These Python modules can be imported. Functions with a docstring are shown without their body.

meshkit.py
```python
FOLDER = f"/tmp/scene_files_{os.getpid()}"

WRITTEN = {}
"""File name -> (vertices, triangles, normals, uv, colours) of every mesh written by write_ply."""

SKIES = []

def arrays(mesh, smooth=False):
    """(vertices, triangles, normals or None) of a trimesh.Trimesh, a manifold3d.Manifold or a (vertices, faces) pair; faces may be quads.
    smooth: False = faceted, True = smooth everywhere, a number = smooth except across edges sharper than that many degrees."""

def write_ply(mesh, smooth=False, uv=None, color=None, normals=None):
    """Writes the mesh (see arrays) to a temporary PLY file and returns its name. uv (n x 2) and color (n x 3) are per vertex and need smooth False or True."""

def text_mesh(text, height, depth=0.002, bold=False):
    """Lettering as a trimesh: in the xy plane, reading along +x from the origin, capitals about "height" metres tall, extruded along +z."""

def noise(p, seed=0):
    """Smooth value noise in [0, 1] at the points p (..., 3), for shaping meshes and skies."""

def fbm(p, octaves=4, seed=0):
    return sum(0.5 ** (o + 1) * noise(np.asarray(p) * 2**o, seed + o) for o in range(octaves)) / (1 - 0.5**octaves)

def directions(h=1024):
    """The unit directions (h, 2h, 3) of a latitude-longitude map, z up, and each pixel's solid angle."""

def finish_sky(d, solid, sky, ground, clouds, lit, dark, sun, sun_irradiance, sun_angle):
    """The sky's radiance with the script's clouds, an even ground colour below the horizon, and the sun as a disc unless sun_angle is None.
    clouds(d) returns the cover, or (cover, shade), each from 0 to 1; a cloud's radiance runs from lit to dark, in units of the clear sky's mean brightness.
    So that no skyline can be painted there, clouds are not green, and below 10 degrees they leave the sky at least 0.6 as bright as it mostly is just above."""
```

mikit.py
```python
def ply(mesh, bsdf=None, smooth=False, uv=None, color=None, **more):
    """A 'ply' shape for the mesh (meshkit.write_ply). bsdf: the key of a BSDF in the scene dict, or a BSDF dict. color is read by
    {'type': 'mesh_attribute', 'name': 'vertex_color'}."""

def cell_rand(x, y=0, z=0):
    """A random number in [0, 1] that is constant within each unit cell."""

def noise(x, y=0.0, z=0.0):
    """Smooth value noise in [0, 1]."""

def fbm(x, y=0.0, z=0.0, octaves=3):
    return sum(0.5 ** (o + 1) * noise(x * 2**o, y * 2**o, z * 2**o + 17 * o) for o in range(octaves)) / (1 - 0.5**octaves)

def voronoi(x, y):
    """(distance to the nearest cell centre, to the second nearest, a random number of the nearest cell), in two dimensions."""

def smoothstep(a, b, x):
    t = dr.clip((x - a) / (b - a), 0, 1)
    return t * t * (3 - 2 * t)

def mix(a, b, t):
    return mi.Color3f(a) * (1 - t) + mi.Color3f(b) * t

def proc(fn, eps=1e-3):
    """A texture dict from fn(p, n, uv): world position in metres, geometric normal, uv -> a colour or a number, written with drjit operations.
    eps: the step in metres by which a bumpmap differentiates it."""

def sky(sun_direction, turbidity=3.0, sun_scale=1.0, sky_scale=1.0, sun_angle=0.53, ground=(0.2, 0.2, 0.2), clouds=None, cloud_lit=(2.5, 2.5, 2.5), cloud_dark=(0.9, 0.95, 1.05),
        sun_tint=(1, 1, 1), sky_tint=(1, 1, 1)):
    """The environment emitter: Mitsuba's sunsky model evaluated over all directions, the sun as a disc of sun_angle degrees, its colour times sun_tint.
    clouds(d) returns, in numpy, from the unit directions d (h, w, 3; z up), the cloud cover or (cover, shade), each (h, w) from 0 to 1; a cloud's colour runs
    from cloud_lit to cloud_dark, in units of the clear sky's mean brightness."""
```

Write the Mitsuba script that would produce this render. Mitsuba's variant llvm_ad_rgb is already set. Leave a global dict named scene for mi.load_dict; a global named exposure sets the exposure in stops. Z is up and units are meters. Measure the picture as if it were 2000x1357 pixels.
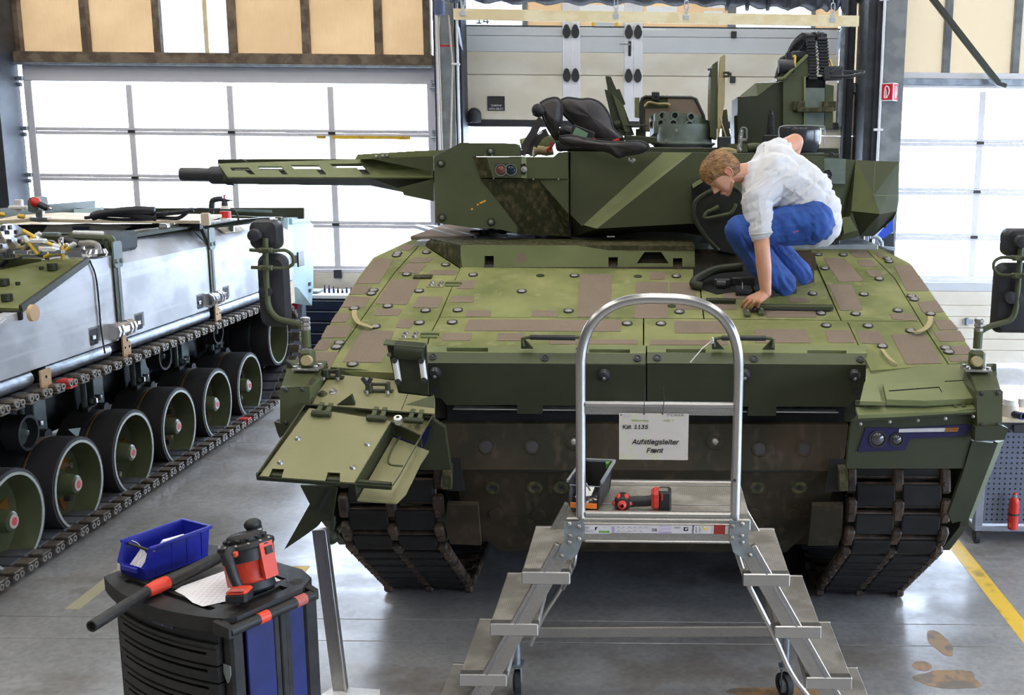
import math, random, numpy as np, trimesh, mitsuba as mi, mikit, meshkit
import drjit as dr
from shapely.geometry import Polygon
from mikit import proc, noise, fbm, smoothstep, mix, cell_rand, voronoi
random.seed(7); RNG = np.random.default_rng(7)
V = lambda *a: np.array(a, float)
T4 = mi.ScalarTransform4f

# ---------------------------------------------------------------- camera, sky, large lights, exposure
F, CX, CY, CAMH, ROLL = 2050.0, 1262.0, 678.5, 2.70, math.atan(.009)
PITCH = math.atan((CY - 305) / F)
EYE = V(0, 0, CAMH)
FW = V(0, math.cos(PITCH), -math.sin(PITCH)); _u = np.cross(V(1, 0, 0), FW)
RT = V(1, 0, 0) * math.cos(ROLL) + _u * math.sin(ROLL); UP = -V(1, 0, 0) * math.sin(ROLL) + _u * math.cos(ROLL)
exposure = -0.08
scene, labels = {}, {}
scene['camera'] = {'type': 'perspective', 'fov': math.degrees(2 * math.atan(1000 / F)), 'fov_axis': 'x', 'near_clip': .05, 'far_clip': 400.,
    'principal_point_offset_x': (1000 - CX) / 2000, 'principal_point_offset_y': 0.0,
    'to_world': T4().look_at(origin=EYE.tolist(), target=(EYE + FW).tolist(), up=UP.tolist())}
scene['sky'] = mikit.sky([-.25, .75, .62], turbidity=6., sun_scale=0.0, sky_scale=75.0, ground=(.45, .45, .45),
    clouds=lambda d: (np.full(d.shape[:2], .97), .25 * meshkit.fbm(d * 3., 3)), cloud_lit=(1.03, 1.25, 1.6), cloud_dark=(.88, 1.07, 1.42))
SKYLIGHT = 6.0     # radiance of the daylight strips in the hall roof
LAMP = 14.0

def at(px, py, X=None, Y=None, Z=None):
    """The point at distance Y (or height Z, or offset X) that stands at photo position (px, py)."""
    d = FW + RT * (px - CX) / F - UP * (py - CY) / F
    t = (Y - EYE[1]) / d[1] if Y is not None else (Z - EYE[2]) / d[2] if Z is not None else (X - EYE[0]) / d[0]
    return EYE + d * t
def on(px, py, p0, n):
    """The point on the plane through p0 with normal n."""
    d = FW + RT * (px - CX) / F - UP * (py - CY) / F; n = np.asarray(n, float)
    return EYE + d * (np.dot(np.asarray(p0) - EYE, n) / np.dot(d, n))

# ---------------------------------------------------------------- naming
_used = {}
def numbered(key):
    n = _used.get(key, -1) + 1; _used[key] = n
    return key if n == 0 else '%s_%03d' % (key, n)
def thing(name, label=None, cat=None, group=None, kind=None):
    key = numbered(name); d = {}
    if label: d['label'] = label
    if cat: d['category'] = cat
    if group: d['group'] = group
    if kind: d['kind'] = kind
    labels[key] = d
    return key
def G(mesh, mat, smooth=False, **k): return mikit.ply(mesh, 'bsdf_'+mat, smooth, **k)
def _put(key, mesh, mat, smooth, tw):
    if not isinstance(mesh, dict): mesh = G(mesh, mat, smooth)
    if tw is not None:
        mesh = {**mesh, 'to_world': tw if not isinstance(tw, np.ndarray) else T4(tw.tolist())}
    scene[key] = mesh
    return key
def P(parent, name, mesh, mat=None, smooth=False, label=None, tw=None, kind=None):
    key = numbered(parent + '__' + name)
    if label or kind: labels[key] = {**({'label': label} if label else {}), **({'kind': kind} if kind else {})}
    return _put(key, mesh, mat, smooth, tw)
def one(name, mesh, mat, label=None, cat=None, smooth=False, group=None, kind=None, tw=None):
    return _put(thing(name, label, cat, group, kind), mesh, mat, smooth, tw)
def struct(name, mesh, mat, label=None, smooth=False): return one(name, mesh, mat, label, None, smooth, None, 'structure')

# ---------------------------------------------------------------- mesh helpers
cat_ = trimesh.util.concatenate
def J(*ms): return cat_([m for m in ms if m is not None])
def hullm(pts):
    return trimesh.convex.convex_hull(np.asarray(pts, float))
def bx(c, s, ch=None):
    c, s = np.asarray(c, float), np.asarray(s, float)
    ch = min(.006, .2 * s.min()) if ch is None else min(ch, .45 * s.min())
    if ch <= 0: return trimesh.creation.box(s, trimesh.transformations.translation_matrix(c))
    h = s / 2; pts = []
    for sx in (-1, 1):
        for sy in (-1, 1):
            for sz in (-1, 1):
                q = V(sx, sy, sz)
                for k in range(3):
                    o = h - ch; o[k] = h[k]; pts.append(c + q * o)
    return hullm(pts)
def bb(x0, x1, y0, y1, z0, z1, ch=None): return bx(((x0+x1)/2, (y0+y1)/2, (z0+z1)/2), (abs(x1-x0), abs(y1-y0), abs(z1-z0)), ch)
def frame(a, b, up=(0, 0, 1)):
    a, b = np.asarray(a, float), np.asarray(b, float); z = b - a; L = np.linalg.norm(z); z = z / L
    x = np.cross(up, z)
    if np.linalg.norm(x) < 1e-6: x = np.cross((0, 1, 0.01), z)
    x /= np.linalg.norm(x); M = np.eye(4); M[:3, 0], M[:3, 1], M[:3, 2], M[:3, 3] = x, np.cross(z, x), z, a
    return M, L
def bar(a, b, w, h, up=(0, 0, 1), ch=None):
    """box from a to b; w across (horizontal if up is z), h along up"""
    M, L = frame(a, b, up); m = bx((0, 0, L/2), (w, h, L), ch); m.apply_transform(M); return m
def cyl(a, b, r, n=20, r2=None):
    M, L = frame(a, b); t = np.arange(n) * 2 * np.pi / n; r2 = r if r2 is None else r2
    c, s = np.cos(t), np.sin(t)
    v = np.vstack([np.c_[r*c, r*s, 0*t], np.c_[r2*c, r2*s, 0*t + L], [[0, 0, 0], [0, 0, L]]]); i = np.arange(n); j = (i+1) % n
    f = np.vstack([np.c_[i, j, j+n], np.c_[i, j+n, i+n], np.c_[j, i, 0*i+2*n], np.c_[i+n, j+n, 0*i+2*n+1]])
    m = trimesh.Trimesh(v, f, process=False); m.apply_transform(M); return m
def lathe(prof, o=(0, 0, 0), ax=(0, 0, 1), n=32):
    """prof: (radius, height) pairs, closed automatically at the axis"""
    p = np.asarray(prof, float); M, _ = frame(o, np.asarray(o, float) + np.asarray(ax, float)); t = np.arange(n) * 2*np.pi/n; k = len(p)
    v = np.stack([p[:, None, 0]*np.cos(t), p[:, None, 0]*np.sin(t), np.repeat(p[:, 1:2], n, 1)], -1).reshape(-1, 3)
    i, j = np.meshgrid(np.arange(k-1), np.arange(n), indexing='ij'); a = i*n+j; b = i*n+(j+1) % n
    f = np.vstack([np.stack([a, b, b+n], -1).reshape(-1, 3), np.stack([a, b+n, a+n], -1).reshape(-1, 3)])
    m = trimesh.Trimesh(v, f, process=False); m.apply_transform(M); return m
def ring(o, ax, r_out, r_in, w, n=40): return lathe([(r_in, -w/2), (r_out, -w/2), (r_out, w/2), (r_in, w/2), (r_in, -w/2)], o, ax, n)
def tube(pts, r, n=10, flat=1.0):
    p = np.asarray(pts, float); k = len(p); t = np.gradient(p, axis=0); t /= np.linalg.norm(t, axis=1, keepdims=True)+1e-12
    r = np.broadcast_to(r, (k,)); a = np.cross(t[0], (0, 0, 1) if abs(t[0][2]) < .9 else (1, 0, 0)); A = []
    for q in t:
        a = a - q*np.dot(a, q); a /= np.linalg.norm(a); A.append(a)
    A = np.array(A); B = np.cross(t, A); g = np.arange(n)*2*np.pi/n
    v = p[:, None] + r[:, None, None]*(np.cos(g)[None, :, None]*A[:, None] + flat*np.sin(g)[None, :, None]*B[:, None]); v = v.reshape(-1, 3)
    i, j = np.meshgrid(np.arange(k-1), np.arange(n), indexing='ij'); q0 = i*n+j; q1 = i*n+(j+1) % n
    f = np.vstack([np.stack([q0, q1, q1+n], -1).reshape(-1, 3), np.stack([q0, q1+n, q0+n], -1).reshape(-1, 3)])
    v = np.vstack([v, p[:1], p[-1:]]); jj = np.arange(n); e = (jj+1) % n; b = (k-1)*n
    f = np.vstack([f, np.c_[e, jj, 0*jj+k*n], np.c_[b+jj, b+e, 0*jj+k*n+1]])
    return trimesh.Trimesh(v, f, process=False)
def fillet(pts, r, n=6):
    p = [np.asarray(q, float) for q in pts]; out = [p[0]]
    for a, b, c in zip(p, p[1:], p[2:]):
        u, w = (a-b)/np.linalg.norm(a-b), (c-b)/np.linalg.norm(c-b); rr = min(r, .45*np.linalg.norm(a-b), .45*np.linalg.norm(c-b))
        for s in np.linspace(0, 1, n): out.append((1-s)**2*(b+u*rr) + 2*s*(1-s)*b + s*s*(b+w*rr))
    return np.array(out + [p[-1]])
def spline(pts, n=8):
    p = np.asarray(pts, float); p = np.vstack([2*p[0]-p[1], p, 2*p[-1]-p[-2]]); out = []
    for i in range(1, len(p)-2):
        for s in np.linspace(0, 1, n, endpoint=False):
            a, b, c, d = p[i-1:i+3]; out.append(.5*((2*b)+(c-a)*s+(2*a-5*b+4*c-d)*s*s+(3*b-a-3*c+d)*s**3))
    return np.array(out+[p[-2]])
def plate(pts, t, out=(0, -1, 0), holes=(), round_=0):
    """a flat plate: 3D outline (made planar), thickness t behind its outer face, OUT tells the outer side"""
    p = np.asarray(pts, float); c = p.mean(0); nrm = sum(np.cross(p[i]-c, p[(i+1) % len(p)]-c) for i in range(len(p))); nrm /= np.linalg.norm(nrm)
    if np.dot(nrm, out) < 0: nrm = -nrm
    x = p[1]-p[0]; x -= nrm*np.dot(x, nrm); x /= np.linalg.norm(x); y = np.cross(nrm, x)
    f2 = lambda q: np.c_[(np.asarray(q)-c) @ x, (np.asarray(q)-c) @ y]
    g = Polygon(f2(p), [f2(h) for h in holes])
    if not g.is_valid: g = g.buffer(0)
    if round_: g = g.buffer(-round_).buffer(round_, quad_segs=4)
    m = trimesh.creation.extrude_polygon(g, t, engine='earcut'); M = np.eye(4); M[:3, 0], M[:3, 1], M[:3, 2], M[:3, 3] = x, y, nrm, c-nrm*t
    m.apply_transform(M); return m
def prism(pts, a0, a1, axis='x'):
    """extrude a 2D outline along an axis: x -> outline (y,z); y -> (x,z); z -> (x,y)"""
    d = {'x': lambda q, a: (a, q[0], q[1]), 'y': lambda q, a: (q[0], a, q[1]), 'z': lambda q, a: (q[0], q[1], a)}[axis]
    out = {'x': (1, 0, 0), 'y': (0, 1, 0), 'z': (0, 0, 1)}[axis]
    return plate([d(q, a1) for q in pts], a1-a0, out)
def rrect(cx, cy, w, h, r, n=5):
    pts = []
    for (sx, sy, a0) in ((1, 1, 0), (-1, 1, 90), (-1, -1, 180), (1, -1, 270)):
        for a in np.linspace(a0, a0+90, n):
            pts.append((cx+sx*(w/2-r)+r*math.cos(math.radians(a)), cy+sy*(h/2-r)+r*math.sin(math.radians(a))))
    return pts
def orient(n, o, up=(0, 0, 1)):
    """matrix taking +z to n at o"""
    M, _ = frame(o, np.asarray(o, float)+np.asarray(n, float), up); return M
def tm(m, M): m = m.copy(); m.apply_transform(M); return m
def ball(c, r, s=(1, 1, 1), sub=2):
    m = trimesh.creation.icosphere(sub, r); m.apply_scale(s); m.apply_translation(c); return m
def loft(sections, caps=True):
    """skin through closed rings of equal point count"""
    s = np.asarray(sections, float); k, n = s.shape[:2]; v = s.reshape(-1, 3)
    i, j = np.meshgrid(np.arange(k-1), np.arange(n), indexing='ij'); a = i*n+j; b = i*n+(j+1) % n
    f = np.vstack([np.stack([a, b, b+n], -1).reshape(-1, 3), np.stack([a, b+n, a+n], -1).reshape(-1, 3)])
    if caps:
        v = np.vstack([v, s[0].mean(0), s[-1].mean(0)]); j = np.arange(n); e = (j+1) % n; q = (k-1)*n
        f = np.vstack([f, np.c_[e, j, 0*j+k*n], np.c_[q+j, q+e, 0*j+k*n+1]])
    m = trimesh.Trimesh(v, f, process=False)
    return m
def slab(pts, d=(0, .08, 0)):
    """a facet whose corners may lie at different depths, closed off behind by its copy shifted by d"""
    ax = [1, 2] if np.argmax(np.abs(d)) == 0 else [0, 2]
    p = np.asarray(pts, float); k = len(p); v2, f = trimesh.creation.triangulate_polygon(Polygon(p[:, ax]), engine='earcut')
    ids = [int(np.argmin(np.linalg.norm(p[:, ax]-q, axis=1))) for q in v2]; f = np.array([[ids[i] for i in r] for r in f])
    v = np.vstack([p, p+np.asarray(d, float)]); i = np.arange(k); j = (i+1) % k
    return trimesh.Trimesh(v, np.vstack([f, f[:, ::-1]+k, np.c_[i, j, j+k], np.c_[i, j+k, i+k]]), process=False)
hexhead = lambda r, h: cyl((0, 0, 0), (0, 0, h), r, 6)

# ---------------------------------------------------------------- materials
def rgb(*c): return {'type': 'rgb', 'value': [float(x) for x in c]}
def srgb(h):
    h = h.lstrip('#'); c = [int(h[i:i+2], 16)/255 for i in (0, 2, 4)]
    return [x/12.92 if x <= .04045 else ((x+.055)/1.055)**2.4 for x in c]
def M(key, col, rough=.5, metal=0., spec=.5, two=True, **k):
    c = col if isinstance(col, dict) else rgb(*(srgb(col) if isinstance(col, str) else col))
    d = {'type': 'principled', 'base_color': c, 'roughness': rough, 'metallic': metal, **({} if metal else {'specular': spec}), **k}
    scene['bsdf_'+key] = {'type': 'twosided', 'bsdf': d} if two else d
    return key
OP = lambda x: dr.opaque(mi.Float, float(x))
def OC(c): return mi.Color3f(OP(c[0]), OP(c[1]), OP(c[2]))
def grime(a, b, s, lo=.35, hi=.7, oct_=4):
    """two tones blended by noise; the numbers are kept as data so that all such materials share one kernel"""
    a, b, s, lo, hi = OC(srgb(a)), OC(srgb(b)), OP(s), OP(lo), OP(hi)
    def fn(p, n, uv):
        t = smoothstep(lo, hi, fbm(p.x*s, p.y*s, p.z*s, oct_)); return a*(1-t)+b*t
    return proc(fn)
# ---------------------------------------------------------------- room
def floor_fn(p, n, uv):
    a = fbm(p.x*.9, p.y*.7, 3., 5); b = fbm(p.x*5., p.y*9., 1., 4); c = fbm(p.x*38., p.y*38., 5., 3)
    col = mix([.185, .180, .174], [.265, .260, .254], smoothstep(.3, .72, a))
    col = mix(col, [.125, .095, .07], .55*smoothstep(.52, .8, fbm(p.x*1.7+9., p.y*2.6, 8., 4)))
    col = mix(col, [.25, .25, .25], .35*smoothstep(.58, .85, b))
    return col*(.84+.32*c)
def floor_rough(p, n, uv):
    return .15+.22*smoothstep(.3, .75, fbm(p.x*2.1, p.y*3.3, 4., 4))+.08*fbm(p.x*40., p.y*40., 1., 2)
M('concrete', proc(floor_fn), proc(floor_rough), spec=1.0, clearcoat=.7, clearcoat_gloss=.82)
M('joint', (.05, .05, .05), .9)
M('line_yellow', grime('#d9b23c', '#a98a3a', 9., .5, .8), .5, spec=.4)
M('line_worn', (.30, .27, .17), .6)
M('dried_mud', grime('#9a7a55', '#75695c', 14., .4, .7), .55)
M('wall_paint', (.62, .58, .50), .7)
M('ceiling_paint', (.16, .16, .165), .8)
M('hall_dark', (.10, .10, .105), .8)
M('steel_grey', grime('#6d7072', '#808383', 6.), .5, spec=.4)
M('steel_dark', grime('#22252a', '#2e3136', 5.), .55)
M('steel_brown', grime('#5a4a3c', '#7b6c5a', 7.), .55)
M('galv', grime('#8d959d', '#a9b1b8', 12.), .38, metal=.75)
M('door_beige', grime('#d4ccbb', '#cac0ac', 3.), .55)
M('door_grey', (.50, .51, .51), .5)
M('door_frame', (.66, .64, .68), .42)
M('door_white', (.70, .69, .70), .45)
M('rubber', (.018, .018, .02), .65)
M('black_plastic', (.022, .022, .024), .42)
M('pine', grime('#d8c69a', '#e2d5b0', 8.), .6)
M('rope_beige', (.45, .40, .33), .8)
scene['bsdf_pane_clear'] = {'type': 'thindielectric', 'int_ior': 1.35, 'ext_ior': 1.0}
def paper_fn(p, n, uv):
    c = mix([.200, .122, .058], [.176, .105, .049], smoothstep(.3, .7, fbm(p.x*1.3, p.z*2.2, 2., 4)))
    return c*(.96+.08*noise(p.x*110., p.z*14., 3.))
scene['bsdf_pane_paper'] = {'type': 'principledthin', 'base_color': proc(paper_fn), 'roughness': .6, 'diff_trans': 1.1, 'spec_trans': 0., 'eta': 1.3}
scene['bsdf_pane_pale'] = {'type': 'principledthin', 'base_color': rgb(.205, .155, .095), 'roughness': .6, 'diff_trans': 1.15, 'spec_trans': 0., 'eta': 1.3}
scene['bsdf_pane_white'] = {'type': 'principledthin', 'base_color': rgb(.33, .335, .325), 'roughness': .6, 'diff_trans': 1.2, 'spec_trans': 0., 'eta': 1.3}
WY = 13.8      # inner face of the rear wall

# floor: slabs with open joints
fl = thing('floor', kind='structure')
scene[fl] = G(bb(-16, 11, -9, 13.95, -.3, -.012, 0), 'joint')
ys = [-9, -3.5, 1.6, 5.52, 5.80, 9.6, 13.93]
xs = [-16, -10.2, -5.2, 11]
for a, b in zip(ys, ys[1:]):
    for c, d in zip(xs, xs[1:]): P(fl, 'slab', bb(c+.003, d-.003, a+.003, b-.003, -.012, 0, .002), 'concrete')
P(fl, 'marking_line', bb(2.155, 2.265, 4.2, 7.35, 0, .0015, 0), 'line_yellow', label='yellow floor line right of the vehicle')
P(fl, 'marking_line', bb(-2.33, -2.22, 5.62, 6.6, 0, .0015, 0), 'line_yellow', label='short yellow floor line left of the vehicle')
P(fl, 'marking_line', bb(-3.47, -3.38, 5.9, 7.2, 0, .0012, 0), 'line_worn', label='worn faint yellow floor line beside the tracks')
def blob(cx, cy, rx, ry, seed):
    t = np.arange(26)*2*np.pi/26; r = 1+.28*(meshkit.noise(np.c_[np.cos(t)*1.6, np.sin(t)*1.6, 0*t+seed])-.5)*2
    return prism(np.c_[cx+rx*r*np.cos(t), cy+ry*r*np.sin(t)], 0, .001, 'z')
for (px, py, rx, ry, s) in ((1835, 1255, .06, .16, 1), (1850, 1325, .17, .10, 2), (1800, 1300, .05, .05, 5), (1545, 1352, .3, .05, 9)):
    q = at(px, py, Z=0); P(fl, 'mud_stain', blob(q[0], q[1], rx, ry, s), 'dried_mud')

# outside yard seen through the panes
M('yard', (.55, .55, .54), .9)
struct('floor', bb(-60, 60, 14.1, 120, -.4, -.05, 0), 'yard', 'pale concrete yard outside the hall doors')

def wallbox(name, x0, x1, z0, z1, mat='wall_paint', y0=WY, y1=14.05): return struct(name, bb(x0, x1, y0, y1, z0, z1, 0), mat)
D1 = (-8.05, -2.72); D2 = (-2.42, 2.43); D3 = (2.86, 8.4)
w = thing('wall_back', kind='structure')
scene[w] = G(J(bb(-16, D1[0], WY, 14.05, 0, 9, 0), bb(D1[1], D2[0], WY, 14.05, 0, 9, 0), bb(D2[1]+.72, D3[0]+.1, WY, 14.05, 0, 9, 0), bb(D3[1], 11, WY, 14.05, 0, 9, 0),
    bb(D1[0], D1[1], WY, 14.05, 6.2, 9, 0), bb(D2[0], 3.2, WY, 14.05, 6.4, 9, 0), bb(2.9, D3[1], WY, 14.05, 6.4, 9, 0)), 'wall_paint')
struct('wall_left', bb(-16.2, -16, -9, 14.05, 0, 9, 0), 'hall_dark')
struct('wall_right', J(bb(11, 11.2, -9, 14.05, 0, 1.2, 0), bb(11, 11.2, -9, 14.05, 4.4, 9, 0), *[bb(11, 11.2, y, y+.5, 1.2, 4.4, 0) for y in (-9, -4, 1, 6, 13.5)]), 'hall_dark')
struct('wall_front', bb(-16, 11, -9.2, -9, 0, 9, 0), 'hall_dark')
ce = thing('ceiling', kind='structure')
scene[ce] = G(bb(-16.2, 11.2, -9.2, 14.05, 9, 9.2, 0), 'ceiling_paint')
# roof skylights (daylight) : real openings of the hall's roof, as glowing diffuser panels
scene['bsdf_skylight_white'] = {'type': 'diffuse', 'reflectance': rgb(.7, .7, .7)}
for x in (-11., -5.2, .6, 6.4):
    for y in (-5.5, -.4, 4.7, 9.6):
        k = P(ce, 'skylight', plate([(x-1.1, y-1.6, 8.98), (x+1.1, y-1.6, 8.98), (x+1.1, y+1.6, 8.98), (x-1.1, y+1.6, 8.98)], .02, (0, 0, -1)), 'skylight_white')
        scene[k]['emitter'] = {'type': 'area', 'radiance': rgb(SKYLIGHT*1.03, SKYLIGHT, SKYLIGHT*.93)}

def sectional(n, x0, x1, zs, panes_to, cols, zb, mat, y=WY-.08):
    """overhead door: zs = section joints from the top down; glazed down to panes_to, solid panels below"""
    d = thing('door_%d' % n, kind='structure'); pitch = (x1-x0-.10)/cols
    fr = [bb(x0, x0+.10, y, y+.05, zb, zs[0]), bb(x1-.10, x1, y, y+.05, zb, zs[0]), bb(x0, x1, y-.002, y+.05, zs[0]-.0, zs[0]+.19)]
    P(d, 'side_frame', fr[0], mat); P(d, 'side_frame', fr[1], mat); P(d, 'top_rail', fr[2], mat)
    for a, b in zip(zs, zs[1:]):
        P(d, 'rail', bb(x0+.1, x1-.1, y+.002, y+.05, b-.045, b-.002), mat)
        P(d, 'rail', bb(x0+.1, x1-.1, y+.006, y+.05, b+.002, b+.045), mat)
        for k in range(cols):
            xa = x0+.05+k*pitch
            if k: P(d, 'mullion', bb(xa-.04, xa+.04, y+.004, y+.05, b+.04, a-.04), mat)
            P(d, 'pane', plate([(xa+.0, y+.03, b), (xa+pitch, y+.03, b), (xa+pitch, y+.03, a), (xa, y+.03, a)], .004, (0, -1, 0)) if False else J(trimesh.Trimesh([(xa, y+.03, b), (xa+pitch, y+.03, b), (xa+pitch, y+.03, a), (xa, y+.03, a)], [[0, 1, 2], [0, 2, 3]])), 'pane_clear')
    for a, b in zip(zs[1:-1], zs[2:]):
        for k in range(1, cols): P(d, 'hinge', bb(x0+.05+k*pitch-.045, x0+.05+k*pitch+.045, y-.02, y+.004, a-.018, a+.018), 'black_plastic')
    zl = zs[-1]
    return d, y, zl
zs1 = [3.575, 2.955, 2.368, 1.79, 1.205]
d1, y1_, zl = sectional(1, -7.95, -2.72, zs1, 1, 4, 0, 'door_frame')
for a, b in ((1.16, .60), (.60, .03)): P(d1, 'panel', bb(-7.95, -2.72, y1_, y1_+.05, b+.004, a), 'door_beige')
for k in (1, 2, 3): P(d1, 'hinge', bb(-7.9+k*1.2825-.05, -7.9+k*1.2825+.05, y1_-.03, y1_, 1.09, 1.2), 'black_plastic')
for z in zs1[:4]:
    for x in (-7.99, -2.70): P(d1, 'roller', J(bb(x-.06, x+.06, y1_-.05, y1_, z+.0, z+.05), cyl((x-.07, y1_-.03, z-.05), (x+.03, y1_-.03, z-.05), .025)), 'galv', 30)
P(d1, 'tape', bb(-4.05, -3.05, y1_-.006, y1_+.002, 2.885, 2.925, 0), 'line_yellow'); P(d1, 'tape', bb(-4.25, -4.13, y1_-.006, y1_+.002, 2.885, 2.92, 0), 'line_yellow')
zs3 = [3.585, 2.905, 2.285, 1.70, 1.15]
d3, y3_, zl = sectional(3, 2.90, 8.24, zs3, 1, 4, 0, 'door_white')
for i, (a, b) in enumerate(((1.10, .985), (.985, .80), (.80, .65), (.65, .50), (.50, .35), (.35, .20), (.20, .03))):
    P(d3, 'panel', bb(2.90, 8.24, y3_, y3_+.05, b+.004, a), 'door_grey' if i == 0 else 'door_beige')
P(d3, 'lock', J(bb(4.18, 4.32, y3_-.02, y3_, .56, .62), bb(4.21, 4.25, y3_-.05, y3_, .54, .64)), 'galv')

# gate in the middle: raised overhead gate with a wicket door and a row of covered panes
d2 = thing('door_2', kind='structure'); y = WY-.1; zb = 3.09
zg = lambda py, px=1250: at(px, py, Y=y)[2]; xg = lambda px, py=100: at(px, py, Y=y)[0]
X = [D2[0]+.05, xg(1107), xg(1124), xg(1228), xg(1246), D2[1]-.03]
zt, zj, zk = 4.29, 3.70, 4.29
for (a, b) in ((X[0], X[1]-.03), (X[2]+.03, X[3]-.03), (X[4]+.03, X[5])):
    P(d2, 'panel', bb(a, b, y, y+.05, zj+.003, zt-.31), 'door_beige'); P(d2, 'panel', bb(a, b, y, y+.05, zb+.05, zj-.003), 'door_beige')
    P(d2, 'band', bb(a, b, y-.002, y+.05, zt-.31, zt-.115), 'door_grey'); P(d2, 'band', bb(a, b, y-.004, y+.05, zt-.112, zt), 'door_grey')
P(d2, 'backing', bb(X[0], X[5], y+.052, y+.06, zb, zt), 'door_beige')
for i in (1, 2, 3, 4):
    P(d2, 'post', bb(X[i]-.058, X[i]+.058, y-.008, y+.05, zb+.04, 5.0), 'door_white' if 1 else 'door_frame')
for x in (D2[0]-.02, D2[1]-.02): P(d2, 'side_frame', bb(x-.0, x+.09, y-.004, y+.05, zb, 5.0), 'galv')
P(d2, 'bottom_seal', bb(D2[0], D2[1], y-.01, y+.05, zb-.035, zb+.05), 'rubber')
for i in (1, 2, 3, 4):
    for z in (4.235, 3.70): P(d2, 'hinge_cap', tm(prism([(.052*math.cos(t)*(1 if math.sin(t) < .2 else .8), .085*math.sin(t)) for t in np.arange(14)*2*np.pi/14], -.03, 0, 'y'), trimesh.transformations.translation_matrix((X[i], y-.008, z))), 'black_plastic')
for (px, py) in ((1433, 68), (1431, 156)): q = at(px, py, Y=y); P(d2, 'hinge_cap', bb(q[0]-.035, q[0]+.035, y-.03, y, q[2]-.04, q[2]+.04), 'black_plastic')
q = at(1230, 95, Y=y); hd = P(d2, 'handle_plate', bb(q[0]-.018, q[0]+.018, y-.02, y, q[2]-.09, q[2]+.09), 'black_plastic')
P(d2, 'handle_lever', J(bar((q[0], y-.02, q[2]+.045), (q[0], y-.06, q[2]+.045), .018, .018), bar((q[0]+.01, y-.06, q[2]+.045), (q[0]-.13, y-.06, q[2]+.047), .02, .02)), 'galv')
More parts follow.
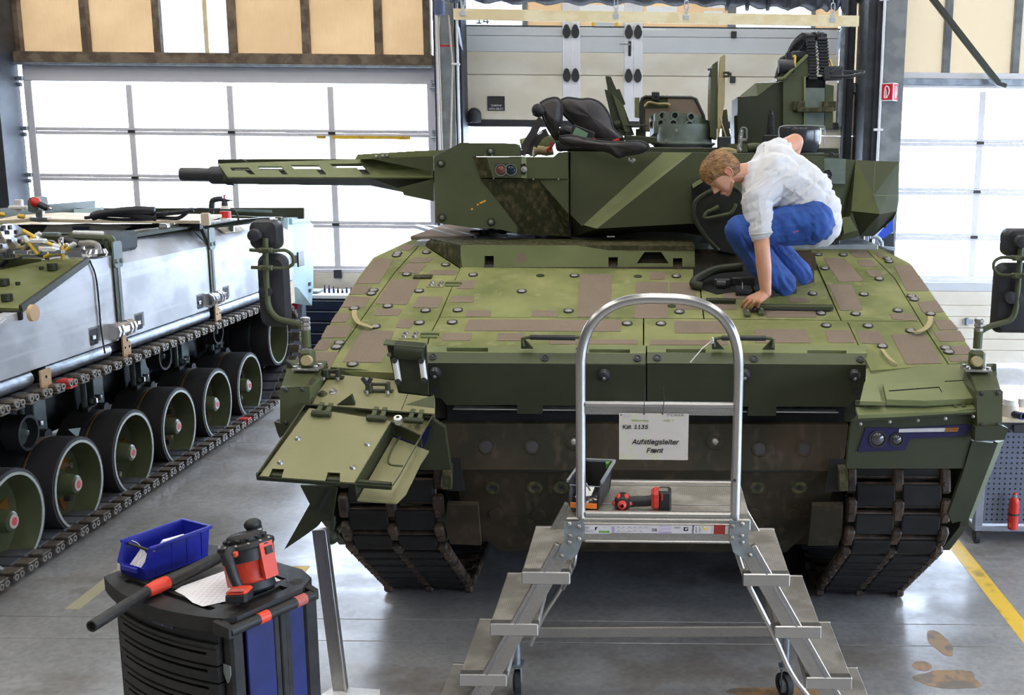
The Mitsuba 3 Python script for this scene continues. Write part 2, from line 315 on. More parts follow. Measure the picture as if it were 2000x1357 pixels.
q = at(969, 202, Y=y); k = P(d2, 'grip_tray', J(*[bb(q[0]+a, q[0]+b, y-.012, y, q[2]+c, q[2]+d) for a, b, c, d in ((-.11, -.095, -.09, .09), (.095, .11, -.09, .09), (-.11, .11, .075, .09), (-.11, .11, -.09, -.0))], bb(q[0]-.1, q[0]+.1, y-.002, y, q[2]-.02, q[2]+.08, 0)), 'black_plastic')
M('print_grey', (.5, .5, .5), .6)
for s, dz, h in (('Crawford', -.035, .022), ('ASSA ABLOY', -.077, .022)):
    m = meshkit.text_mesh(s, h, .002, True); m.apply_transform(np.array([[1, 0, 0, q[0]-m.extents[0]/2], [0, 0, -1, y-.012], [0, 1, 0, q[2]+dz], [0, 0, 0, 1.]])); P(k, 'lettering', m, 'print_grey')
# panes of the gate (covered with brown paper and white foil)
M('foil_white', (.82, .82, .80), .5)
def quad(x0, x1, z0, z1, yy): return trimesh.Trimesh([(x0, yy, z0), (x1, yy, z0), (x1, yy, z1), (x0, yy, z1)], [[0, 1, 2], [0, 2, 3]])
def pane(x0, x1, mat): P(d2, 'pane', quad(x0, x1, zt+.012, 5.0, y+.02), mat)
P(d2, 'sill', bb(D2[0], D2[1], y-.006, y+.05, zt-.004, zt+.012), 'steel_dark')
xa, xb = xg(1020, 30), xg(1030, 30)
pane(X[0]+.02, xa, 'pane_white'); P(d2, 'mullion', bb(xa, xb, y, y+.05, zt, 5.0), 'steel_grey'); pane(xb, X[1]-.05, 'pane_paper')
pane(X[2]+.05, X[3]-.05, 'pane_paper')
xc = xg(1430, 30); xd, xe = xg(1585, 30), xg(1593, 30)
pane(X[4]+.05, xc-.05, 'pane_paper'); P(d2, 'mullion', bb(xc-.05, xc+.05, y, y+.05, zt, 5.0), 'steel_grey')
pane(xc+.05, xd, 'pane_white'); P(d2, 'mullion', bb(xd, xe, y, y+.05, zt, 5.0), 'steel_grey'); pane(xe, X[5]-.02, 'pane_paper')
for (p0, p1, z0, z1) in ((1128, 1225, 10, 24), (1262, 1322, 12, 26), (1375, 1412, 20, 32), (1130, 1160, 51, 56), (1255, 1300, 55, 60), (1380, 1420, 2, 14)):
    P(d2, 'foil', bb(xg(p0, 20), xg(p1, 20), y-.004, y+.015, zg(z1), zg(z0), 0), 'foil_white')
P(d2, 'foil', bb(xg(1160), xg(1199), y-.005, y+.015, zg(54), zg(36), 0), 'door_grey')
for p in (1156, 1201): P(d2, 'tape', bb(xg(p), xg(p)+.04, y-.007, y+.015, zg(52), zg(40), 0), 'line_yellow')
m = meshkit.text_mesh('14', .10, .003); m.apply_transform(np.array([[1, 0, 0, xg(928, 40)], [0, 0, -1, y+.016], [0, 1, 0, zg(46, 935)], [0, 0, 0, 1.]])); P(d2, 'lettering', m, 'black_plastic')
for z in (4.22, 3.69, 3.15): P(d2, 'roller', J(bb(D2[0]-.09, D2[0]+.07, y-.06, y-.01, z-.03, z+.03), cyl((D2[0]-.12, y-.04, z-.05), (D2[0]+.04, y-.04, z-.05), .028)), 'galv', 30)
P(d2, 'bumper', J(cyl((D2[0]+.22, y-.1, 3.1), (D2[0]+.22, y-.1, 3.2), .085), ball((D2[0]+.22, y-.1, 3.2), .085)), 'rubber', 40)
for i, xr in enumerate((D2[0]-.16, D2[1]+.07)): P(d2, 'guide_track', J(bb(xr, xr+.09, y-.06, y+.04, 0, 4.9), bb(xr-.03, xr, y-.1, y+.04, 0, 4.9)), 'steel_dark' if i else 'galv')

# upper glazing, left and right
def glazing(n, x0, x1, z0, edges, mats, zb, frame_mat='steel_brown', ztop=6.2):
    g = thing('window_%d' % n, kind='structure')
    e = [x0]+edges+[x1]
    for i, (a, b) in enumerate(zip(e, e[1:])):
        P(g, 'pane', quad(a, b, z0, ztop, WY+.02), mats[i])
    for a in e: P(g, 'mullion', bb(a-.045, a+.045, WY-.06, WY+.05, z0, ztop), frame_mat)
    return g
W1e = [at(p, 100, Y=WY)[0] for p in (172, 312, 457, 600, 741)]
g = glazing(1, at(40, 100, Y=WY)[0], at(836, 100, Y=WY)[0], 3.87, W1e, ['pane_paper', 'pane_paper', 'pane_white', 'pane_paper', 'pane_paper', 'pane_paper'], 0)
P(g, 'lintel', bb(-8.05, -2.72, WY-.16, WY+.05, 3.80, 3.93), 'steel_brown'); P(g, 'lintel_strip', bb(-8.05, -2.72, WY-.19, WY-.02, 3.765, 3.80), 'galv')
q = at(402, 60, Y=WY)[0]; P(g, 'strip', bb(q-.025, q+.025, WY-.004, WY+.015, 3.9, 6.2, 0), 'pine')
W2e = [at(p, 100, Y=WY)[0] for p in (1848, 1983)]
g = glazing(2, 3.1, 8.3, 3.70, W2e+[W2e[1]+.95, W2e[1]+1.9, W2e[1]+2.85], ['pane_pale']*6, 0, 'steel_grey')
P(g, 'lintel', bb(2.86, 8.4, WY-.12, WY+.05, 3.62, 3.70), 'galv'); P(g, 'lintel', bb(2.86, 8.4, WY-.1, WY+.05, 3.585, 3.62), 'door_white')
g = glazing(3, 2.48, 3.05, 3.60, [], ['pane_pale'], 0, 'steel_grey')
P(g, 'lintel', bb(2.43, 3.1, WY-.1, WY+.05, 3.52, 3.60), 'steel_grey'); P(g, 'transom', bb(2.43, 3.1, WY-.08, WY+.05, 4.62, 4.70), 'steel_dark')
# service door right of the gate
d4 = thing('door_4', kind='structure'); xl, xm, xr = at(1628, 250, Y=WY)[0], at(1651, 230, Y=WY)[0], at(1679, 230, Y=WY)[0]; zt4 = at(1655, 178, Y=WY)[2]
P(d4, 'frame', J(bb(xl-.3, xr+.12, WY-.06, WY+.02, zt4, zt4+.10), bb(xr, xr+.12, WY-.06, WY+.02, 0, zt4)), 'galv'); P(d4, 'shade', bb(xl-.1, xr, WY-.05, WY, zt4-.03, zt4), 'steel_dark')
for a, b in ((xl-.2, xm-.004), (xm+.004, xr)):
    P(d4, 'leaf', bb(a, b, WY-.04, WY, 2.98, zt4-.03), 'door_beige'); P(d4, 'leaf', bb(a, b, WY-.04, WY, 2.40, 2.974), 'door_beige'); P(d4, 'leaf', bb(a, b, WY-.04, WY, .02, 2.394), 'door_beige')
P(d4, 'knob', ring((xm, WY-.05, at(1651, 226, Y=WY)[2]), (0, 1, 0), .02, .012, .02, 14), 'galv')

# columns
def hcol(label, x0, x1, y0, y1, mat, web=None):
    c = thing('steel_column', label, 'column')
    P(c, 'front_flange', bb(x0, x1, y0, y0+.03, 0, 8.9, .003), mat); P(c, 'rear_flange', bb(x0, x1, y1-.03, y1, 0, 8.9, .003), mat); P(c, 'web', bb((x0+x1)/2-.02, (x0+x1)/2+.02, y0+.03, y1-.03, 0, 8.9, 0), mat)
    return c
c1 = hcol('dark steel column at the far left edge beside the bright overhead door', -8.75, -8.3, 13.1, 13.7, 'steel_dark')
P(c1, 'side_plate', bb(-8.28, -8.0, 13.25, 13.7, 0, 8.9, .003), 'steel_dark'); P(c1, 'conduit', tube([(-8.22, 13.06, 0), (-8.22, 13.06, 8.8)], .022), 'galv', True)
ca = at(851, 100, Y=13.1)[0]; cb = at(887, 100, Y=13.1)[0]
c2 = hcol('grey steel column with a red band between the left overhead door and the gate', ca, cb, 13.1, 13.6, 'steel_grey')
M('red_paint', srgb('#b3232a'), .45)
P(c2, 'red_band', bb(ca, cb, 13.096, 13.1, at(870, 87.5, Y=13.1)[2], at(870, 91, Y=13.1)[2], 0), 'red_paint', label='thin red band')
for px, r in ((853, .020), (848, .012)): x = at(px, 100, Y=13.04)[0]; P(c2, 'conduit', tube([(x, 13.06, 0), (x, 13.06, 8.8)], r), 'door_frame' if r > .015 else 'steel_dark', True)
x = at(893, 150, Y=13.0)[0]; P(c2, 'conduit', tube([(x, 13.06, 0), (x, 13.06, 5.4)], .02), 'galv', True)
x = at(888, 150, Y=13.3)[0]; P(c2, 'door_jamb', bb(x+.01, x+.09, 13.3, 13.7, 0, 8.9, .003), 'steel_dark')
ra = at(1718, 200, Y=13.0)[0]; rb = at(1763, 200, Y=13.0)[0]
c3 = hcol('wide grey steel column carrying the red hose sign', ra, rb, 13.0, 13.5, 'steel_grey')
P(c3, 'conduit', tube([(ra+.0, 12.97, 0), (ra+.0, 12.97, 8.8)], .017), 'door_white', True)
P(c3, 'side_plate', bb(ra-.16, ra-.03, 13.1, 13.75, 0, 8.9, .003), 'steel_dark'); P(c3, 'side_plate', bb(ra-.06, ra-.0, 13.05, 13.2, 0, 8.9, .003), 'steel_dark')
for z in (4.55, 3.04): P(c3, 'pipe_clip', bb(ra-.06, ra+.05, 12.95, 13.0, z-.015, z+.015), 'door_white')
# hose sign : two faces meeting at an edge
M('sign_red', srgb('#c22230'), .4); M('sign_white', (.8, .8, .8), .5)
sg = thing('hose_sign', 'small red folded fire hose sign with a white hose symbol on the right column', 'sign')
zc = at(1740, 180, Y=12.95)[2]; s0, s1, s2 = at(1722, 180, Y=12.9)[0], at(1743.5, 180, Y=12.9)[0], at(1757, 180, Y=12.9)[0]; hz = .105
yA, yB, yC = 12.97, 12.86, 12.99
for i, (pa, pb) in enumerate((((s0, yA), (s1, yB)), ((s1, yB), (s2, yC)))):
    pa3, pb3 = V(*pa, 0), V(*pb, 0); d = pb3-pa3; L = np.linalg.norm(d); d /= L; nn = np.cross(d, (0, 0, 1)); nn = nn if nn[1] < 0 else -nn
    f = P(sg, 'face', plate([pa3+V(0, 0, zc-hz), pb3+V(0, 0, zc-hz), pb3+V(0, 0, zc+hz), pa3+V(0, 0, zc+hz)], .004, nn), 'sign_white')
    P(f, 'red_field', plate([pa3+d*.012+V(0, 0, zc-hz+.012)+nn*.002, pb3-d*.012+V(0, 0, zc-hz+.012)+nn*.002, pb3-d*.012+V(0, 0, zc+hz-.012)+nn*.002, pa3+d*.012+V(0, 0, zc+hz-.012)+nn*.002], .002, nn), 'sign_red')
    w_ = L*.27; o = lambda u, z: pa3+d*(L/2+u*w_/.07)+V(0, 0, zc+z)+nn*.004
    P(f, 'symbol', J(tube([o(-.045, -.07), o(-.045, .02)], .006, 6), tube([o(-.01, -.07), o(-.01, .0)], .006, 6), tube([o(-.045, -.07), o(-.01, -.07)], .006, 6), tube(spline([o(-.04, .03), o(-.02, .065), o(.02, .06), o(.045, .03), o(.04, -.02), o(.01, -.055), o(.015, -.07)]), .007, 6), tube([o(-.045, .02), o(-.02, .03), o(-.01, 0)], .006, 6)), 'sign_white')
# diagonal brace
a, b = at(1800, -30, Y=13.5), at(1950, 163, Y=13.5); M('brace_green', (.035, .04, .028), .5)
one('diagonal_brace', J(bar(a, b, .07, .07), bar(b+V(-.02, 0, 0), b+V(.1, 0, -.03), .06, .05)), 'brace_green', 'dark diagonal steel brace in front of the upper right glazing', 'brace')
# hanging pine beam, hangers and rolled tarpaulin
a, b = at(886, 27.5, Y=12.4), at(1677, 41.5, Y=12.4)
wb = one('wooden_beam', bar(a, b, .05, .118, ch=.004), 'pine', 'long pale pine beam hanging in front of the middle gate', 'beam')
M('hanger_steel', (.7, .72, .75), .3, metal=.8)
for px in (905, 1203, 1340, 1625):
    t = (px-886)/791; c = a+(b-a)*t; m = J(bar(c+V(0, -.03, .0), c+V(0, -.03, .10), .035, .006, (0, 1, 0)), tube(fillet([c+V(-.02, -.03, .09), c+V(-.02, -.03, .19), c+V(.02, -.03, .19), c+V(.02, -.03, .09)], .02), .006), tube([c+V(0, -.03, .18), c+V(0, -.03, .62)], .008), bb(c[0]-.035, c[0]+.035, 12.36, 12.376, c[2]-.02, c[2]+.03))
    one('beam_hanger', m, 'hanger_steel', 'small steel shackle hanger holding the pine beam', 'hanger', group='steel hangers of the pine beam', smooth=30)
M('tarp', grime('#23252c', '#3a3d48', 9.), .45)
pts = [at(px, py, Y=12.5) for px, py in ((870, -22), (1000, -16), (1130, -14), (1260, -14), (1390, -11), (1500, -7), (1600, -4), (1640, -3))]
tp = spline(pts, 12); rr = .125+.02*np.sin(np.arange(len(tp))*1.1)
m = tube(tp, rr, 18); m.vertices += (meshkit.fbm(m.vertices*V(5, 9, 9), 3)-.5)[:, None]*V(.0, .05, .06)
tk = one('rolled_tarpaulin', m, 'tarp', 'dark rolled tarpaulin hanging along the top above the pine beam', 'tarpaulin', True)
q = at(1647, 10, Y=12.4); P(tk, 'loose_end', hullm([q+V(-.06, 0, .12), q+V(.06, 0, .12), q+V(.05, .05, -.0), q+V(.02, 0, -.11), q+V(-.02, .05, -.03)]), 'tarp')
for px in (1420, 1460, 1500, 1540, 1590): c = at(px, -7, Y=12.5); P(tk, 'strap', ring(c, (1, 0, 0), .155, .13, .03, 18), 'steel_dark', 30)
# pulley cup and ropes at the left column
q = at(858, 12, Y=12.7); M('cup_blue', (.10, .13, .22), .5)
pu = thing('pulley', 'small bluish pulley cup with pale ropes in front of the left column', 'pulley')
P(pu, 'cup', lathe([(0, -.10), (.05, -.1), (.065, -.06), (.06, .06), (0, .06)], q, n=18), 'cup_blue', 40); P(pu, 'sleeve', lathe([(0, .06), (.045, .06), (.045, .3), (0, .3)], q, n=18), 'pine', 40)
z0 = 2.5
P(pu, 'rope', tube([at(876, 30, Y=12.7), at(884, 125, Y=12.7), at(880, 290, Y=12.7)], .011), 'rope_beige', True)
P(pu, 'rope', tube([at(858, 25, Y=12.7), at(856, 60, Y=12.7), at(864, 300, Y=12.7)], .011), 'rope_beige', True)
P(pu, 'cable', tube([at(892, 40, Y=12.7), at(898, 300, Y=12.7)], .012), 'door_white', True)
P(pu, 'clip', bb(*sum([[q_[0]-.05, q_[0]+.05, q_[1]-.02, q_[1]+.02, q_[2]-.012, q_[2]+.012] for q_ in [at(890, 125, Y=12.7)]], [])), 'door_white')
# mirror-like grey panes on the gate jambs
for i, (pts, t) in enumerate(((((890, 42), (897, 55), (902, 98), (898, 85)), 'left'), (((1640, 62), (1645, 55), (1640, 95), (1633, 112)), 'right'))):
    M('sheet_blue', (.38, .45, .52), .35) if not i else None
    one('jamb_sheet', plate([at(px, py, Y=12.9+.3*(j in (1, 2))) for j, (px, py) in enumerate(pts)], .01), 'sheet_blue', 'narrow blue-grey sheet leaning at the %s end of the pine beam' % t, 'sheet')
# ---------------------------------------------------------------- the armoured vehicle in the middle
def olive(a, b, s=2.2, lo=.35, hi=.72): return grime(a, b, s, lo, hi)
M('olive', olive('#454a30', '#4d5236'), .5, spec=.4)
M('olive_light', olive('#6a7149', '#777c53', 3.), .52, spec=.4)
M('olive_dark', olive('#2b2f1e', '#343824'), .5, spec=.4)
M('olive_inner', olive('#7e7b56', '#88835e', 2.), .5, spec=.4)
def worn_fn(p, n, uv):
    a = fbm(p.x*3.2, p.y*3.2, p.z*3., 4); b = fbm(p.x*17., p.y*17., p.z*17., 4)
    c = mix(srgb('#646a3c'), srgb('#868755'), smoothstep(.28, .72, a))
    return mix(c, srgb('#96926a'), .4*smoothstep(.54, .8, b))
M('olive_worn', proc(worn_fn), .6, spec=.35)
def grit_fn(p, n, uv):
    a = fbm(p.x*4., p.y*4., p.z*4., 3); b = noise(p.x*420., p.y*420., p.z*420.)
    return mix(srgb('#75675a'), srgb('#857666'), a)*(.76+.42*b)
M('antislip', proc(grit_fn), .85, spec=.2)
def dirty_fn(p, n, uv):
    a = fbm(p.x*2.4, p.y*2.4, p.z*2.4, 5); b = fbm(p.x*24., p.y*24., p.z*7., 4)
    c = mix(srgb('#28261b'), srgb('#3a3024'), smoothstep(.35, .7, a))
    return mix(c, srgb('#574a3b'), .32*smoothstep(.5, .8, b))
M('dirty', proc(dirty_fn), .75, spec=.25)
def scuff_fn(p, n, uv):
    b = fbm(p.x*42., p.y*42., p.z*24., 5)
    return mix(srgb('#34351f'), srgb('#5f553c'), smoothstep(.38, .85, b))
M('scuffed', proc(scuff_fn), .7, spec=.3)
M('pad_rubber', grime('#0c0b0a', '#151412', 9.), .8)
M('track_steel', grime('#2e241c', '#4a3a2d', 15.), .5, spec=.5)
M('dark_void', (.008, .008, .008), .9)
M('black_steel', (.03, .03, .032), .4)
M('bolt_steel', grime('#8d8a84', '#b5b2aa', 30.), .35, metal=.7)
M('bolt_dome', (.30, .28, .255), .42, metal=.6)
M('strap_tan', srgb('#a1926a'), .8)
M('lens_red', srgb('#6a3a30'), .12); M('lens_blue', srgb('#14242c'), .08); M('lamp_purple', srgb('#1d1a44'), .35)
M('lamp_glass', (.10, .10, .105), .15, metal=.5); M('amber', srgb('#8a5a2a'), .3)
M('slate', grime('#5d675d', '#6b766b', 8.), .5); M('olive_black', srgb('#1c1e13'), .5); M('recess_dark', srgb('#2a272c'), .6)
M('roof_grey', grime('#8e9498', '#a4abb0', 6.), .3, spec=.6)
M('alu_strip', (.7, .7, .66), .3, metal=.6); M('orange_paint', srgb('#d9962f'), .5); M('white_plastic', (.72, .72, .70), .4)
def C(ox, oy, s): return lambda *uv: [(ox+u/s, oy+v/s) for u, v in uv]
GN = V(0, -.242, 1.); GN /= np.linalg.norm(GN); G0 = V(0, 5.55, 1.735)
gl = lambda px, py, h=0.: on(px, py, G0+GN*h, GN)
def shrink_poly(p3, d):
    p = np.asarray(p3); c = p.mean(0); x = p[1]-p[0]; x /= np.linalg.norm(x); n = np.cross(p[1]-p[0], p[2]-p[1]); n /= np.linalg.norm(n); y = np.cross(n, x)
    g = Polygon(np.c_[(p-c) @ x, (p-c) @ y]).buffer(-d, join_style=2)
    return [c+x*u+y*v for u, v in np.asarray(g.exterior.coords)[:-1]]
tank = thing('armoured_vehicle', 'olive green armoured tracked vehicle with a man crouching on its sloped front', 'armoured vehicle')
t = lambda name, mesh, mat=None, sm=False, **k: P(tank, name, mesh, mat, sm, **k)
# hull core
prof = [(5.85, .52), (5.48, .9), (5.44, 1.05), (5.50, 1.32), (5.5, 1.60), (5.56, 1.66), (6.55, 1.93), (6.75, 2.09), (12.3, 2.09), (12.3, .8), (11.7, .45), (5.9, .45)]
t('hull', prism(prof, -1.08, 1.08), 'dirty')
for s in (-1, 1):
    t('sponson', prism([(5.5, 1.30), (5.5, 1.60), (6.7, 1.90), (7.3, 2.07), (12.3, 2.07), (12.3, 1.3)], min(s*1.08, s*1.70), max(s*1.08, s*1.70)), 'olive_dark')
    t('side_skirt', prism([(5.4, .75), (5.3, 1.22), (5.5, 1.62), (6.7, 1.95), (12.2, 1.95), (12.2, .55), (5.7, .5)], min(s*1.70, s*1.745), max(s*1.70, s*1.745)), 'olive_dark')
# glacis plates with open seams
def gplate(px, name='glacis_plate', mat='olive_worn', th=.035, gap=.0035, lab=None):
    t(name, plate(shrink_poly([gl(*q) for q in px], gap), th, GN), mat, label=lab)
hatch = [(1357, 520), (1357, 556), (1400, 571), (1440, 566), (1478, 556), (1500, 520)]
gplate([(899, 521), (1357, 523), (1357, 556), (1367, 560), (1375, 622), (858, 619)])
gplate([(1367, 560), (1400, 571), (1440, 566), (1478, 556), (1500, 521), (1500, 478), (1576, 478), (1581, 490), (1643, 626), (1375, 622)])
gplate([(858, 619), (1257, 621), (1257, 676), (834, 676), (839, 655)])
gplate([(1257, 621), (1654, 626), (1678, 676), (1257, 676)])
gplate([(823, 475), (899, 524), (858, 619), (839, 655), (834, 678), (790, 730), (636, 722), (770, 533)], 'wing_plate')
gplate([(1578, 478), (1690, 486), (1747, 543), (1798, 628), (1643, 626)], 'wing_plate')
gplate([(1643, 626), (1798, 628), (1853, 712), (1700, 724), (1656, 630)], 'wing_plate')
gplate([(808, 466), (823, 474), (770, 533), (636, 722), (590, 722), (600, 704), (701, 540), (728, 503)], 'edge_plate')
gplate([(1690, 486), (1709, 480), (1749, 499), (1778, 514), (1792, 533), (1819, 571), (1901, 688), (1905, 704), (1853, 712), (1798, 628), (1747, 543)], 'edge_plate')
gplate([(806, 462), (825, 467), (823, 475), (808, 470)], 'end_block', 'olive', .05, 0); gplate([(1652, 481), (1709, 480), (1706, 486), (1650, 487)], 'end_block', 'olive', .05, 0)
# antislip patches
c7, c5, c6, c8 = C(820, 440, 3.333), C(590, 440, 4.522), C(1560, 420, 4.242), C(1320, 440, 5.653)
patches = [c7((250, 358), (360, 358), (352, 412), (238, 412)), c7((205, 460), (355, 460), (350, 500), (195, 500)), c7((305, 552), (465, 552), (460, 592), (295, 592)), c7((735, 552), (895, 552), (895, 592), (725, 592)),
    c7((1045, 315), (1250, 315), (1240, 595), (1025, 595)), c7((1495, 303), (1595, 303), (1595, 350), (1495, 350)), c7((1405, 368), (1615, 368), (1615, 603), (1395, 603)), c7((1625, 370), (1785, 372), (1800, 470), (1628, 470)), c7((1670, 490), (1822, 490), (1828, 545), (1665, 545)),
    c7((320, 612), (1315, 614), (1310, 690), (285, 685)), c7((150, 700), (345, 700), (330, 748), (140, 748)), c7((510, 700), (690, 702), (680, 750), (500, 750)), c7((845, 742), (1420, 742), (1420, 772), (840, 772)),
    [(1270, 663), (1420, 664), (1424, 673), (1269, 673)], [(1317, 626), (1416, 627), (1422, 650), (1318, 650)], [(1474, 642), (1575, 643), (1584, 669), (1474, 669)],
    c6((220, 950), (425, 953), (470, 1055), (245, 1055)), c6((475, 955), (670, 958), (720, 1065), (515, 1060)), c6((765, 985), (1045, 985), (1190, 1225), (890, 1235)), c6((200, 350), (380, 355), (540, 545), (335, 550)),
    c6((245, 572), (440, 574), (530, 785), (345, 790)), c6((415, 290), (545, 290), (620, 350), (470, 350)), c6((480, 370), (610, 370), (660, 425), (515, 425)), c6((555, 455), (670, 455), (705, 510), (595, 510)), c6((750, 812), (935, 814), (990, 872), (785, 865)),
    c6((600, 285), (680, 320), (740, 358), (672, 356)), c6((790, 418), (935, 412), (1085, 625), (895, 628)), c6((980, 720), (1140, 705), (1205, 800), (1035, 810)), c6((1120, 872), (1255, 866), (1325, 945), (1165, 950)), c6((1115, 962), (1335, 955), (1385, 1040), (1170, 1045)), c6((1225, 1085), (1405, 1078), (1440, 1150), (1290, 1155)), c6((1240, 1170), (1440, 1162), (1450, 1205), (1255, 1212)),
    [(1411, 571), (1462, 571), (1457, 583), (1415, 583)], [(1540, 580), (1575, 580), (1582, 590), (1542, 590)], [(1378, 591), (1435, 591), (1440, 604), (1379, 604)], [(1493, 606), (1590, 607), (1597, 619), (1497, 619)],
    c5((990, 285), (1160, 285), (1125, 328), (940, 328)), c5((930, 337), (1105, 337), (1030, 422), (850, 414)), c5((1140, 394), (1375, 396), (1352, 438), (1105, 435)), c5((790, 477), (1045, 477), (925, 698), (645, 690)), c5((1030, 627), (1245, 627), (1200, 728), (975, 724)), c5((665, 735), (890, 735), (850, 795), (630, 795)), c5((865, 830), (1000, 830), (960, 908), (825, 900)), c5((535, 925), (815, 930), (700, 1210), (355, 1205)),
    c5((885, 172), (1010, 167), (950, 222), (838, 213)), c5((640, 292), (812, 292), (680, 512), (482, 512)), c5((455, 535), (620, 530), (560, 605), (412, 608)), c5((412, 622), (610, 635), (540, 728), (340, 722)), c5((302, 775), (435, 770), (395, 853), (250, 857)), c5((225, 880), (455, 880), (390, 988), (165, 992)), c5((155, 1010), (285, 1010), (215, 1103), (95, 1098)), c5((90, 1118), (330, 1118), (250, 1250), (75, 1210))]
for q in patches:
    q3 = [gl(*p, .0025) for p in q]
    t('antislip_patch', plate(q3, .003, GN, round_=.012), 'antislip')
# plugs on the glacis
plug = G(lathe([(0, .014), (.013, .014), (.0205, .010), (.024, .004), (.028, .003), (.028, 0), (0, 0)], n=16), 'bolt_dome', 50)
plug_ring = G(ring((0, 0, .004), (0, 0, 1), .0295, .0245, .008, 16), 'black_steel')
b5 = c5((845, 250), (833, 270), (632, 578), (612, 607), (460, 738), (648, 898), (332, 1042), (305, 1080), (447, 1232), (1100, 242), (1268, 352), (925, 437), (1035, 583), (757, 717), (1092, 757), (1037, 865), (1375, 753), (1327, 860))
b7 = c7((347, 325), (664, 432), (1007, 330), (968, 560), (1670, 334), (1690, 566), (1932, 568), (1350, 642), (1570, 643))
b6 = c6((160, 330), (367, 333), (55, 347), (20, 410), (215, 445), (115, 655), (185, 818), (228, 918), (573, 922), (470, 822), (538, 660), (820, 793), (665, 533), (733, 366), (748, 388), (933, 676), (955, 702), (1092, 823), (925, 963), (692, 1090), (1217, 1105), (1242, 1138))
for q in b5+b7+b6:
    o = orient(GN, gl(*q)); k = t('plug', plug, tw=o); P(k, 'rim', plug_ring, tw=o)
for q in c7((784, 328), (1420, 333), (1640, 526)):
    o = gl(*q); t('hole_cap', cyl(o, o+GN*.003, .026, 16), 'olive_dark')
def strap(q, w=.028):
    p = spline([gl(*x, .012+.012*(0 < i < len(q)-1)) for i, x in enumerate(q)], 6); return tube(p, w, 8, .16) if False else J(*[bar(a, b, w, .004, GN) for a, b in zip(p, p[1:])])
t('retaining_strap', strap(c5((462, 748), (464, 800), (500, 858), (560, 882), (625, 902))), 'strap_tan'); t('retaining_strap', strap(c6((1092, 838), (1083, 895), (1045, 940), (985, 965), (940, 966))), 'strap_tan')
t('retaining_strap', strap(c6((690, 1108), (720, 1150), (770, 1205), (812, 1228)), .02), 'strap_tan')
# hinge plates left of the hatch cover
for (cx, cy) in c5((1185, 520), (957, 970)):
    o = gl(cx, cy, .004); ux = V(1, 0, 0); uy = np.cross(GN, ux)
    pl = t('hinge_plate', plate([o-ux*.055-uy*.045, o+ux*.05-uy*.045, o+ux*.055+uy*.045, o-ux*.05+uy*.045], .012, GN), 'olive_inner')
    for a in (-.028, .026):
        for b in (-.02, .024): q = o+ux*a+uy*b; P(pl, 'bolt', lathe([(0, .012), (.012, .01), (.015, 0), (0, 0)], q, GN, 10), 'bolt_steel', 40)
    t('hinge_lug', J(hullm([o+ux*(.065+.05*math.cos(a)+.04)+uy*.03*math.sin(a)+GN*h for a in np.linspace(0, np.pi, 7) for h in (0, .014)]), bar(o+ux*.06-uy*.02, o+ux*.15-uy*.02, .02, .014, GN)), 'olive_light')
for (a, b) in ((c5((985, 452))[0], c5((1148, 452))[0]),): t('latch_bar', bar(gl(*a, .008), gl(*b, .008), .05, .012, GN), 'scuffed')
# coaming in front of the turret
top = lambda px, py: at(px, py, Y=6.62+.0*(px))
cz = 6.63
face = [(899, 523), (1357, 523), (1357, 480), (900, 478.5)]
f3 = [gl(*face[0]), gl(*face[1]), at(*face[2], Y=cz+.02), at(*face[3], Y=cz+.02)]
def notch(u0, u1, v0, v1): return [on(*q, f3[0], np.cross(f3[1]-f3[0], f3[3]-f3[0])) for q in c7((u0, v0), (u1, v0), (u1, v1), (u0, v1))]
fn = np.cross(f3[1]-f3[0], f3[3]-f3[0])
slots = [(419, 481, 199, 268), (1228, 1288, 207, 272), (1648, 1708, 213, 276)]
peri = [on(*q, f3[0], fn) for q in c7((1462, 173), (1570, 173), (1620, 247), (1412, 247))]
seam = on(*c7((1314, 140))[0], f3[0], fn)
cm = t('coaming', plate(f3, .05, (0, -1, .1), holes=[notch(*s) for s in slots]+[peri]), 'olive_light')
ls = [gl(823, 474), gl(899, 523), f3[3], at(840, 468.5, Y=7.02)]
P(cm, 'side_face', plate(ls[:3], .02, (-.6, -1, .3)), 'scuffed'); P(cm, 'side_face', plate([ls[0], ls[2], ls[3]], .02, (-.6, -1, .3)), 'scuffed')
P(cm, 'top_ledge', plate([f3[3], f3[2], f3[2]+V(.0, .35, .012), f3[3]+V(-.05, .42, .012), at(840, 466, Y=7.05)], .03, (0, 0, 1)), 'scuffed')
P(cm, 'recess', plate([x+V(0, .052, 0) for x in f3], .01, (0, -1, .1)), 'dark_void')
for s in slots:
    a, b, _, _ = notch(*s); d = notch(s[0], s[1], s[3]-12, s[3]+2); P(cm, 'catch', plate([d[3], d[2], d[1], d[0]], .02, (0, -1, .1)), 'black_steel')
P(cm, 'periscope_glass', plate([x+V(0, .04, 0) for x in notch(1466, 1566, 176, 244)], .004, (0, -1, .1)), 'lens_blue', label='periscope window')
q = on(*c7((665, 213))[0], f3[0], fn); P(cm, 'round_cap', cyl(q, q+V(0, -.006, 0), .034, 24), 'antislip'); P(cm, 'seam', bar(seam+V(0, -.001, 0), seam+V(0, -.003, -.145), .004, .004), 'dark_void')
t('roof_deck', bb(-1.55, 1.55, 7.05, 12.2, 2.07, 2.13), 'roof_grey')
for px, d in ((890, .0), (925, .06), (985, .12), (1040, .2)):
    q = at(px, 464, Z=2.135); t('deck_rail', bar(q, q+V(-.5, 1.1, 0), .05, .03), 'roof_grey'); t('deck_knob', J(cyl(q+V(.15, .3+d, 0), q+V(.15, .3+d, .035), .03, 12), bar(q+V(.05, .3+d, .02), q+V(.25, .32+d, .02), .02, .02)), 'black_steel')
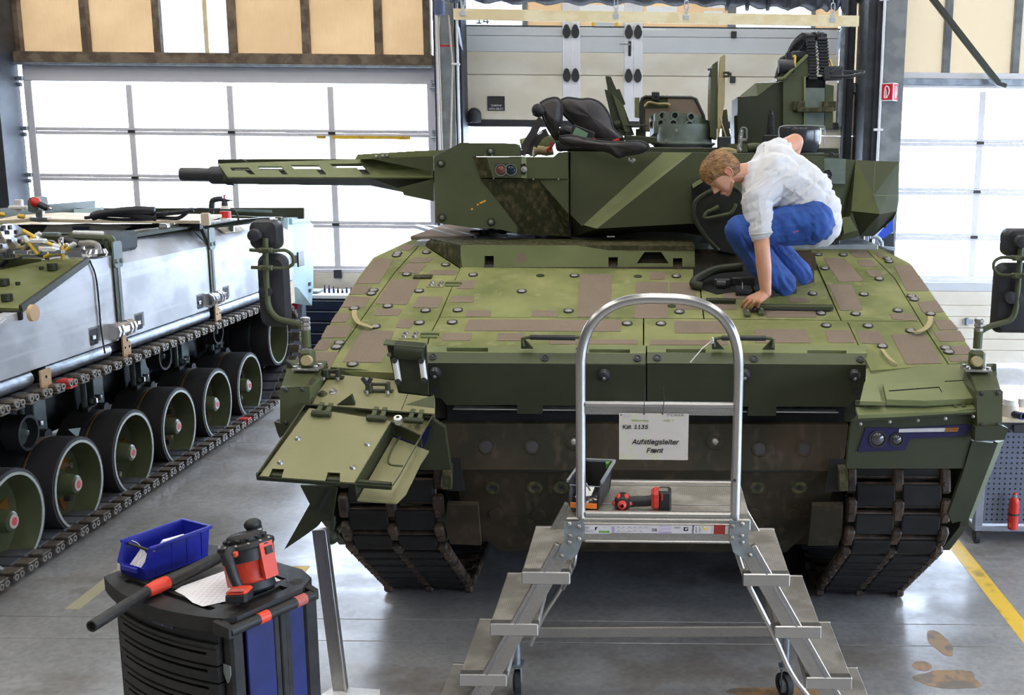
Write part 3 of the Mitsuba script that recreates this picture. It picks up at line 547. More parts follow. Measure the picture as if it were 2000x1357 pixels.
t('deck_panel', bb(-1.62, -1.2, 7.2, 8.4, 2.12, 2.15), 'antislip')
# driver's opening on the right with its folded hatch
hp = [gl(*q, -.012) for q in hatch]
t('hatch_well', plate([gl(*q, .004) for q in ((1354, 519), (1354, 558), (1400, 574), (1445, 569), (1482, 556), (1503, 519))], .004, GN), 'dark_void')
a, b = gl(1352, 556, .03), gl(1440, 523, .05)
t('hatch_rim', tube(spline([gl(1450, 521, .09), gl(1398, 527, .075), gl(1362, 545, .05), gl(1356, 556, .03), gl(1372, 560, .02)], 6), .028, 10), 'olive_dark', True)
t('hatch_gear', J(bx(gl(1410, 552, .02), (.10, .05, .05)), bx(gl(1438, 549, .02), (.06, .06, .05)), cyl(gl(1400, 555, .02), gl(1418, 556, .02), .03, 12), bx(gl(1460, 552, .03), (.08, .05, .07))), 'black_steel')
t('hatch_edge_bar', bar(gl(1470, 598, .02), gl(1628, 600, .02), .035, .025, GN), 'olive'); t('hatch_seal', bar(gl(1495, 603, .008), gl(1622, 605, .008), .025, .012, GN), 'rubber')
t('hatch_edge_bar', bar(gl(1379, 587, .015), gl(1437, 588, .015), .03, .03, GN), 'olive_dark')
for q in ((1459, 611), (1486, 608)): o = gl(*q, .012); k = t('latch', bar(o+V(0, -.04, -.01), o+V(0, .045, .012), .035, .022, GN), 'olive'); P(k, 'bolt', cyl(o, o+GN*.022, .009, 8), 'bolt_steel')
o = gl(1473, 604, .02); t('latch_ball', ball(o, .014), 'black_steel', True); o = gl(1437, 567, .03); t('hatch_roller', cyl(o, o+V(.09, .0, 0), .03, 14), 'rubber', 30)
t('tool_tag', bx(gl(1450, 560, .06), (.004, .004, .05)), 'white_plastic')
t('loose_pin', J(bx(gl(1298, 589, .015), (.014, .014, .05)), bx(gl(1298, 583, .01), (.01, .03, .01))), 'strap_tan')
# ------------------------------------------------ front bin (two hinged panels across the bow)
c6a, c6b = C(740, 640, 3.571), C(1250, 640, 4.255)
YT, YF, YB = 5.36, 5.30, 5.36
def bow(x0t, x1t, x0b, x1b, nm):
    A = [gl(x0t, 674), gl(x1t, 676)]; B = [at(x0t-1, 688, Y=YT), at(x1t+1, 689.5, Y=YT)]; Cc = [at(x0t-1, 709.5, Y=YF), at(x1t+.5, 712, Y=YF)]
    k = P(tank, nm, plate([B[0], B[1], Cc[1], Cc[0]], .02, (0, -1, .3)), 'olive')
    return k, A, B, Cc
fx = lambda px, py, Y: at(px, py, Y=Y)
for i, (xa, xb) in enumerate(((833.5, 1261.5), (1264, 1693))):
    A = [gl(xa, 672.5, .0), gl(xb, 674.5, .0)]; B = [fx(xa, 688, YT), fx(xb, 690, YT)]; Cc = [fx(xa-.5, 709, YF), fx(xb-.5, 712.5, YF)]
    low = [fx(x, y, YB) for x, y in (((832.5, 709), (841, 776), (862, 777), (872, 791), (1010, 791), (1010, 808), (1059, 808), (1059, 792), (1261.5, 792.5)) if i == 0 else ((1264, 712.5), (1264, 793), (1462, 794), (1460, 812), (1516, 812), (1516, 794), (1655, 794), (1671, 780), (1682, 779), (1692.5, 712.5)))]
    # bottom of the face lies further back than its upper edge: the face leans under
    low = [fx(*q, YF+(q[1]-710)/100*.055) for q in (((832.5, 709), (841, 776), (862, 777), (872, 791), (1010, 791), (1010, 808), (1059, 808), (1059, 792), (1261.5, 792.5), (1261.5, 711)) if i == 0 else ((1264, 711), (1264, 793), (1462, 794), (1460, 812), (1516, 812), (1516, 794), (1655, 794), (1671, 780), (1682, 779), (1692.5, 712.5)))]
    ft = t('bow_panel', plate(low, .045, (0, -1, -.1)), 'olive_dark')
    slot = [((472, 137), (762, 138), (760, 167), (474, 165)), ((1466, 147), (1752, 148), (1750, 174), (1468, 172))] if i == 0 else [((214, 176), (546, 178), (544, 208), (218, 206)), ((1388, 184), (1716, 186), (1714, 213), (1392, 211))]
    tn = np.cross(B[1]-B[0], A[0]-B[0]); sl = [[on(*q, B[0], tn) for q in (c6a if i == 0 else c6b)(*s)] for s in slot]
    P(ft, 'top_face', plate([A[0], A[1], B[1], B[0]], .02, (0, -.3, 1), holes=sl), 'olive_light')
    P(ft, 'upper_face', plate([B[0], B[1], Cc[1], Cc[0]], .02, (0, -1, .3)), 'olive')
    for s in sl: P(ft, 'grip_slot', plate([q+V(0, .02, -.035) for q in s], .01, (0, -.3, 1)), 'olive_dark')
    for q in ((c6a((376, 205), (1158, 213), (1803, 215))) if i == 0 else (C(740, 640, 3.571)((1940, 213))+c6b((945, 262), (1830, 265)))):
        o = fx(*q, YF-.0+.03); un = np.cross(B[1]-B[0], Cc[0]-B[0]); un = un/np.linalg.norm(un); un = un if un[1] < 0 else -un; o = on(*q, B[0], un)
        k = P(ft, 'bolt', lathe([(0, .004), (.012, .004), (.016, .008), (.021, .006), (.021, -.01)], o, un, 18), 'black_plastic', 40); P(k, 'socket', tm(bx((0, 0, .004), (.016, .016, .006), 0), orient(un, o, (.3, 0, 1))), 'black_steel')
    dn = np.cross(low[1]-low[0], low[-1]-low[0]); dn /= np.linalg.norm(dn); dn = dn if dn[1] < 0 else -dn
    for q in ((c6a((397, 318), (1573, 330))) if i == 0 else c6b((868, 392), (1778, 395))):
        o = on(*q, low[0], dn); k = P(ft, 'knob', lathe([(0, .038), (.018, .038), (.024, .034), (.031, .028), (.031, 0), (0, 0)], o+V(0, 0, .012), V(0, -.8, -.55), 20), 'black_plastic', 40); P(k, 'socket', lathe([(0, .046), (.008, .046), (.010, .038)], o+V(0, 0, .012), V(0, -.8, -.55), 6), 'bolt_steel')
    for q in (c6a((400, 430)) if i == 0 else c6b((1797, 532))):
        o = on(*q, low[0], dn); P(ft, 'bolt', lathe([(0, .004), (.021, .004), (.021, 0)], o, dn, 18), 'black_plastic')
    hs = (c6a((1010, 130), (998, 75), (1055, 64), (1415, 66), (1437, 85), (1440, 135)) if i == 0 else c6b((618, 160), (605, 95), (680, 82), (1050, 84), (1112, 92), (1098, 165)))
    hp3 = [fx(*q, YT-.02) for q in hs]; P(ft, 'handle', tube(fillet(hp3, .025, 5), .0085, 10), 'olive', True); P(ft, 'handle_grip', cyl(fx(*(c6a((1055, 66)) if i == 0 else c6b((680, 84)))[0], YT-.022), fx(*(c6a((1370, 70)) if i == 0 else c6b((1046, 87)))[0], YT-.022), .0135, 14), 'black_plastic', 30)
    for q, s in zip((hs[0], hs[-1]), (1, -1)): o = fx(*q, YT); P(ft, 'handle_foot', hullm([o+V(a*s, dy, z) for a, z in ((-.012, -.01), (.05, -.01), (.0, .045), (-.012, .045)) for dy in (-.012, .012)]), 'olive_dark')
o = fx(*c6b((602, 105))[0], YT-.03); t('cable_tie', J(tube([o, o+V(-.05, -.02, -.035), o+V(-.115, -.04, -.11)], .0025, 6), ring(o, (1, .2, 0), .018, .013, .006, 12)), 'white_plastic')
# light slit and channel below the bin
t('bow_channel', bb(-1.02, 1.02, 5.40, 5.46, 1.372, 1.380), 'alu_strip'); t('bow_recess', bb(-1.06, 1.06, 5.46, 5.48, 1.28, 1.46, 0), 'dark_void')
# open side panel of the bin, left
so = lambda *q: [at(*p, Y=5.06) for p in c6a(*q)]
sp = t('bin_side_panel', plate(so((47, 84), (328, 122), (345, 470), (130, 442)), .02, (0, -1, 0)), 'olive_dark'); P(sp, 'top_flange', plate([so((47, 82))[0], so((330, 104))[0], so((330, 126))[0]+V(0, -.05, 0), so((49, 100))[0]+V(0, -.05, 0)], .006, (0, -1, .5)), 'olive')
a, b = so((122, 150))[0], so((318, 168))[0]; P(sp, 'roll', J(tube([a+V(0, -.01, 0), b+V(0, -.01, 0)], .047, 16)), 'olive_dark', 30)
for (u0, v0, u1, v1) in ((125, 215, 148, 360), (310, 218, 328, 350)):
    a, b = so((u0, v0))[0]+V(0, -.035, 0), so((u1, v1))[0]+V(0, -.035, 0); k = P(sp, 'spacer_rod', cyl(a, b, .016, 12), 'white_plastic', 30)
    for e in (a, b): P(k, 'nut', cyl(e+V(0, .02, 0), e+V(0, -.02, 0), .014, 8), 'black_steel')
for u, v in ((65, 107), (95, 110), (76, 185)): o = so((u, v))[0]; P(sp, 'screw', cyl(o, o+V(0, -.014, 0), .011, 10), 'bolt_steel')
o = so((85, 290))[0]+V(0, .05, 0); t('tie_lug', J(cyl(o, o+V(.05, 0, 0), .022, 12), bx(o+V(.03, .02, -.02), (.05, .04, .04))), 'scuffed', 30)
# ------------------------------------------------ lower bow
c3, c4 = C(820, 770, 3.768), C(1420, 780, 3.309)
LY0, LYm, LYb = 5.40, 5.30, 5.62
lo = lambda px, py: at(px, py, Y=LY0+(LYm-LY0)*(py-828)/(918-828)) if py < 918 else at(px, py, Y=LYm+(LYb-LYm)*((py-918)/(1075-918))**1.6)
up_pts = [(858, 827), (1657, 829), (1650, 890), (1638, 919), (888, 917), (866, 881)]
u3 = [on(*q, lo(1257, 828), np.cross(V(1, 0, 0), lo(1257, 917)-lo(1257, 828))) for q in up_pts]; un = np.cross(V(1, 0, 0), lo(1257, 917)-lo(1257, 828)); un /= np.linalg.norm(un); un = un if un[1] < 0 else -un
holes1 = []
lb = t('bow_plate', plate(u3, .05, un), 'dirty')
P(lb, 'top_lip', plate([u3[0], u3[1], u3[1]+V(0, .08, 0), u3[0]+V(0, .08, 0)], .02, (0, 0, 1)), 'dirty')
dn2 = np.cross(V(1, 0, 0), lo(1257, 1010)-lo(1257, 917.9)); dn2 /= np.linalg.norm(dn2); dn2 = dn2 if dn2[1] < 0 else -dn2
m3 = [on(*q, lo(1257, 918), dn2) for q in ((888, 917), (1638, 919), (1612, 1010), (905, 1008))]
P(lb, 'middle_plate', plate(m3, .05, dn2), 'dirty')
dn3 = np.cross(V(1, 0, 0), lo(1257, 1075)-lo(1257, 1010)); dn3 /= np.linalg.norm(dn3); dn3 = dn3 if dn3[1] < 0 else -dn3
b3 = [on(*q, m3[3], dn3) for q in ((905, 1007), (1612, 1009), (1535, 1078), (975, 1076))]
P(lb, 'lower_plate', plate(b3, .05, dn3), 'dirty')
def bowbolt(px, py, kind):
    P0, n = (u3[0], un) if py < 918 else (m3[0], dn2)
    o = on(px, py, P0, n)
    if kind == 0: k = P(lb, 'recess', lathe([(0, .001), (.030, .001), (.036, .004), (.042, .004), (.046, 0), (.046, -.01)], o, n, 20), 'dirty', 30)
    if kind == 0: P(lb, 'recess_floor', lathe([(0, .002), (.030, .002)], o, n, 18), 'recess_dark')
    if kind == 1:
        k = P(lb, 'bolt_ring', lathe([(.022, -.004), (.022, .004), (.030, .007), (.042, .004), (.044, -.006)], o, n, 20), 'scuffed', 30); P(k, 'bore', lathe([(0, -.002), (.022, .002)], o, n, 14), 'black_steel')
    if kind == 2:
        k = P(lb, 'bolt_ring', lathe([(.022, -.004), (.022, .004), (.030, .007), (.046, .004), (.048, -.006)], o, n, 20), 'dirty', 30); P(k, 'bolt', lathe([(0, .014), (.012, .013), (.021, .004), (.022, 0)], o, n, 12), 'bolt_steel', 40)
    if kind == 3: P(lb, 'cover_disc', lathe([(0, .006), (.036, .006), (.042, .002), (.042, -.01)], o, n, 20), 'dirty', 30)
for q in ((950.6, 872), (1040, 872), (1484, 876), (1571, 876)): bowbolt(*q, 0)
for q in ((1121, 862), (1396, 862)): bowbolt(*q, 2)
for q in ((960.6, 952), (1044, 952), (1095, 952), (1478, 952), (1561, 952)): bowbolt(*q, 1)
for q in ((968, 1003.5), (1051, 1005), (1470, 1003), (1550, 1005)): bowbolt(*q, 3)
for xa, xb in ((938, 1115), (1447, 1585)):
    a, b = on(xa, 919, m3[0], dn2), on(xb, 919, m3[0], dn2); P(lb, 'weld_groove', bar(a+dn2*.002, b+dn2*.002, .008, .012, dn2), 'dark_void')
for s, cc, hk, gd in ((-1, c3, ((178, 466), (300, 466), (330, 710), (200, 712)), ((200, 815), (425, 818), (452, 1112), (225, 1100), (195, 980))), (1, c4, ((668, 385), (768, 385), (762, 595), (632, 597)), ((552, 690), (752, 688), (742, 880), (715, 943), (523, 945)))):
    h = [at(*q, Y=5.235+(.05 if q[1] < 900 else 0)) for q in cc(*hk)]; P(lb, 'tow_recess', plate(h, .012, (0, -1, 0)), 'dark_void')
    cx = sum(q[0] for q in h)/4+s*.028; z0, z1 = h[0][2], h[2][2]
    P(lb, 'tow_hook', hullm([V(cx+dx, 5.22+dy, z) for dx in (-.022, .022) for dy, z in ((.1, z0-.01), (-.01, z0-.05), (-.035, z0-.14), (-.02, z1+.02), (.05, z1), (.1, z1+.03))]), 'scuffed')
    g = [at(*q, Y=5.24+.16*max(0, (q[1]-985)/85)) for q in cc(*gd)]; P(lb, 'track_guard', J(plate(g, .03, (0, -1, 0))), 'dirty')
# headlight fronts beneath the fenders
c2, c1 = C(1600, 640, 3.768), C(490, 640, 3.768)
fy = 4.90
ff = [at(*q, Y=fy) for q in c2((250, 688), (1180, 628), (1140, 735), (1060, 1036), (200, 1036), (232, 745))]
fr = t('fender_front', plate(ff, .04, (0, -1, 0)), 'olive_dark')
hl = t('headlight_unit', plate([at(*q, Y=fy-.008) for q in c2((283, 912), (345, 735), (590, 738), (1120, 712), (1090, 795), (668, 818), (628, 900))], .02, (0, -1, 0)), 'lamp_purple', label='dark purple headlight unit')
for (u, v, r) in ((430, 817, .036), (570, 822, .028)):
    o = at(*c2((u, v))[0], Y=fy-.008); k = P(hl, 'lamp', lathe([(0, .014), (r*.6, .011), (r*.95, .002), (r, -.002)], o, (0, -1, 0), 20), 'lamp_glass', True); P(hl, 'lamp_rim', ring(o, (0, 1, 0), r*1.2, r*.97, .016, 20), 'black_plastic')
P(hl, 'light_bar', plate([at(*q, Y=fy-.014) for q in c2((590, 745), (930, 738), (920, 765), (585, 770))], .008, (0, -1, 0)), 'print_grey'); P(hl, 'indicator', plate([at(*q, Y=fy-.014) for q in c2((932, 737), (1030, 735), (1020, 764), (922, 766))], .008, (0, -1, 0)), 'amber')
lf = t('fender_front', plate([at(*q, Y=fy) for q in ((605, 800), (835, 812), (868, 835), (880, 918), (610, 914), (590, 870))], .04, (0, -1, 0)), 'olive_dark')
t('headlight_unit', plate([at(*q, Y=fy-.01) for q in ((826, 880), (842, 835), (800, 838), (700, 835), (700, 878))], .012, (0, -1, 0)), 'lamp_purple', label='dark purple headlight unit')
# right fender cover: folded sheet-metal lid
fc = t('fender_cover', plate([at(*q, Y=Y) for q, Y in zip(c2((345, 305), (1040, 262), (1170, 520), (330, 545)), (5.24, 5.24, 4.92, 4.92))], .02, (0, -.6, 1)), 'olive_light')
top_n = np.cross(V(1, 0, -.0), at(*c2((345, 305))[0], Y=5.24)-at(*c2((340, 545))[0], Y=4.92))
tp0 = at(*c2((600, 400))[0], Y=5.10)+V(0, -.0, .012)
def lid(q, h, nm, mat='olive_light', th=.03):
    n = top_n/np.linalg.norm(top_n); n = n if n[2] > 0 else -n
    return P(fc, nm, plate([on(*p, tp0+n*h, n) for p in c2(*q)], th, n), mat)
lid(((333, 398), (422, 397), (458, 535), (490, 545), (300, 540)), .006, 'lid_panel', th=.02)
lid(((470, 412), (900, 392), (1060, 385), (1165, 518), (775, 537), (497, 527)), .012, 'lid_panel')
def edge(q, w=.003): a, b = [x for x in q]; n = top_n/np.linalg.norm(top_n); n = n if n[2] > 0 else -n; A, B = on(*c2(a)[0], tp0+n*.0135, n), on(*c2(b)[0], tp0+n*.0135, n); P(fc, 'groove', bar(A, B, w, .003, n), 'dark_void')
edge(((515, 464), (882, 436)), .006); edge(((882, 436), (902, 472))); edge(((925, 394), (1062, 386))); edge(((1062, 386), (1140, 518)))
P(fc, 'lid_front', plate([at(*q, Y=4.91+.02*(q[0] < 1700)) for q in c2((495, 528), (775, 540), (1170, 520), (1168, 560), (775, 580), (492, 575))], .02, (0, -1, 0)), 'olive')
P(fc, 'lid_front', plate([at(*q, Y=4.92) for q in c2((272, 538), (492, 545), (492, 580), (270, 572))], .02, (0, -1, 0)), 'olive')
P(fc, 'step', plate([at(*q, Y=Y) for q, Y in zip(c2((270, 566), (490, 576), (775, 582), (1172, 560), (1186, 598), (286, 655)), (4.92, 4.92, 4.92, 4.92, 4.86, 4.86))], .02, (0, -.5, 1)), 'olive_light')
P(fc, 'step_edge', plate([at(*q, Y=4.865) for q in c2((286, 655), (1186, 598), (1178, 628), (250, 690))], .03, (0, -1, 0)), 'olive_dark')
for u, v in ((355, 617), (413, 612), (1005, 575), (1062, 570)): o = at(*c2((u, v))[0], Y=4.895); P(fc, 'screw', lathe([(0, .004), (.009, .003), (.011, 0)], o, (0, -.3, 1), 10), 'olive')
for u, v in ((305, 708), (520, 692), (727, 682), (930, 668), (1133, 652)): o = at(*c2((u, v))[0], Y=4.86); P(fc, 'screw', lathe([(0, .006), (.007, .004), (.009, 0)], o, (0, -1, 0), 10), 'bolt_steel')
# corner blocks carrying the mirrors
def corner(cc, top_q, front_q, side, flange_q, bolts, fins, Yf=4.85, Yb=5.2):
    T = [at(*q, Y=Y) for q, Y in zip(cc(*top_q[0]), top_q[1])]; k = t('corner_block', plate(T, .02, (0, -.5, 1)), 'olive')
    Fq = [at(*q, Y=Yf) for q in cc(*front_q)]; P(k, 'front_face', plate(Fq, .03, (0, -1, 0)), 'olive'); P(k, 'core', hullm([x+V(0, .02, -.01) for x in Fq]+[x+V(0, .0, -.03) for x in T]+[x+V(0, .4, 0) for x in Fq]), 'olive')
    P(k, 'flange', plate([at(*q, Y=Yf-.02) for q in cc(*flange_q)], .06, (0, -1, 0)), 'olive_dark')
    for b in bolts: o = at(*cc(b)[0], Y=Yf); P(k, 'bolt', lathe([(0, .010), (.006, .010), (.010, .006), (.012, 0)], o, (0, -1, 0), 10), 'black_steel')
    return k
kR = corner(c2, (((1062, 262), (1280, 255), (1305, 272), (1300, 345), (1335, 455), (1158, 462), (1110, 330)), (5.2, 5.2, 5.2, 5.05, 4.85, 4.85, 5.08)), ((1158, 462), (1336, 455), (1352, 470), (1345, 725), (1165, 727), (1160, 560)), 1, ((1150, 728), (1345, 722), (1395, 742), (1362, 826), (1145, 834)), ((1197, 483), (1315, 480), (1193, 712), (1315, 712)), 0)
kL = corner(c1, (((270, 225), (540, 232), (560, 262), (520, 330), (432, 432), (215, 440), (262, 335), (262, 300)), (5.2, 5.2, 5.2, 5.08, 4.85, 4.85, 5.06, 5.12)), ((215, 440), (432, 430), (432, 560), (290, 740), (215, 722)), -1, ((172, 692), (215, 705), (300, 745), (212, 812), (190, 760)), ((257, 455), (380, 453), (257, 697)), 0)
P(kL, 'inner_face', plate([at(*q, Y=Y) for q, Y in zip(c1((432, 432), (560, 262), (582, 318), (440, 560)), (4.85, 5.2, 5.2, 4.87))], .02, (1, 0, 0)), 'scuffed')
for cc, q in ((c2, ((1240, 330), (1300, 272), (1308, 350))), (c1, ((258, 238), (268, 325), (328, 298)))): P(kR if cc is c2 else kL, 'rib', plate([at(*p, Y=5.10) for p in cc(*q)], .03, (0, -1, 0)), 'olive_dark')
# side skirts at the front corners
sk = t('front_skirt', J(plate([at(*q, Y=4.89) for q in c4((1585, 268), (1750, 285), (1560, 775), (1455, 800), (1430, 740), (1530, 460))], .03, (0, -1, 0))), 'olive_dark')
P(sk, 'edge_face', plate([at(*q, Y=Y) for q, Y in zip(c4((1750, 280), (1787, 262), (1740, 430), (1575, 765), (1555, 778)), (4.89, 5.03, 5.03, 5.03, 4.89))], .02, (1, -.3, 0)), 'olive')
c5e = C(560, 920, 5.)
sk = t('front_skirt', plate([at(*q, Y=4.89) for q in c5e((130, 138), (420, 150), (490, 165), (440, 490), (345, 478), (300, 540), (160, 640), (-25, 765), (225, 320))], .02, (0, -1, 0)), 'olive_dark')
P(sk, 'strut', bar(at(*c5e((300, 400))[0], Y=4.87), at(*c5e((430, 180))[0], Y=4.87), .01, .006, (0, -1, 0)), 'black_steel')
o = at(*c5e((432, 640))[0], Y=5.3); k = t('tow_shackle', J(ball(o, .042), tube([o, at(*c5e((455, 500))[0], Y=5.3), at(*c5e((452, 440))[0], Y=5.3)], .014), tube([o+V(.03, 0, .03), o+V(.09, .1, .05)], .02)), 'olive_dark', 40)
# left fender: open tray and hinged cover hanging outwards
ty = lambda u, v: 4.83+.30*(1-(v-330)/300.)
tray = [at(*c1((u, v))[0], Y=ty(u, v)) for u, v in ((590, 335), (1062, 388), (1085, 480), (1352, 512), (1352, 632), (985, 604), (420, 560), (500, 470))]
ft = t('fender_tray', plate([tray[0], tray[1], tray[2], tray[3], tray[4], tray[5], tray[6], tray[7]], .02, (0, -.5, 1)), 'olive_inner')
a = [at(*c1((u, v))[0], Y=5.135) for u, v in ((583, 290), (1060, 330), (1062, 386), (640, 352), (588, 335))]; P(ft, 'rear_lip', plate(a, .015, (0, -1, 0)), 'olive')
P(ft, 'lip_edge', plate([tray[3], tray[4]+V(0, -.005, 0), tray[4]+V(0, -.005, -.02), tray[5]+V(0, -.005, -.02), tray[5]], .01, (0, -1, .2)), 'olive')
def bracket(u, v, w, hgt, mat='olive_dark'):
    o = at(*c1((u, v))[0], Y=ty(u, v)); k = P(ft, 'catch', J(bx(o+V(-w/2, 0, .025), (.03, .035, .05)), bx(o+V(w/2, 0, .025), (.02, .035, .05)), tube([o+V(-w/2, -.0, .04), o+V(w/2, 0, .04)], .008), bx(o+V(0, .01, .006), (w+.05, .04, .01))), mat); P(k, 'screw', J(cyl(o+V(-w/2-.005, -.03, 0), o+V(-w/2-.005, -.03, .014), .010, 10), cyl(o+V(w/2+.005, -.03, 0), o+V(w/2+.005, -.03, .014), .010, 10)), 'bolt_steel')
    return o
bracket(600, 375, .06, 0); o = bracket(940, 475, .09, 0); P(ft, 'wing_nut', J(bar(o+V(-.05, -.01, .04), o+V(-.075, -.01, .075), .01, .02), bar(o+V(-.05, -.01, .04), o+V(-.03, -.01, .075), .01, .02)), 'black_steel')
o = at(*c1((715, 562))[0], Y=ty(715, 562)); P(ft, 'catch', hullm([o+V(x, y, z) for x, z in ((-.05, 0), (.035, 0), (.02, .05)) for y in (-.012, .012)]), 'olive_dark')
for u, v, r in ((528, 488, .02), (607, 470, .018)): o = at(*c1((u, v))[0], Y=ty(u, v)); P(ft, 'screw', lathe([(0, .014), (r*.7, .012), (r, .004), (r*1.3, 0)], o, (0, -.3, 1), 10), 'bolt_steel' if r < .02 else 'scuffed')
P(ft, 'seam', bar(at(*c1((1155, 488))[0], Y=ty(0, 488)), at(*c1((1108, 606))[0], Y=ty(0, 606)), .003, .003, (0, 0, 1)), 'dark_void')
# flap plane through hinge line and outer edge
h0, h1, e0 = at(*c1((405, 568))[0], Y=4.82), at(*c1((1340, 642))[0], Y=4.82), at(*c1((50, 1090))[0], Y=4.40)
fn_ = np.cross(h1-h0, e0-h0); fn_ /= np.linalg.norm(fn_); fn_ = fn_ if fn_[2] > 0 else -fn_
fp = lambda q, h=0.: [on(*p, h0+fn_*h, fn_) for p in c1(*q)]
flap_q = ((402, 568), (1335, 642), (1250, 790), (1212, 865), (1200, 885), (1092, 1080), (1038, 1162), (45, 1088))
pocket_q = ((1035, 700), (1246, 800), (1205, 868), (1085, 1082), (1032, 1150), (775, 1138))
fl2 = t('fender_flap', plate(fp(flap_q, -.045), .012, fn_, holes=[fp(pocket_q, -.045)]), 'olive_inner', label='open flap hanging forward')
pts = fp(flap_q, -.045); up_ = fp(flap_q, .0)
rim = [plate([pts[i], pts[(i+1) % 8], up_[(i+1) % 8], up_[i]], .006, np.cross(pts[(i+1) % 8]-pts[i], fn_)) for i in range(8)]
P(fl2, 'rim', J(*rim), 'olive_dark')
P(fl2, 'rim', bar(pts[6]+V(0, -.004, .0), pts[7]+V(0, -.004, 0), .02, .04, fn_), 'olive_dark')
P(fl2, 'raised_panel', plate(fp(((430, 590), (1035, 688), (765, 1140), (655, 1132), (655, 1068), (565, 1062), (545, 1128), (225, 1105), (245, 1040), (158, 1035), (130, 1096), (62, 1090)), -.012), .004, fn_), 'olive_inner')
a_, b_ = fp(((1035, 690),), -.012)[0], fp(((765, 1140),), -.012)[0]; P(fl2, 'panel_side', plate([a_, b_, b_-fn_*.10, a_-fn_*.10], .004, (1, -.4, 0)), 'olive_dark')
P(fl2, 'pocket_floor', plate([x-fn_*.10 for x in fp(((1035, 690), (1300, 790), (1240, 880), (1130, 1100), (1060, 1170), (765, 1150)), -.0)], .01, fn_), 'olive_inner')
a_, b_ = fp(((1030, 695),), -.03)[0], fp(((1250, 795),), -.03)[0]; P(fl2, 'pocket_wall', plate([a_, b_, b_-fn_*.075, a_-fn_*.075], .006, (0, -1, 0)), 'olive_dark')
P(fl2, 'pocket_weld', tube(spline(fp(((1200, 810), (1100, 800), (1010, 985), (1125, 1018)), -.097), 5), .004, 6), 'olive', True)
for u, v in ((520, 622), (925, 655), (1200, 672)):
    a, b = fp(((u-75, v+5), (u+70, v+16)), .004); k = P(fl2, 'hinge', bar(a, b, .028, .022, fn_), 'olive_dark')
    for s in (.3, .75): c = a+(b-a)*s; P(k, 'knuckle', bar(c, c+V(0, .085, .03), .022, .014, fn_), 'olive')
for u, v in ((345, 815), (218, 992), (858, 857), (750, 1028)): o = fp(((u, v),), -.012)[0]; P(fl2, 'screw', lathe([(0, .010), (.008, .009), (.013, .003), (.015, 0)], o, fn_, 10), 'bolt_steel')
o = fp(((1082, 668),), .0)[0]; P(fl2, 'knob', lathe([(.008, .04), (.020, .036), (.020, .02), (.012, .016), (.016, 0)], o-fn_*.03, fn_, 14), 'white_plastic', 40)
# ------------------------------------------------ tracks
def track_path(step=.155):
    """closed loop (y, z, tangent) of the track, from the front idler down and back"""
    cy, cz, R = 5.70, .86, .36; a = [(cy+R*math.cos(q), cz+R*math.sin(q)) for q in np.radians(np.arange(80, 236, 6))]
    gnd = [(6.22, .045), (6.5, .045), (11.2, .045), (11.6, .16)]; rear = [(11.9+.34*math.cos(q), .72+.34*math.sin(q)) for q in np.radians(np.arange(-60, 91, 10))]
    p = np.array(a+gnd+rear+[(11.6, 1.1), (5.76, 1.215)]); s = np.r_[0, np.cumsum(np.linalg.norm(np.diff(p, axis=0), axis=1))]
    n = int(s[-1]/step); u = np.arange(n)*s[-1]/n; return np.c_[np.interp(u, s, p[:, 0]), np.interp(u, s, p[:, 1])]
TP = track_path()
def link_meshes(w):
    pads = [bx((s*w*.235, 0, .012), (w*.40, .118, .05), .008) for s in (-1, 1)]
    body = J(cyl((-w*.46, -.05, 0), (w*.46, -.05, 0), .020, 10), cyl((-w*.46, .05, 0), (w*.46, .05, 0), .020, 10), bx((0, 0, -.01), (w*.9, .10, .03), .004), hullm([(x, y, z) for x in (-.02, .02) for y, z in ((-.04, -.02), (.04, -.02), (-.02, -.10), (.02, -.10))]))
    conns = [J(bx((0, .078, .008), (.055, .12, .05), .01), cyl((0, .078, .03), (0, .078, .037), .013, 8))]+[J(bx((s*w*.48, .078, .008), (.055, .135, .056), .012), cyl((s*w*.48, .06, .03), (s*w*.48, .06, .043), .014, 8)) for s in (-1, 1)]
    return [body]+pads+conns
def lay_track(owner, xc, w, path, names=('track_link', 'pad', 'pad', 'connector', 'connector', 'connector'), mats=('track_steel', 'pad_rubber', 'pad_rubber', 'track_steel', 'track_steel', 'track_steel'), keep=None, flip=1):
    raw = link_meshes(w); ms = [G(m, mt) for m, mt in zip(raw, mats)]; n = len(path); rest = []
    for i in range(n):
        a, b = path[i], path[(i+1) % n]; d = V(0, *(b-a)); d /= np.linalg.norm(d); o = np.cross(V(1, 0, 0), d)   # outward normal
        Mx = np.eye(4); Mx[:3, 0], Mx[:3, 1], Mx[:3, 2], Mx[:3, 3] = V(1, 0, 0), -d*flip, -o*flip, V(xc, (a[0]+b[0])/2, (a[1]+b[1])/2)
        if np.linalg.det(Mx[:3, :3]) < 0: Mx[:3, 0] *= -1
        if keep and not keep(a): continue
        if a[0] > 6.6 or a[1] > 1.15:
            rest += [tm(m, Mx) for m in raw]; continue
        k = P(owner, names[0], ms[0], tw=Mx)
        for nm, m in zip(names[1:], ms[1:]): P(k, nm, m, tw=Mx)
    P(owner, 'track_run', J(*rest), 'pad_rubber', kind='stuff')
wheel_d = lathe([(0, -.14), (.12, -.14), (.25, -.05), (.28, -.02), (.28, .12), (.26, .12), (.24, .0), (.1, -.06), (.08, .04), (0, .05)], n=24)
tyre = ring((0, 0, .02), (0, 0, 1), .315, .278, .2, 28)
wm, tmh = G(wheel_d, 'olive', 40), G(tyre, 'rubber', 40)
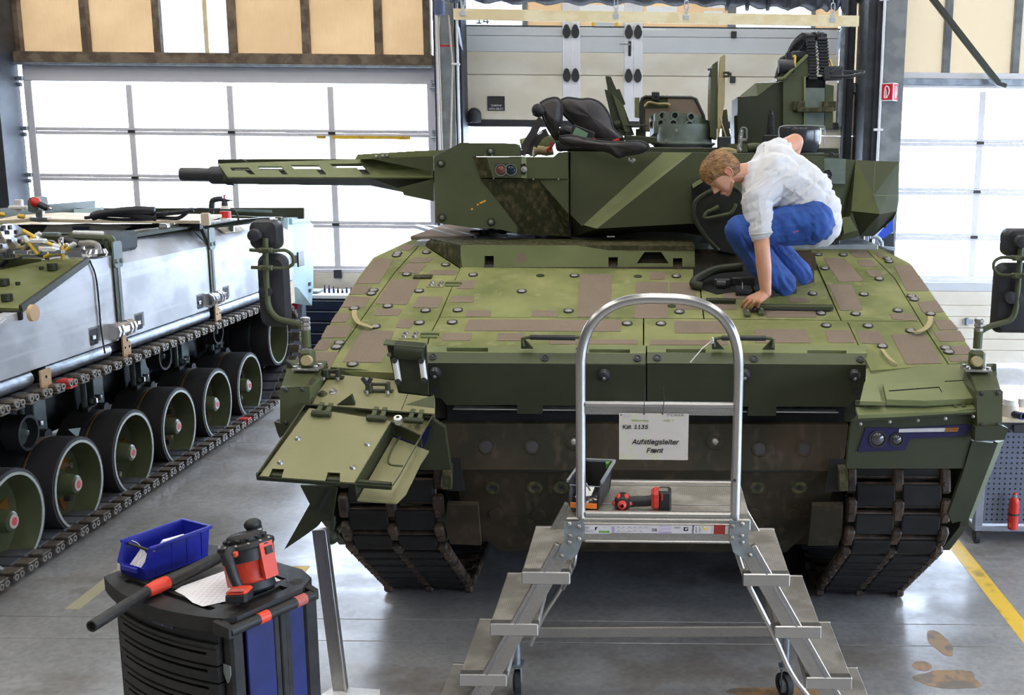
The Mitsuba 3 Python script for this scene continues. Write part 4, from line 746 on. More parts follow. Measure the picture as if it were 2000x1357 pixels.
for s in (-1, 1):
    lay_track(tank, s*1.345, .52, TP)
    for yc, zc_, sc in [(5.70, .86, 1.)]+[(6.45+k*.86, .385, 1.) for k in range(6)]+[(11.9, .72, .95)]:
        o = np.eye(4); o[:3, :3] = np.c_[V(0, 0, -s), V(0, 1, 0), V(s, 0, 0)]; o[:3, 3] = V(s*1.40, yc, zc_)
        k = t('road_wheel', wm, tw=o); P(k, 'tyre', tmh, tw=o)
t('belly_plate', bb(-1.05, 1.05, 5.95, 11.7, .43, .47), 'dirty'); t('rear_plate', bb(-1.06, 1.06, 11.6, 11.66, .02, .6), 'olive_dark')
# rear view mirrors
def mirror(side, arm, m1, m2, base, braces, clamp):
    k = t('mirror_arm', tube(fillet(arm, .06, 6), .0145, 12), 'olive', True)
    P(k, 'upper_mirror', m1, 'black_plastic', 40); P(k, 'lower_mirror', m2, 'rubber', 40)
    b = base; P(k, 'base', J(cyl(b, b+V(0, 0, .085), .022, 14), bx(b+V(0, .0, -.055), (.07, .07, .09), .014)), 'olive'); P(k, 'base_plate', J(bx(b+V(0, 0, -.105), (.13, .10, .012)), *[cyl(b+V(sx*.05, sy*.035, -.1), b+V(sx*.05, sy*.035, -.088), .012, 8) for sx in (-1, 1) for sy in (-1, 1)]), 'bolt_steel')
    P(k, 'base_cap', cyl(b+V(side*-.02, -.05, -.055), b+V(side*-.02, -.085, -.05), .025, 18), 'strap_tan', 30)
    P(k, 'fitting', J(*[lathe([(.0, 0), (.022, .0), (.024, .006), (.024, .016), (.018, .02), (0, .02)], b+V(0, 0, .085+.022*i), n=8) for i in range(3)]), 'bolt_steel')
    for q in braces: P(k, 'brace', tube(fillet(q, .025, 5), .008, 8), 'olive', True)
    for q in clamp: P(k, 'clamp', J(bx(q, (.07, .03, .025)), cyl(q+V(-.02, -.015, 0), q+V(-.02, -.03, 0), .008, 8), cyl(q+V(.02, -.015, 0), q+V(.02, -.03, 0), .008, 8)), 'olive')
def shell(cx, cz, w, h, Y, d, r, back=.6):
    """mirror housing seen from behind: rounded box, smaller towards the camera"""
    s = []
    for k, y in ((.35, Y-d), (.86, Y-d*.85), (.97, Y-d*.4), (1., Y), (.98, Y+.02)):
        s.append([V(cx+(u)*k, y, cz+(v)*k) for u, v in rrect(0, 0, w, h, r, 6)])
    return loft(s)
MY = 5.08
m_ = lambda px, py, Y=MY: at(px, py, Y=Y)
def rect_px(x0, y0, x1, y1, Y): a, b = at(x0, y0, Y=Y), at(x1, y1, Y=Y); return (a[0]+b[0])/2, (a[2]+b[2])/2, abs(b[0]-a[0]), abs(b[2]-a[2])
r1, r2 = rect_px(491, 428, 553, 487, 5.16), rect_px(505, 494, 569, 638, 5.16)
mirror(-1, [m_(518, 465), m_(520, 545), m_(524, 600), m_(540, 622), m_(585, 632), m_(598, 645), m_(599, 662)], J(shell(r1[0], r1[1], r1[2], r1[3], 5.16, .07, .035), lathe([(.035, 0), (.028, .03), (.012, .034), (0, .034)], V(r1[0]-.03, 5.08, r1[1]), (0, -1, 0), 16)),
    J(shell(r2[0], r2[1], r2[2], r2[3], 5.16, .06, .045), lathe([(.03, 0), (.03, .03), (.0, .034)], m_(521, 569, 5.10), (0, -1, 0), 14)), m_(599, 678), [[m_(488, 488, 5.05), m_(520, 490, 5.05), m_(560, 488, 5.08), m_(573, 500, 5.08), m_(574, 515, 5.08), m_(560, 524, 5.08), m_(520, 523, 5.05), m_(491, 522, 5.05)]], [m_(519, 489, 5.05), m_(519, 523, 5.05)])
r1, r2 = rect_px(1957, 445, 2030, 500, 5.16), rect_px(1943, 512, 2020, 650, 5.16)
mirror(1, [m_(1994, 480), m_(1988, 560), m_(1984, 605), m_(1976, 625), m_(1930, 638), m_(1911, 650), m_(1909, 663)], J(shell(r1[0], r1[1], r1[2], r1[3], 5.16, .07, .035), lathe([(.035, 0), (.028, .03), (.012, .034), (0, .034)], m_(1993, 472, 5.08), (0, -1, 0), 16)),
    J(shell(r2[0], r2[1], r2[2], r2[3], 5.16, .06, .045), lathe([(.03, 0), (.03, .03), (.0, .034)], m_(1983, 582, 5.10), (0, -1, 0), 14), lathe([(.03, 0), (.03, .03), (.0, .034)], m_(1972, 580, 5.10), (0, -1, 0), 14)), m_(1909, 680), [[m_(1999, 504, 5.05), m_(1955, 502, 5.08), m_(1941, 510, 5.08), m_(1940, 525, 5.08), m_(1952, 537, 5.08), m_(1999, 538, 5.05)]], [m_(1991, 504, 5.05), m_(1990, 538, 5.05)])
# ---------------------------------------------------------------- turret of the vehicle (turned sideways, its gun to the left)
TY = 6.92
A = lambda px, py, Y=TY: at(px, py, Y=Y)
fac = lambda q, Y=TY: [at(px, py, Y=(r[0] if r else Y)) for px, py, *r in q]
tu = t('turret', J(bb(-1.35, 1.62, 7.12, 8.95, 2.24, 2.66), bb(-.54, 1.28, 7.1, 8.9, 2.6, 2.728), cyl((.1, 8.0, 2.08), (.1, 8.0, 2.26), 1.0, 40)), 'olive_dark')
u = lambda name, mesh, mat=None, sm=False, **k: P(tu, name, mesh, mat, sm, **k)
t1 = C(840, 260, 4.545); t4 = C(1320, 280, 3.991); t5 = C(1380, 50, 5.027); t3 = C(1000, 140, 4.762); tg = C(400, 270, 4.1667)
m1 = t1((35, 215), (268, 86), (745, 92), (775, 102), (787, 130), (790, 205), (385, 207), (450, 405), (770, 835), (768, 890), (590, 846), (380, 842), (45, 793))
u('mantlet_plate', slab(fac(m1), (0, .12, 0)), 'olive')
for q in t1((98, 268), (540, 160), (108, 748), (543, 788)):
    o = A(*q); k = u('cap', lathe([(0, .012), (.022, .012), (.027, .006), (.029, -.002)], o, (0, -1, 0), 18), 'olive_dark', 30); P  # the cap carries its bolt
    u('cap_bolt', lathe([(0, .019), (.010, .018), (.014, .012)], o, (0, -1, 0), 12), 'bolt_steel', 40)
for a, b in (((495, 598), (440, 622)), ((430, 630), (415, 637)), ((378, 668), (366, 680))): u('paint_mark', bar(A(*t1(a)[0], TY-.001), A(*t1(b)[0], TY-.001), .011, .002, (0, 1, 0)), 'orange_paint')
u('mantlet_top', J(bb(A(899, 279)[0], A(1007, 280)[0], TY+.01, TY+.5, 2.70, 2.735)), 'olive_dark')
# scuffed diagonal facet, triangle, sensor box
u('diagonal_facet', slab([A(*q, y) for q, y in zip(t1((452, 405), (960, 405), (1225, 712), (1225, 917), (770, 890), (770, 832)), (TY-.02, TY-.03, TY-.05, TY+.09, TY+.09, TY+.07))], (0, .12, 0)), 'scuffed')
u('triangle_facet', slab([A(*q, y) for q, y in zip(t1((960, 405), (1225, 402), (1225, 712)), (TY-.03, TY-.05, TY-.05))], (0, .12, 0)), 'olive')
sb = u('sensor_box', slab(fac(t1((500, 212), (800, 208), (812, 208), (812, 398), (560, 395)), TY-.07), (0, .14, 0)), 'olive')
P(sb, 'side_facet', slab([A(*q, y) for q, y in zip(t1((378, 210), (500, 212), (560, 395), (448, 400)), (TY-.005, TY-.07, TY-.07, TY-.005))], (0, .1, 0)), 'scuffed')
P(sb, 'cover', slab([A(*q, y) for q, y in zip(t1((855, 212), (1092, 214), (1140, 172), (1220, 165), (1222, 405), (858, 402)), [TY-.055]*6)], (0, .14, 0)), 'olive')
P(sb, 'side_window', slab([A(*q, y) for q, y in zip(t1((812, 208), (855, 212), (858, 402), (812, 398)), (TY-.07, TY-.055, TY-.055, TY-.07))], (0, .1, 0)), 'olive_light')
P(sb, 'window', slab(fac(t1((806, 275), (845, 270), (852, 295), (852, 352), (838, 370), (808, 366)), TY-.075), (0, .01, 0)), 'dark_void'); P(sb, 'lens', tm(lathe([(0, .004), (.016, .003), (.02, 0)], n=18), orient((.2, -1, 0), A(*t1((834, 322))[0], TY-.078))), 'bolt_dome', True)
P(sb, 'window', slab(fac(t1((572, 292), (598, 268), (735, 268), (768, 300), (768, 345), (740, 376), (605, 374), (575, 340)), TY-.074), (0, .01, 0)), 'black_steel')
for (q, mt) in (((630, 328), 'lens_red'), ((718, 325), 'lens_blue')):
    o = A(*t1(q)[0], TY-.075); P(sb, 'lens', lathe([(0, .010), (.022, .007), (.031, 0)], o, (0, -1, 0), 22), mt, True, label='reddish lens' if mt == 'lens_red' else 'dark blue lens'); P(sb, 'lens_rim', ring(o, (0, 1, 0), .039, .032, .014, 24), 'slate', 30)
for q in ((565, 402), (918, 408), (1140, 408), (488, 200), (552, 196)): o = A(*t1(q)[0], TY-.06); P(sb, 'screw', cyl(o, o+V(0, -.012, 0), .006, 8), 'bolt_steel')
# main side facets
Yp, Yq = TY+.02, TY-.07
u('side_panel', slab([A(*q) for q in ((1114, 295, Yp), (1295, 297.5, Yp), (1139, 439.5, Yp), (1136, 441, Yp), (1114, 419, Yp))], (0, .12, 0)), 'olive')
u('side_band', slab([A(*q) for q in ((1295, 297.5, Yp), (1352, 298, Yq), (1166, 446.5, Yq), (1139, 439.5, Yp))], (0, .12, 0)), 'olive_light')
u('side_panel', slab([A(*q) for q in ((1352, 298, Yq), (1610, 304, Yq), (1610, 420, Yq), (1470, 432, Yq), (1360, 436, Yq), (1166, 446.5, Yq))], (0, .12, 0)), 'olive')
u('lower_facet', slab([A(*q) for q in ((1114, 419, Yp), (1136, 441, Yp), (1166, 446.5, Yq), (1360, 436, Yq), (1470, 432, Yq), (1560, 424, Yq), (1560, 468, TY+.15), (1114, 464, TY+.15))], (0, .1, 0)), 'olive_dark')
u('lower_lip', bar(A(1114, 466, TY+.13), A(1640, 472, TY+.13), .03, .03), 'black_steel'); u('white_tag', bar(A(1185, 462, TY-.0), A(1201, 462, TY-.0), .012, .008), 'white_plastic')
u('panel_gap', bb(A(1109.5, 400, TY+.08)[0], A(1114.5, 400, TY+.08)[0], TY+.06, TY+.2, 2.17, 2.72, 0), 'dark_void')
# right module
Yr = TY-.02
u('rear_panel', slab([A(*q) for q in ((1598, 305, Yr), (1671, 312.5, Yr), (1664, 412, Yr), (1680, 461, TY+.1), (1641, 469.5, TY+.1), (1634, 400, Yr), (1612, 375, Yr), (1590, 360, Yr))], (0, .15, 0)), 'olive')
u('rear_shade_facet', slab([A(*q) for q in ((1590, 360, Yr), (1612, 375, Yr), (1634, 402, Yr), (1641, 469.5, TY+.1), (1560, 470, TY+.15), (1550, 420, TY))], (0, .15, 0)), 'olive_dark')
sp_ = u('sensor_panel', slab(fac(t4((1118, 115), (1326, 120), (1320, 316), (1112, 310)), Yr-.03), (0, .05, 0)), 'slate')
P(sp_, 'window', slab(fac(t4((1165, 212), (1198, 204), (1218, 240), (1200, 300), (1178, 290), (1145, 262), (1142, 230)), Yr-.034), (0, .01, 0)), 'dark_void')
for q, r in (((1155, 248), .012), ((1180, 250), .018)): o = A(*t4(q)[0], Yr-.036); P(sp_, 'lens', lathe([(0, .006), (r*.7, .004), (r, 0)], o, (0, -1, 0), 16), 'lens_blue', True); P(sp_, 'lens_rim', ring(o, (0, 1, 0), r*1.35, r*1.05, .01, 18), 'black_steel')
hs_ = u('service_hatch', slab([A(*q) for q in ((1644, 425, TY-.015), (1660, 423, TY-.02), (1674, 449.5, TY+.04), (1648, 456.5, TY+.05))], (0, .02, 0)), 'olive_light')
for q in ((1646, 428), (1659, 426), (1671, 449), (1650, 454)): o = A(*q, TY+.0); P(hs_, 'screw', cyl(o+V(0, .02, 0), o+V(0, -.012, 0), .005, 8), 'bolt_steel')
Ys = TY-.1
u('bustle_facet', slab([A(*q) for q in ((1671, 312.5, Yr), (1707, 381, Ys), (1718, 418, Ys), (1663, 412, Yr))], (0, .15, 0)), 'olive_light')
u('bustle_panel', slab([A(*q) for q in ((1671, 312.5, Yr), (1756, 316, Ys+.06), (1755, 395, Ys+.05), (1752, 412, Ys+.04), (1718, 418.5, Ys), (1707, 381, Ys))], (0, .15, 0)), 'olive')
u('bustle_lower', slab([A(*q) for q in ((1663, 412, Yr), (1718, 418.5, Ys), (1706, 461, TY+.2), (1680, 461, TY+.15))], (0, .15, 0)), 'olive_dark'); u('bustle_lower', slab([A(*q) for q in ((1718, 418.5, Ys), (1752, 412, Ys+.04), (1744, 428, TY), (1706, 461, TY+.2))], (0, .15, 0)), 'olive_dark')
u('panel_groove', J(bar(A(1709, 314, Ys+.02), A(1706, 382, Ys-.004), .003, .004, (0, 1, 0)), bar(A(1706, 382, Ys-.004), A(1754, 382, Ys+.045), .003, .004, (0, 0, 1))), 'olive_light')
u('bustle_core', hullm([A(1680, 330, TY+.2), A(1750, 330, TY+.2), A(1745, 410, TY+.2), A(1690, 440, TY+.25), A(1680, 330, 8.6), A(1740, 330, 8.6), A(1740, 400, 8.6), A(1690, 430, 8.6)]), 'olive_dark')
# driver-side stowage box hanging below the man (dark rounded cover with handle)
bk = u('armour_cover', slab([A(*q) for q in t4((128, 320, ), (160, 292), (215, 270), (300, 330), (505, 400), (560, 560), (470, 870), (320, 835), (180, 690), (125, 600))], (0, .1, 0)) if False else slab([at(*q, Y=6.72) for q in t4((128, 322), (165, 295), (222, 268), (420, 300), (540, 420), (560, 600), (480, 865), (320, 838), (235, 760), (140, 620), (126, 560))], (0, .16, 0)), 'dark_void')
P(bk, 'shell', slab([at(*q, Y=6.64) for q in t4((150, 480), (200, 410), (330, 352), (500, 395), (560, 520), (480, 865), (330, 835), (240, 740), (160, 620))], (0, .05, 0)), 'olive_black')
P(bk, 'rim', tube(spline([at(*q, Y=6.63) for q in t4((335, 835), (240, 735), (158, 610), (140, 520), (165, 440), (290, 362), (400, 325), (500, 370))], 6), .015, 10), 'olive_dark', True)
P(bk, 'top_plate', slab([at(*q, Y=6.66) for q in t4((128, 322), (165, 295), (222, 268), (228, 290), (180, 320), (135, 348))], (0, .04, 0)), 'olive_light')
P(bk, 'handle', tube(fillet([at(*q, Y=6.60) for q in t4((235, 540), (215, 575), (240, 585), (430, 545), (460, 500), (468, 470))], .03, 5), .011, 10), 'olive', True); P(bk, 'handle', tube([at(*q, Y=6.61) for q in t4((235, 542), (300, 510), (335, 490))], .014, 10), 'olive', True)
# gun
g = t('gun', tube([V(-3.30, 7.52, 2.545), V(-1.2, 7.52, 2.545)], .045, 20), 'black_steel', True)
GYf, GYt = 7.36, 7.52       # front crease and ridge of the cradle
gp = lambda q, Y: [at(*p, Y=Y) for p in tg(*q)]
K = [gp(((110, 205), (1225, 170), (1400, 165)), GYt), gp(((186, 315), (1330, 316), (1855, 318)), GYf), gp(((130, 371), (1350, 386), (1620, 440), (1860, 512)), GYt)]
fn_u = np.cross(K[1][1]-K[1][0], K[0][1]-K[1][0]); fp_u = lambda q: [on(*p, K[1][0], fn_u) for p in tg(*q)]
Ls = [((203, 238), (355, 237), (412, 294), (370, 294), (325, 262), (222, 262)), ((432, 230), (622, 230), (677, 294), (632, 294), (595, 258), (455, 258)), ((700, 218), (925, 220), (992, 294), (940, 294), (900, 250), (728, 250)), ((1018, 208), (1270, 204), (1352, 294), (1285, 294), (1235, 238), (1052, 240))]
outl = ((108, 205), (1225, 170), (1400, 165), (1855, 270), (1855, 318), (186, 315))
sl_ = P(g, 'sleeve_face', plate(fp_u(outl), .012, (0, -1, .5), holes=[fp_u(q) for q in Ls]), 'olive_light', label='slotted sleeve face')
P(g, 'sleeve_rear', J(*[bar(at(*tg(((a, 195)))[0] if False else tg((a, 200))[0], Y=7.70), at(*tg((b, 198))[0], Y=7.70), .015, .05) for a, b in ((110, 1400),)]), 'olive_dark')
P(g, 'sleeve_lower', slab([K[1][0], K[1][1], K[1][2], K[2][3], K[2][2], K[2][1], K[2][0]], (0, .012, 0)), 'olive_dark')
P(g, 'sleeve_nose', slab([gp(((110, 205),), GYt)[0], K[1][0], K[2][0]], (.01, .05, 0)), 'olive')
P(g, 'dark_facet', slab(gp(((1340, 165), (1860, 146), (1857, 272)), GYf-.02), (0, .03, 0)), 'olive')
P(g, 'dark_facet', slab(gp(((1540, 412), (1858, 330), (1860, 512), (1620, 462), (1612, 440)), GYf-.01), (0, .04, 0)), 'olive')
tb = P(g, 'top_fairing', slab(gp(((1222, 172), (1245, 132), (1750, 102), (1960, 96), (1862, 148), (1385, 166)), GYf+.02), (0, .3, 0)), 'olive_light')
for a in ((1397, 150), (1448, 144), (1483, 143)): o = gp((a,), GYf+.02)[0]; P(tb, 'screw', lathe([(0, .012), (.010, .01), (.014, 0)], o, (0, -1, .2), 10), 'bolt_steel')
P(g, 'muzzle', lathe([(.03, -.0), (.058, 0), (.062, .012), (.062, .10), (.07, .12), (.07, .17), (.03, .17)], at(*tg((50, 300))[0], Y=7.52), (1, 0, 0), 24), 'black_steel', 30)
P(g, 'sight_block', hullm([x+V(0, dy, 0) for x in gp(((258, 188), (290, 168), (310, 172), (350, 192)), 7.55) for dy in (-.02, .02)]), 'olive_dark')
# ------------------------------------------------ things on the turret roof
RY = 7.6
rp = lambda cc, *q, Y=RY: [at(*p, Y=Y) for p in cc(*q)]
h1_ = u('hatch_blade', slab(rp(t3, (868, 45), (880, 40), (918, 45), (970, 165), (1000, 160), (1055, 300), (1035, 310), (1140, 590), (960, 600), (935, 500), (905, 360), (860, 165), (890, 170)), (0, .05, 0)), 'olive_dark'); P(h1_, 'rib', slab(rp(t3, (930, 200), (1030, 300), (1100, 560), (1050, 560), Y=RY-.02), (0, .03, 0)), 'olive')
P(h1_, 'hinge', J(cyl(*rp(t3, (960, 500), (1010, 480)), .03, 14), tube(spline(rp(t3, (950, 480), (990, 460), (1020, 480), (1030, 530))), .012)), 'olive_dark', 40)
tr = u('roof_tray', J(bar(*rp(t3, (1065, 500), (1265, 500)), .1, .012), bar(*rp(t3, (1070, 505), (1060, 640)), .03, .02, (0, 1, 0)), bar(*rp(t3, (1055, 625), (1350, 640)), .12, .05)), 'olive_dark'); P(tr, 'box', slab(rp(t3, (1150, 530), (1245, 530), (1245, 610), (1150, 610), Y=RY+.05), (0, .1, 0)), 'scuffed')
Yh = 8.25
h2_ = u('open_hatch', slab(rp(t3, (1185, 560), (1187, 280), (1200, 240), (1235, 222), (1680, 228), (1720, 245), (1800, 430), (1800, 560), Y=Yh), (0, .05, 0)), 'olive'); P(h2_, 'liner', slab(rp(t3, (1240, 345), (1450, 340), (1450, 250), (1670, 250), (1695, 262), (1765, 410), (1765, 560), (1240, 560), Y=Yh-.012), (0, .012, 0)), 'antislip')
P(h2_, 'seal', tube(rp(t3, (1195, 560), (1200, 290), (1212, 250), (1240, 233), (1675, 240), (1712, 258), (1785, 420), Y=Yh-.01), .012, 8), 'black_steel', True)
P(h2_, 'grab_handle', tube(spline(rp(t3, (1230, 325), (1275, 285), (1360, 300), (1440, 300), (1470, 315), Y=Yh-.04), 6), .016, 8, .6), 'strap_tan', True); P(h2_, 'latch', J(bx(rp(t3, (1335, 225), Y=Yh-.03)[0], (.06, .04, .06)), ring(rp(t3, (1338, 240), Y=Yh-.055)[0], (0, 1, 0), .018, .01, .02, 14)), 'black_steel')
P(h2_, 'hinge_side', slab(rp(t3, (1140, 240), (1185, 240), (1185, 430), (1140, 425), Y=Yh), (0, .03, 0)), 'olive_light')
# smoke launcher cluster
ln = u('smoke_launcher', lathe([(0, 0), (.21, 0), (.235, .02), (.235, .03), (.19, .035), (.19, .16), (0, .16)], at(*t3((1590, 700))[0], Y=7.75), n=36), 'slate', 30)
rows = {0: ((1325, 425), (1402, 408), (1516, 408), (1664, 420)), 1: ((1313, 492), (1388, 480), (1502, 480), (1650, 492))}
yy = (7.80, 7.68, 7.60, 7.60)
for r in (0, 1):
    b = [at(*q, Y=Y) for q, Y in zip(t3(*((1278, 432), (1330, 392), (1500, 375), (1720, 400), (1870, 480)) if r == 0 else ((1282, 500), (1320, 462), (1490, 445), (1710, 468), (1862, 560))), (7.9, 7.72, 7.62, 7.62, 7.85))]
    hgt = .078 if r == 0 else .085
    body = hullm([x+V(0, dy, dz) for x in b for dy, dz in ((0, 0), (.3, .0), (0, -hgt), (.3, -hgt))])
    P(ln, 'tube_block', body, 'slate')
    for (q, Y) in zip(rows[r], yy):
        o = at(*t3(q)[0], Y=Y); d = V((q[0]-1560)/900., -1, .0); P(ln, 'barrel', tm(lathe([(.020, -.03), (.020, .014), (.030, .014), (.030, -.03)], n=18), orient(d, o)), 'slate', 30); P(ln, 'bore', tm(lathe([(0, .004), (.022, .004)], n=16), orient(d, o)), 'dark_void')
P(ln, 'end_plate', slab([at(*q, Y=7.8) for q in t3((1835, 430), (1872, 480), (1850, 640), (1815, 620))], (0, .2, 0)), 'slate')
P(ln, 'base_ring', lathe([(0, -.09), (.25, -.09), (.25, 0), (0, 0)], at(*t3((1590, 700))[0], Y=7.75), n=32), 'black_steel', 30)
u('roof_step', bb(A(1118, 290)[0], A(1386, 290, 8.0)[0], 7.45, 8.8, 2.70, 2.762), 'olive_dark'); u('roof_step', bb(A(1442, 290, 7.5)[0], A(1640, 290, 7.5)[0], 7.5, 8.8, 2.70, 2.768), 'olive_dark')
for q in ((1430, 640), (1530, 545), (1590, 735)): o = at(*t3(q)[0], Y=7.55); P(ln, 'bolt', cyl(o, o+V(0, -.02, 0), .012, 8), 'bolt_steel')
# tall upright hatch leaf right of the launcher
hv = u('upright_hatch', slab(rp(t5, (35, 720), (42, 500), (60, 380), (110, 345), (110, 720), (100, 1120), (35, 1090)), (0, .3, 0)), 'olive'); P(hv, 'edge', slab(rp(t5, (110, 700), (135, 310), (175, 282), (185, 300), (178, 760), (165, 830), (120, 1120), (108, 1100), Y=RY-.02), (0, .06, 0)), 'strap_tan')
P(hv, 'stay', slab(rp(t5, (160, 830), (200, 822), (215, 960), (240, 1110), (150, 1130)), (0, .04, 0)), 'olive_dark'); P(hv, 'catch', J(bar(*rp(t5, (165, 462), (228, 462), Y=RY-.03), .03, .014), bar(*rp(t5, (165, 498), (228, 498), Y=RY-.03), .03, .014), bar(*rp(t5, (225, 460), (225, 500), Y=RY-.03), .03, .012, (0, 1, 0))), 'olive_dark')
P(hv, 'hook', tube(spline(rp(t5, (12, 432), (40, 430), (48, 455), (30, 490), (45, 495)), 5), .008), 'black_steel', True); P(hv, 'gas_strut', tube(rp(t5, (128, 900), (210, 1150), Y=RY-.05), .006), 'strap_tan', True)
# sight tower
Yt = 7.95
sw = u('sight_tower', slab(rp(t5, (305, 700), (500, 690), (672, 562), (748, 548), (748, 1220), (305, 1220), Y=Yt), (0, .55, 0)), 'olive_dark'); P(sw, 'top_facet', slab([*rp(t5, (325, 692), (500, 690), (672, 560), Y=Yt-.005), *rp(t5, (730, 540), (480, 565), Y=Yt+.1)], (0, .03, 0)), 'olive')
P(sw, 'side_plate', slab(rp(t5, (270, 890), (300, 880), (310, 710), (322, 700), (322, 1160), (275, 1160), Y=Yt+.03), (0, .4, 0)), 'olive_dark')
P(sw, 'cheek', slab(rp(t5, (752, 520), (985, 300), (1005, 300), (1000, 500), (955, 520), (955, 1000), (752, 1000), Y=Yt-.03), (0, .25, 0)), 'olive'); P(sw, 'cheek_rim', J(*[bar(a, b, .02, .03, (0, 1, 0)) for a, b in zip(*(lambda z: (z, z[1:]))(rp(t5, (690, 520), (752, 518), (990, 288), Y=Yt-.05)))]), 'olive_light')
P(sw, 'cabinet', slab(rp(t5, (972, 610), (1160, 612), (1155, 1000), (965, 1000), Y=Yt-.02), (0, .2, 0)), 'slate'); P(sw, 'cabinet_side', slab(rp(t5, (1165, 575), (1250, 590), (1240, 1010), (1160, 1020), Y=Yt), (0, .25, 0)), 'olive')
P(sw, 'cabinet_recess', slab(rp(t5, (965, 500), (1170, 500), (1165, 615), (970, 612), Y=Yt+.02), (0, .2, 0)), 'dark_void')
P(sw, 'bracket', J(bar(*rp(t5, (885, 828), (1240, 828), Y=Yt-.06), .05, .035), bx(rp(t5, (905, 790), Y=Yt-.04)[0], (.09, .04, .07)), bx(rp(t5, (1205, 790), Y=Yt-.04)[0], (.1, .04, .07))), 'scuffed')
P(sw, 'column', slab(rp(t5, (955, 500), (975, 500), (975, 1000), (955, 1000), Y=Yt-.045), (0, .05, 0)), 'olive_light')
# ribbed twin ammunition chutes
for i, (a, top_, bot, r0) in enumerate((((985, 1075), 92, 520, 1), ((1090, 1195), 86, 470, 1))):
    x0, x1 = a; path = spline(rp(t5, ((x0+x1)/2+10, bot), ((x0+x1)/2+8, bot-130), ((x0+x1)/2, top_+120), ((x0+x1)/2-8, top_+30), Y=Yt-.02), 8); back = spline([path[-1], path[-1]+V(-.03, .12, .02), path[-1]+V(-.09, .28, -.06), path[-1]+V(-.14, .42, -.26)], 8)
    pt = np.vstack([path, back[1:]]); w_ = abs(rp(t5, (x1, 300))[0][0]-rp(t5, (x0, 300))[0][0])
    rb = []
    L = np.r_[0, np.cumsum(np.linalg.norm(np.diff(pt, axis=0), axis=1))]
    for s in np.arange(0, L[-1], .022):
        c = np.array([np.interp(s, L, pt[:, k]) for k in range(3)]); d = np.array([np.interp(s+.01, L, pt[:, k]) for k in range(3)])-c; d /= np.linalg.norm(d); nrm = np.cross(V(1, 0, 0), d); rb.append(bar(c-V(w_/2, 0, 0), c+V(w_/2, 0, 0), .014, .05, nrm, .003))
    k = P(sw, 'feed_chute', J(*[bar(pt[j], pt[j+3], w_*.9, .03, (0, 1, .3)) for j in range(0, len(pt)-3, 3)]), 'black_steel')
    for m in rb: P(k, 'chute_rib', m, 'rubber')
P(sw, 'chute_bridge', J(*[bar(*rp(t5, (1078, 150+j*40), (1092, 148+j*40), Y=Yt), .03, .012) for j in range(7)]), 'bolt_dome', kind='stuff')
P(sw, 'motor', J(cyl(*rp(t5, (705, 400), (855, 395), Y=Yt-.02), .05, 18), cyl(*rp(t5, (820, 330), (820, 270), Y=Yt), .035, 14), bx(rp(t5, (905, 290), Y=Yt+.05)[0], (.12, .1, .05)), tube(rp(t5, (690, 520), (740, 330), (820, 290), Y=Yt+.05), .02)), 'black_steel', 40)
P(sw, 'cradle', slab(rp(t5, (690, 540), (760, 430), (790, 440), (735, 540), Y=Yt+.02), (0, .1, 0)), 'bolt_dome'); P(sw, 'yellow_cable', tube(spline(rp(t5, (850, 310), (868, 300), (866, 350), (862, 400), Y=Yt-.06), 5), .009), 'line_yellow', True); P(sw, 'yellow_cable', tube(spline(rp(t5, (1205, 330), (1225, 380), (1230, 420), (1200, 410), Y=Yt-.02), 5), .008), 'line_yellow', True)
P(sw, 'arm', J(bar(*rp(t5, (1195, 452), (1560, 452), Y=Yt), .03, .02), tube(spline(rp(t5, (1210, 500), (1400, 495), (1520, 470), (1540, 440)), 5), .012), bar(*rp(t5, (1215, 470), (1310, 402)), .02, .03, (0, 1, 0)), bx(rp(t5, (1235, 470), Y=Yt)[0], (.14, .1, .1))), 'black_steel', 40); P(sw, 'arm_strip', bar(*rp(t5, (1215, 512), (1430, 512), Y=Yt-.02), .02, .012), 'lamp_glass')
# ribbed antenna base, wrapped dome, staple and small roof gear
b0, b1 = at(1505, 268, Y=7.7), at(1506, 216, Y=7.7); an = u('antenna_base', lathe([(0, 0)]+[(.028-.009*z+.004*(i % 2), z*np.linalg.norm(b1-b0)) for i, z in enumerate(np.linspace(0, .82, 30))]+[(.014, .83*np.linalg.norm(b1-b0)), (.014, np.linalg.norm(b1-b0)), (0, np.linalg.norm(b1-b0))], b0, n=16), 'rubber'); P(an, 'foot', bx(b0+V(0, 0, -.03), (.11, .1, .09)), 'black_steel')
M('film_black', (.035, .036, .04), .22, spec=.7); M('film_grey', (.38, .39, .40), .18, spec=.8)
dx0, dx1 = at(1523, 280, Y=7.3)[0], at(1610, 280, Y=7.3)[0]; dz0, dz1 = at(1565, 296, Y=7.3)[2], at(1565, 246, Y=7.3)[2]; dcx, dr_ = (dx0+dx1)/2, (dx1-dx0)/2
dm = u('covered_sight', lathe([(0, dz0), (dr_*.8, dz0), (dr_*.92, dz0+.03), (dr_, dz0+.08), (dr_, dz1-.03), (dr_*.96, dz1-.008), (dr_*.85, dz1), (0, dz1)], (dcx, 7.3+dr_, 0), n=40), 'film_black', 35, label='black sight wrapped in clear film'); P(dm, 'film_edge', lathe([(dr_*1.01, dz0+.05), (dr_*1.012, dz1-.03), (dr_*.97, dz1-.004)], (dcx+.006, 7.3+dr_, 0), n=40) if False else tube(spline([at(*q, Y=7.31) for q in t5((715, 1110), (712, 1010), (760, 985), (930, 980), (1120, 985), (1160, 1010), (1150, 1180))], 6), .008, 8, .4), 'film_grey', True)
u('sight_ring', lathe([(0, 0), (dr_*1.15, 0), (dr_*1.15, .03), (0, .03)], (dcx, 7.3+dr_, dz0-.035), n=32), 'olive_dark', 30)
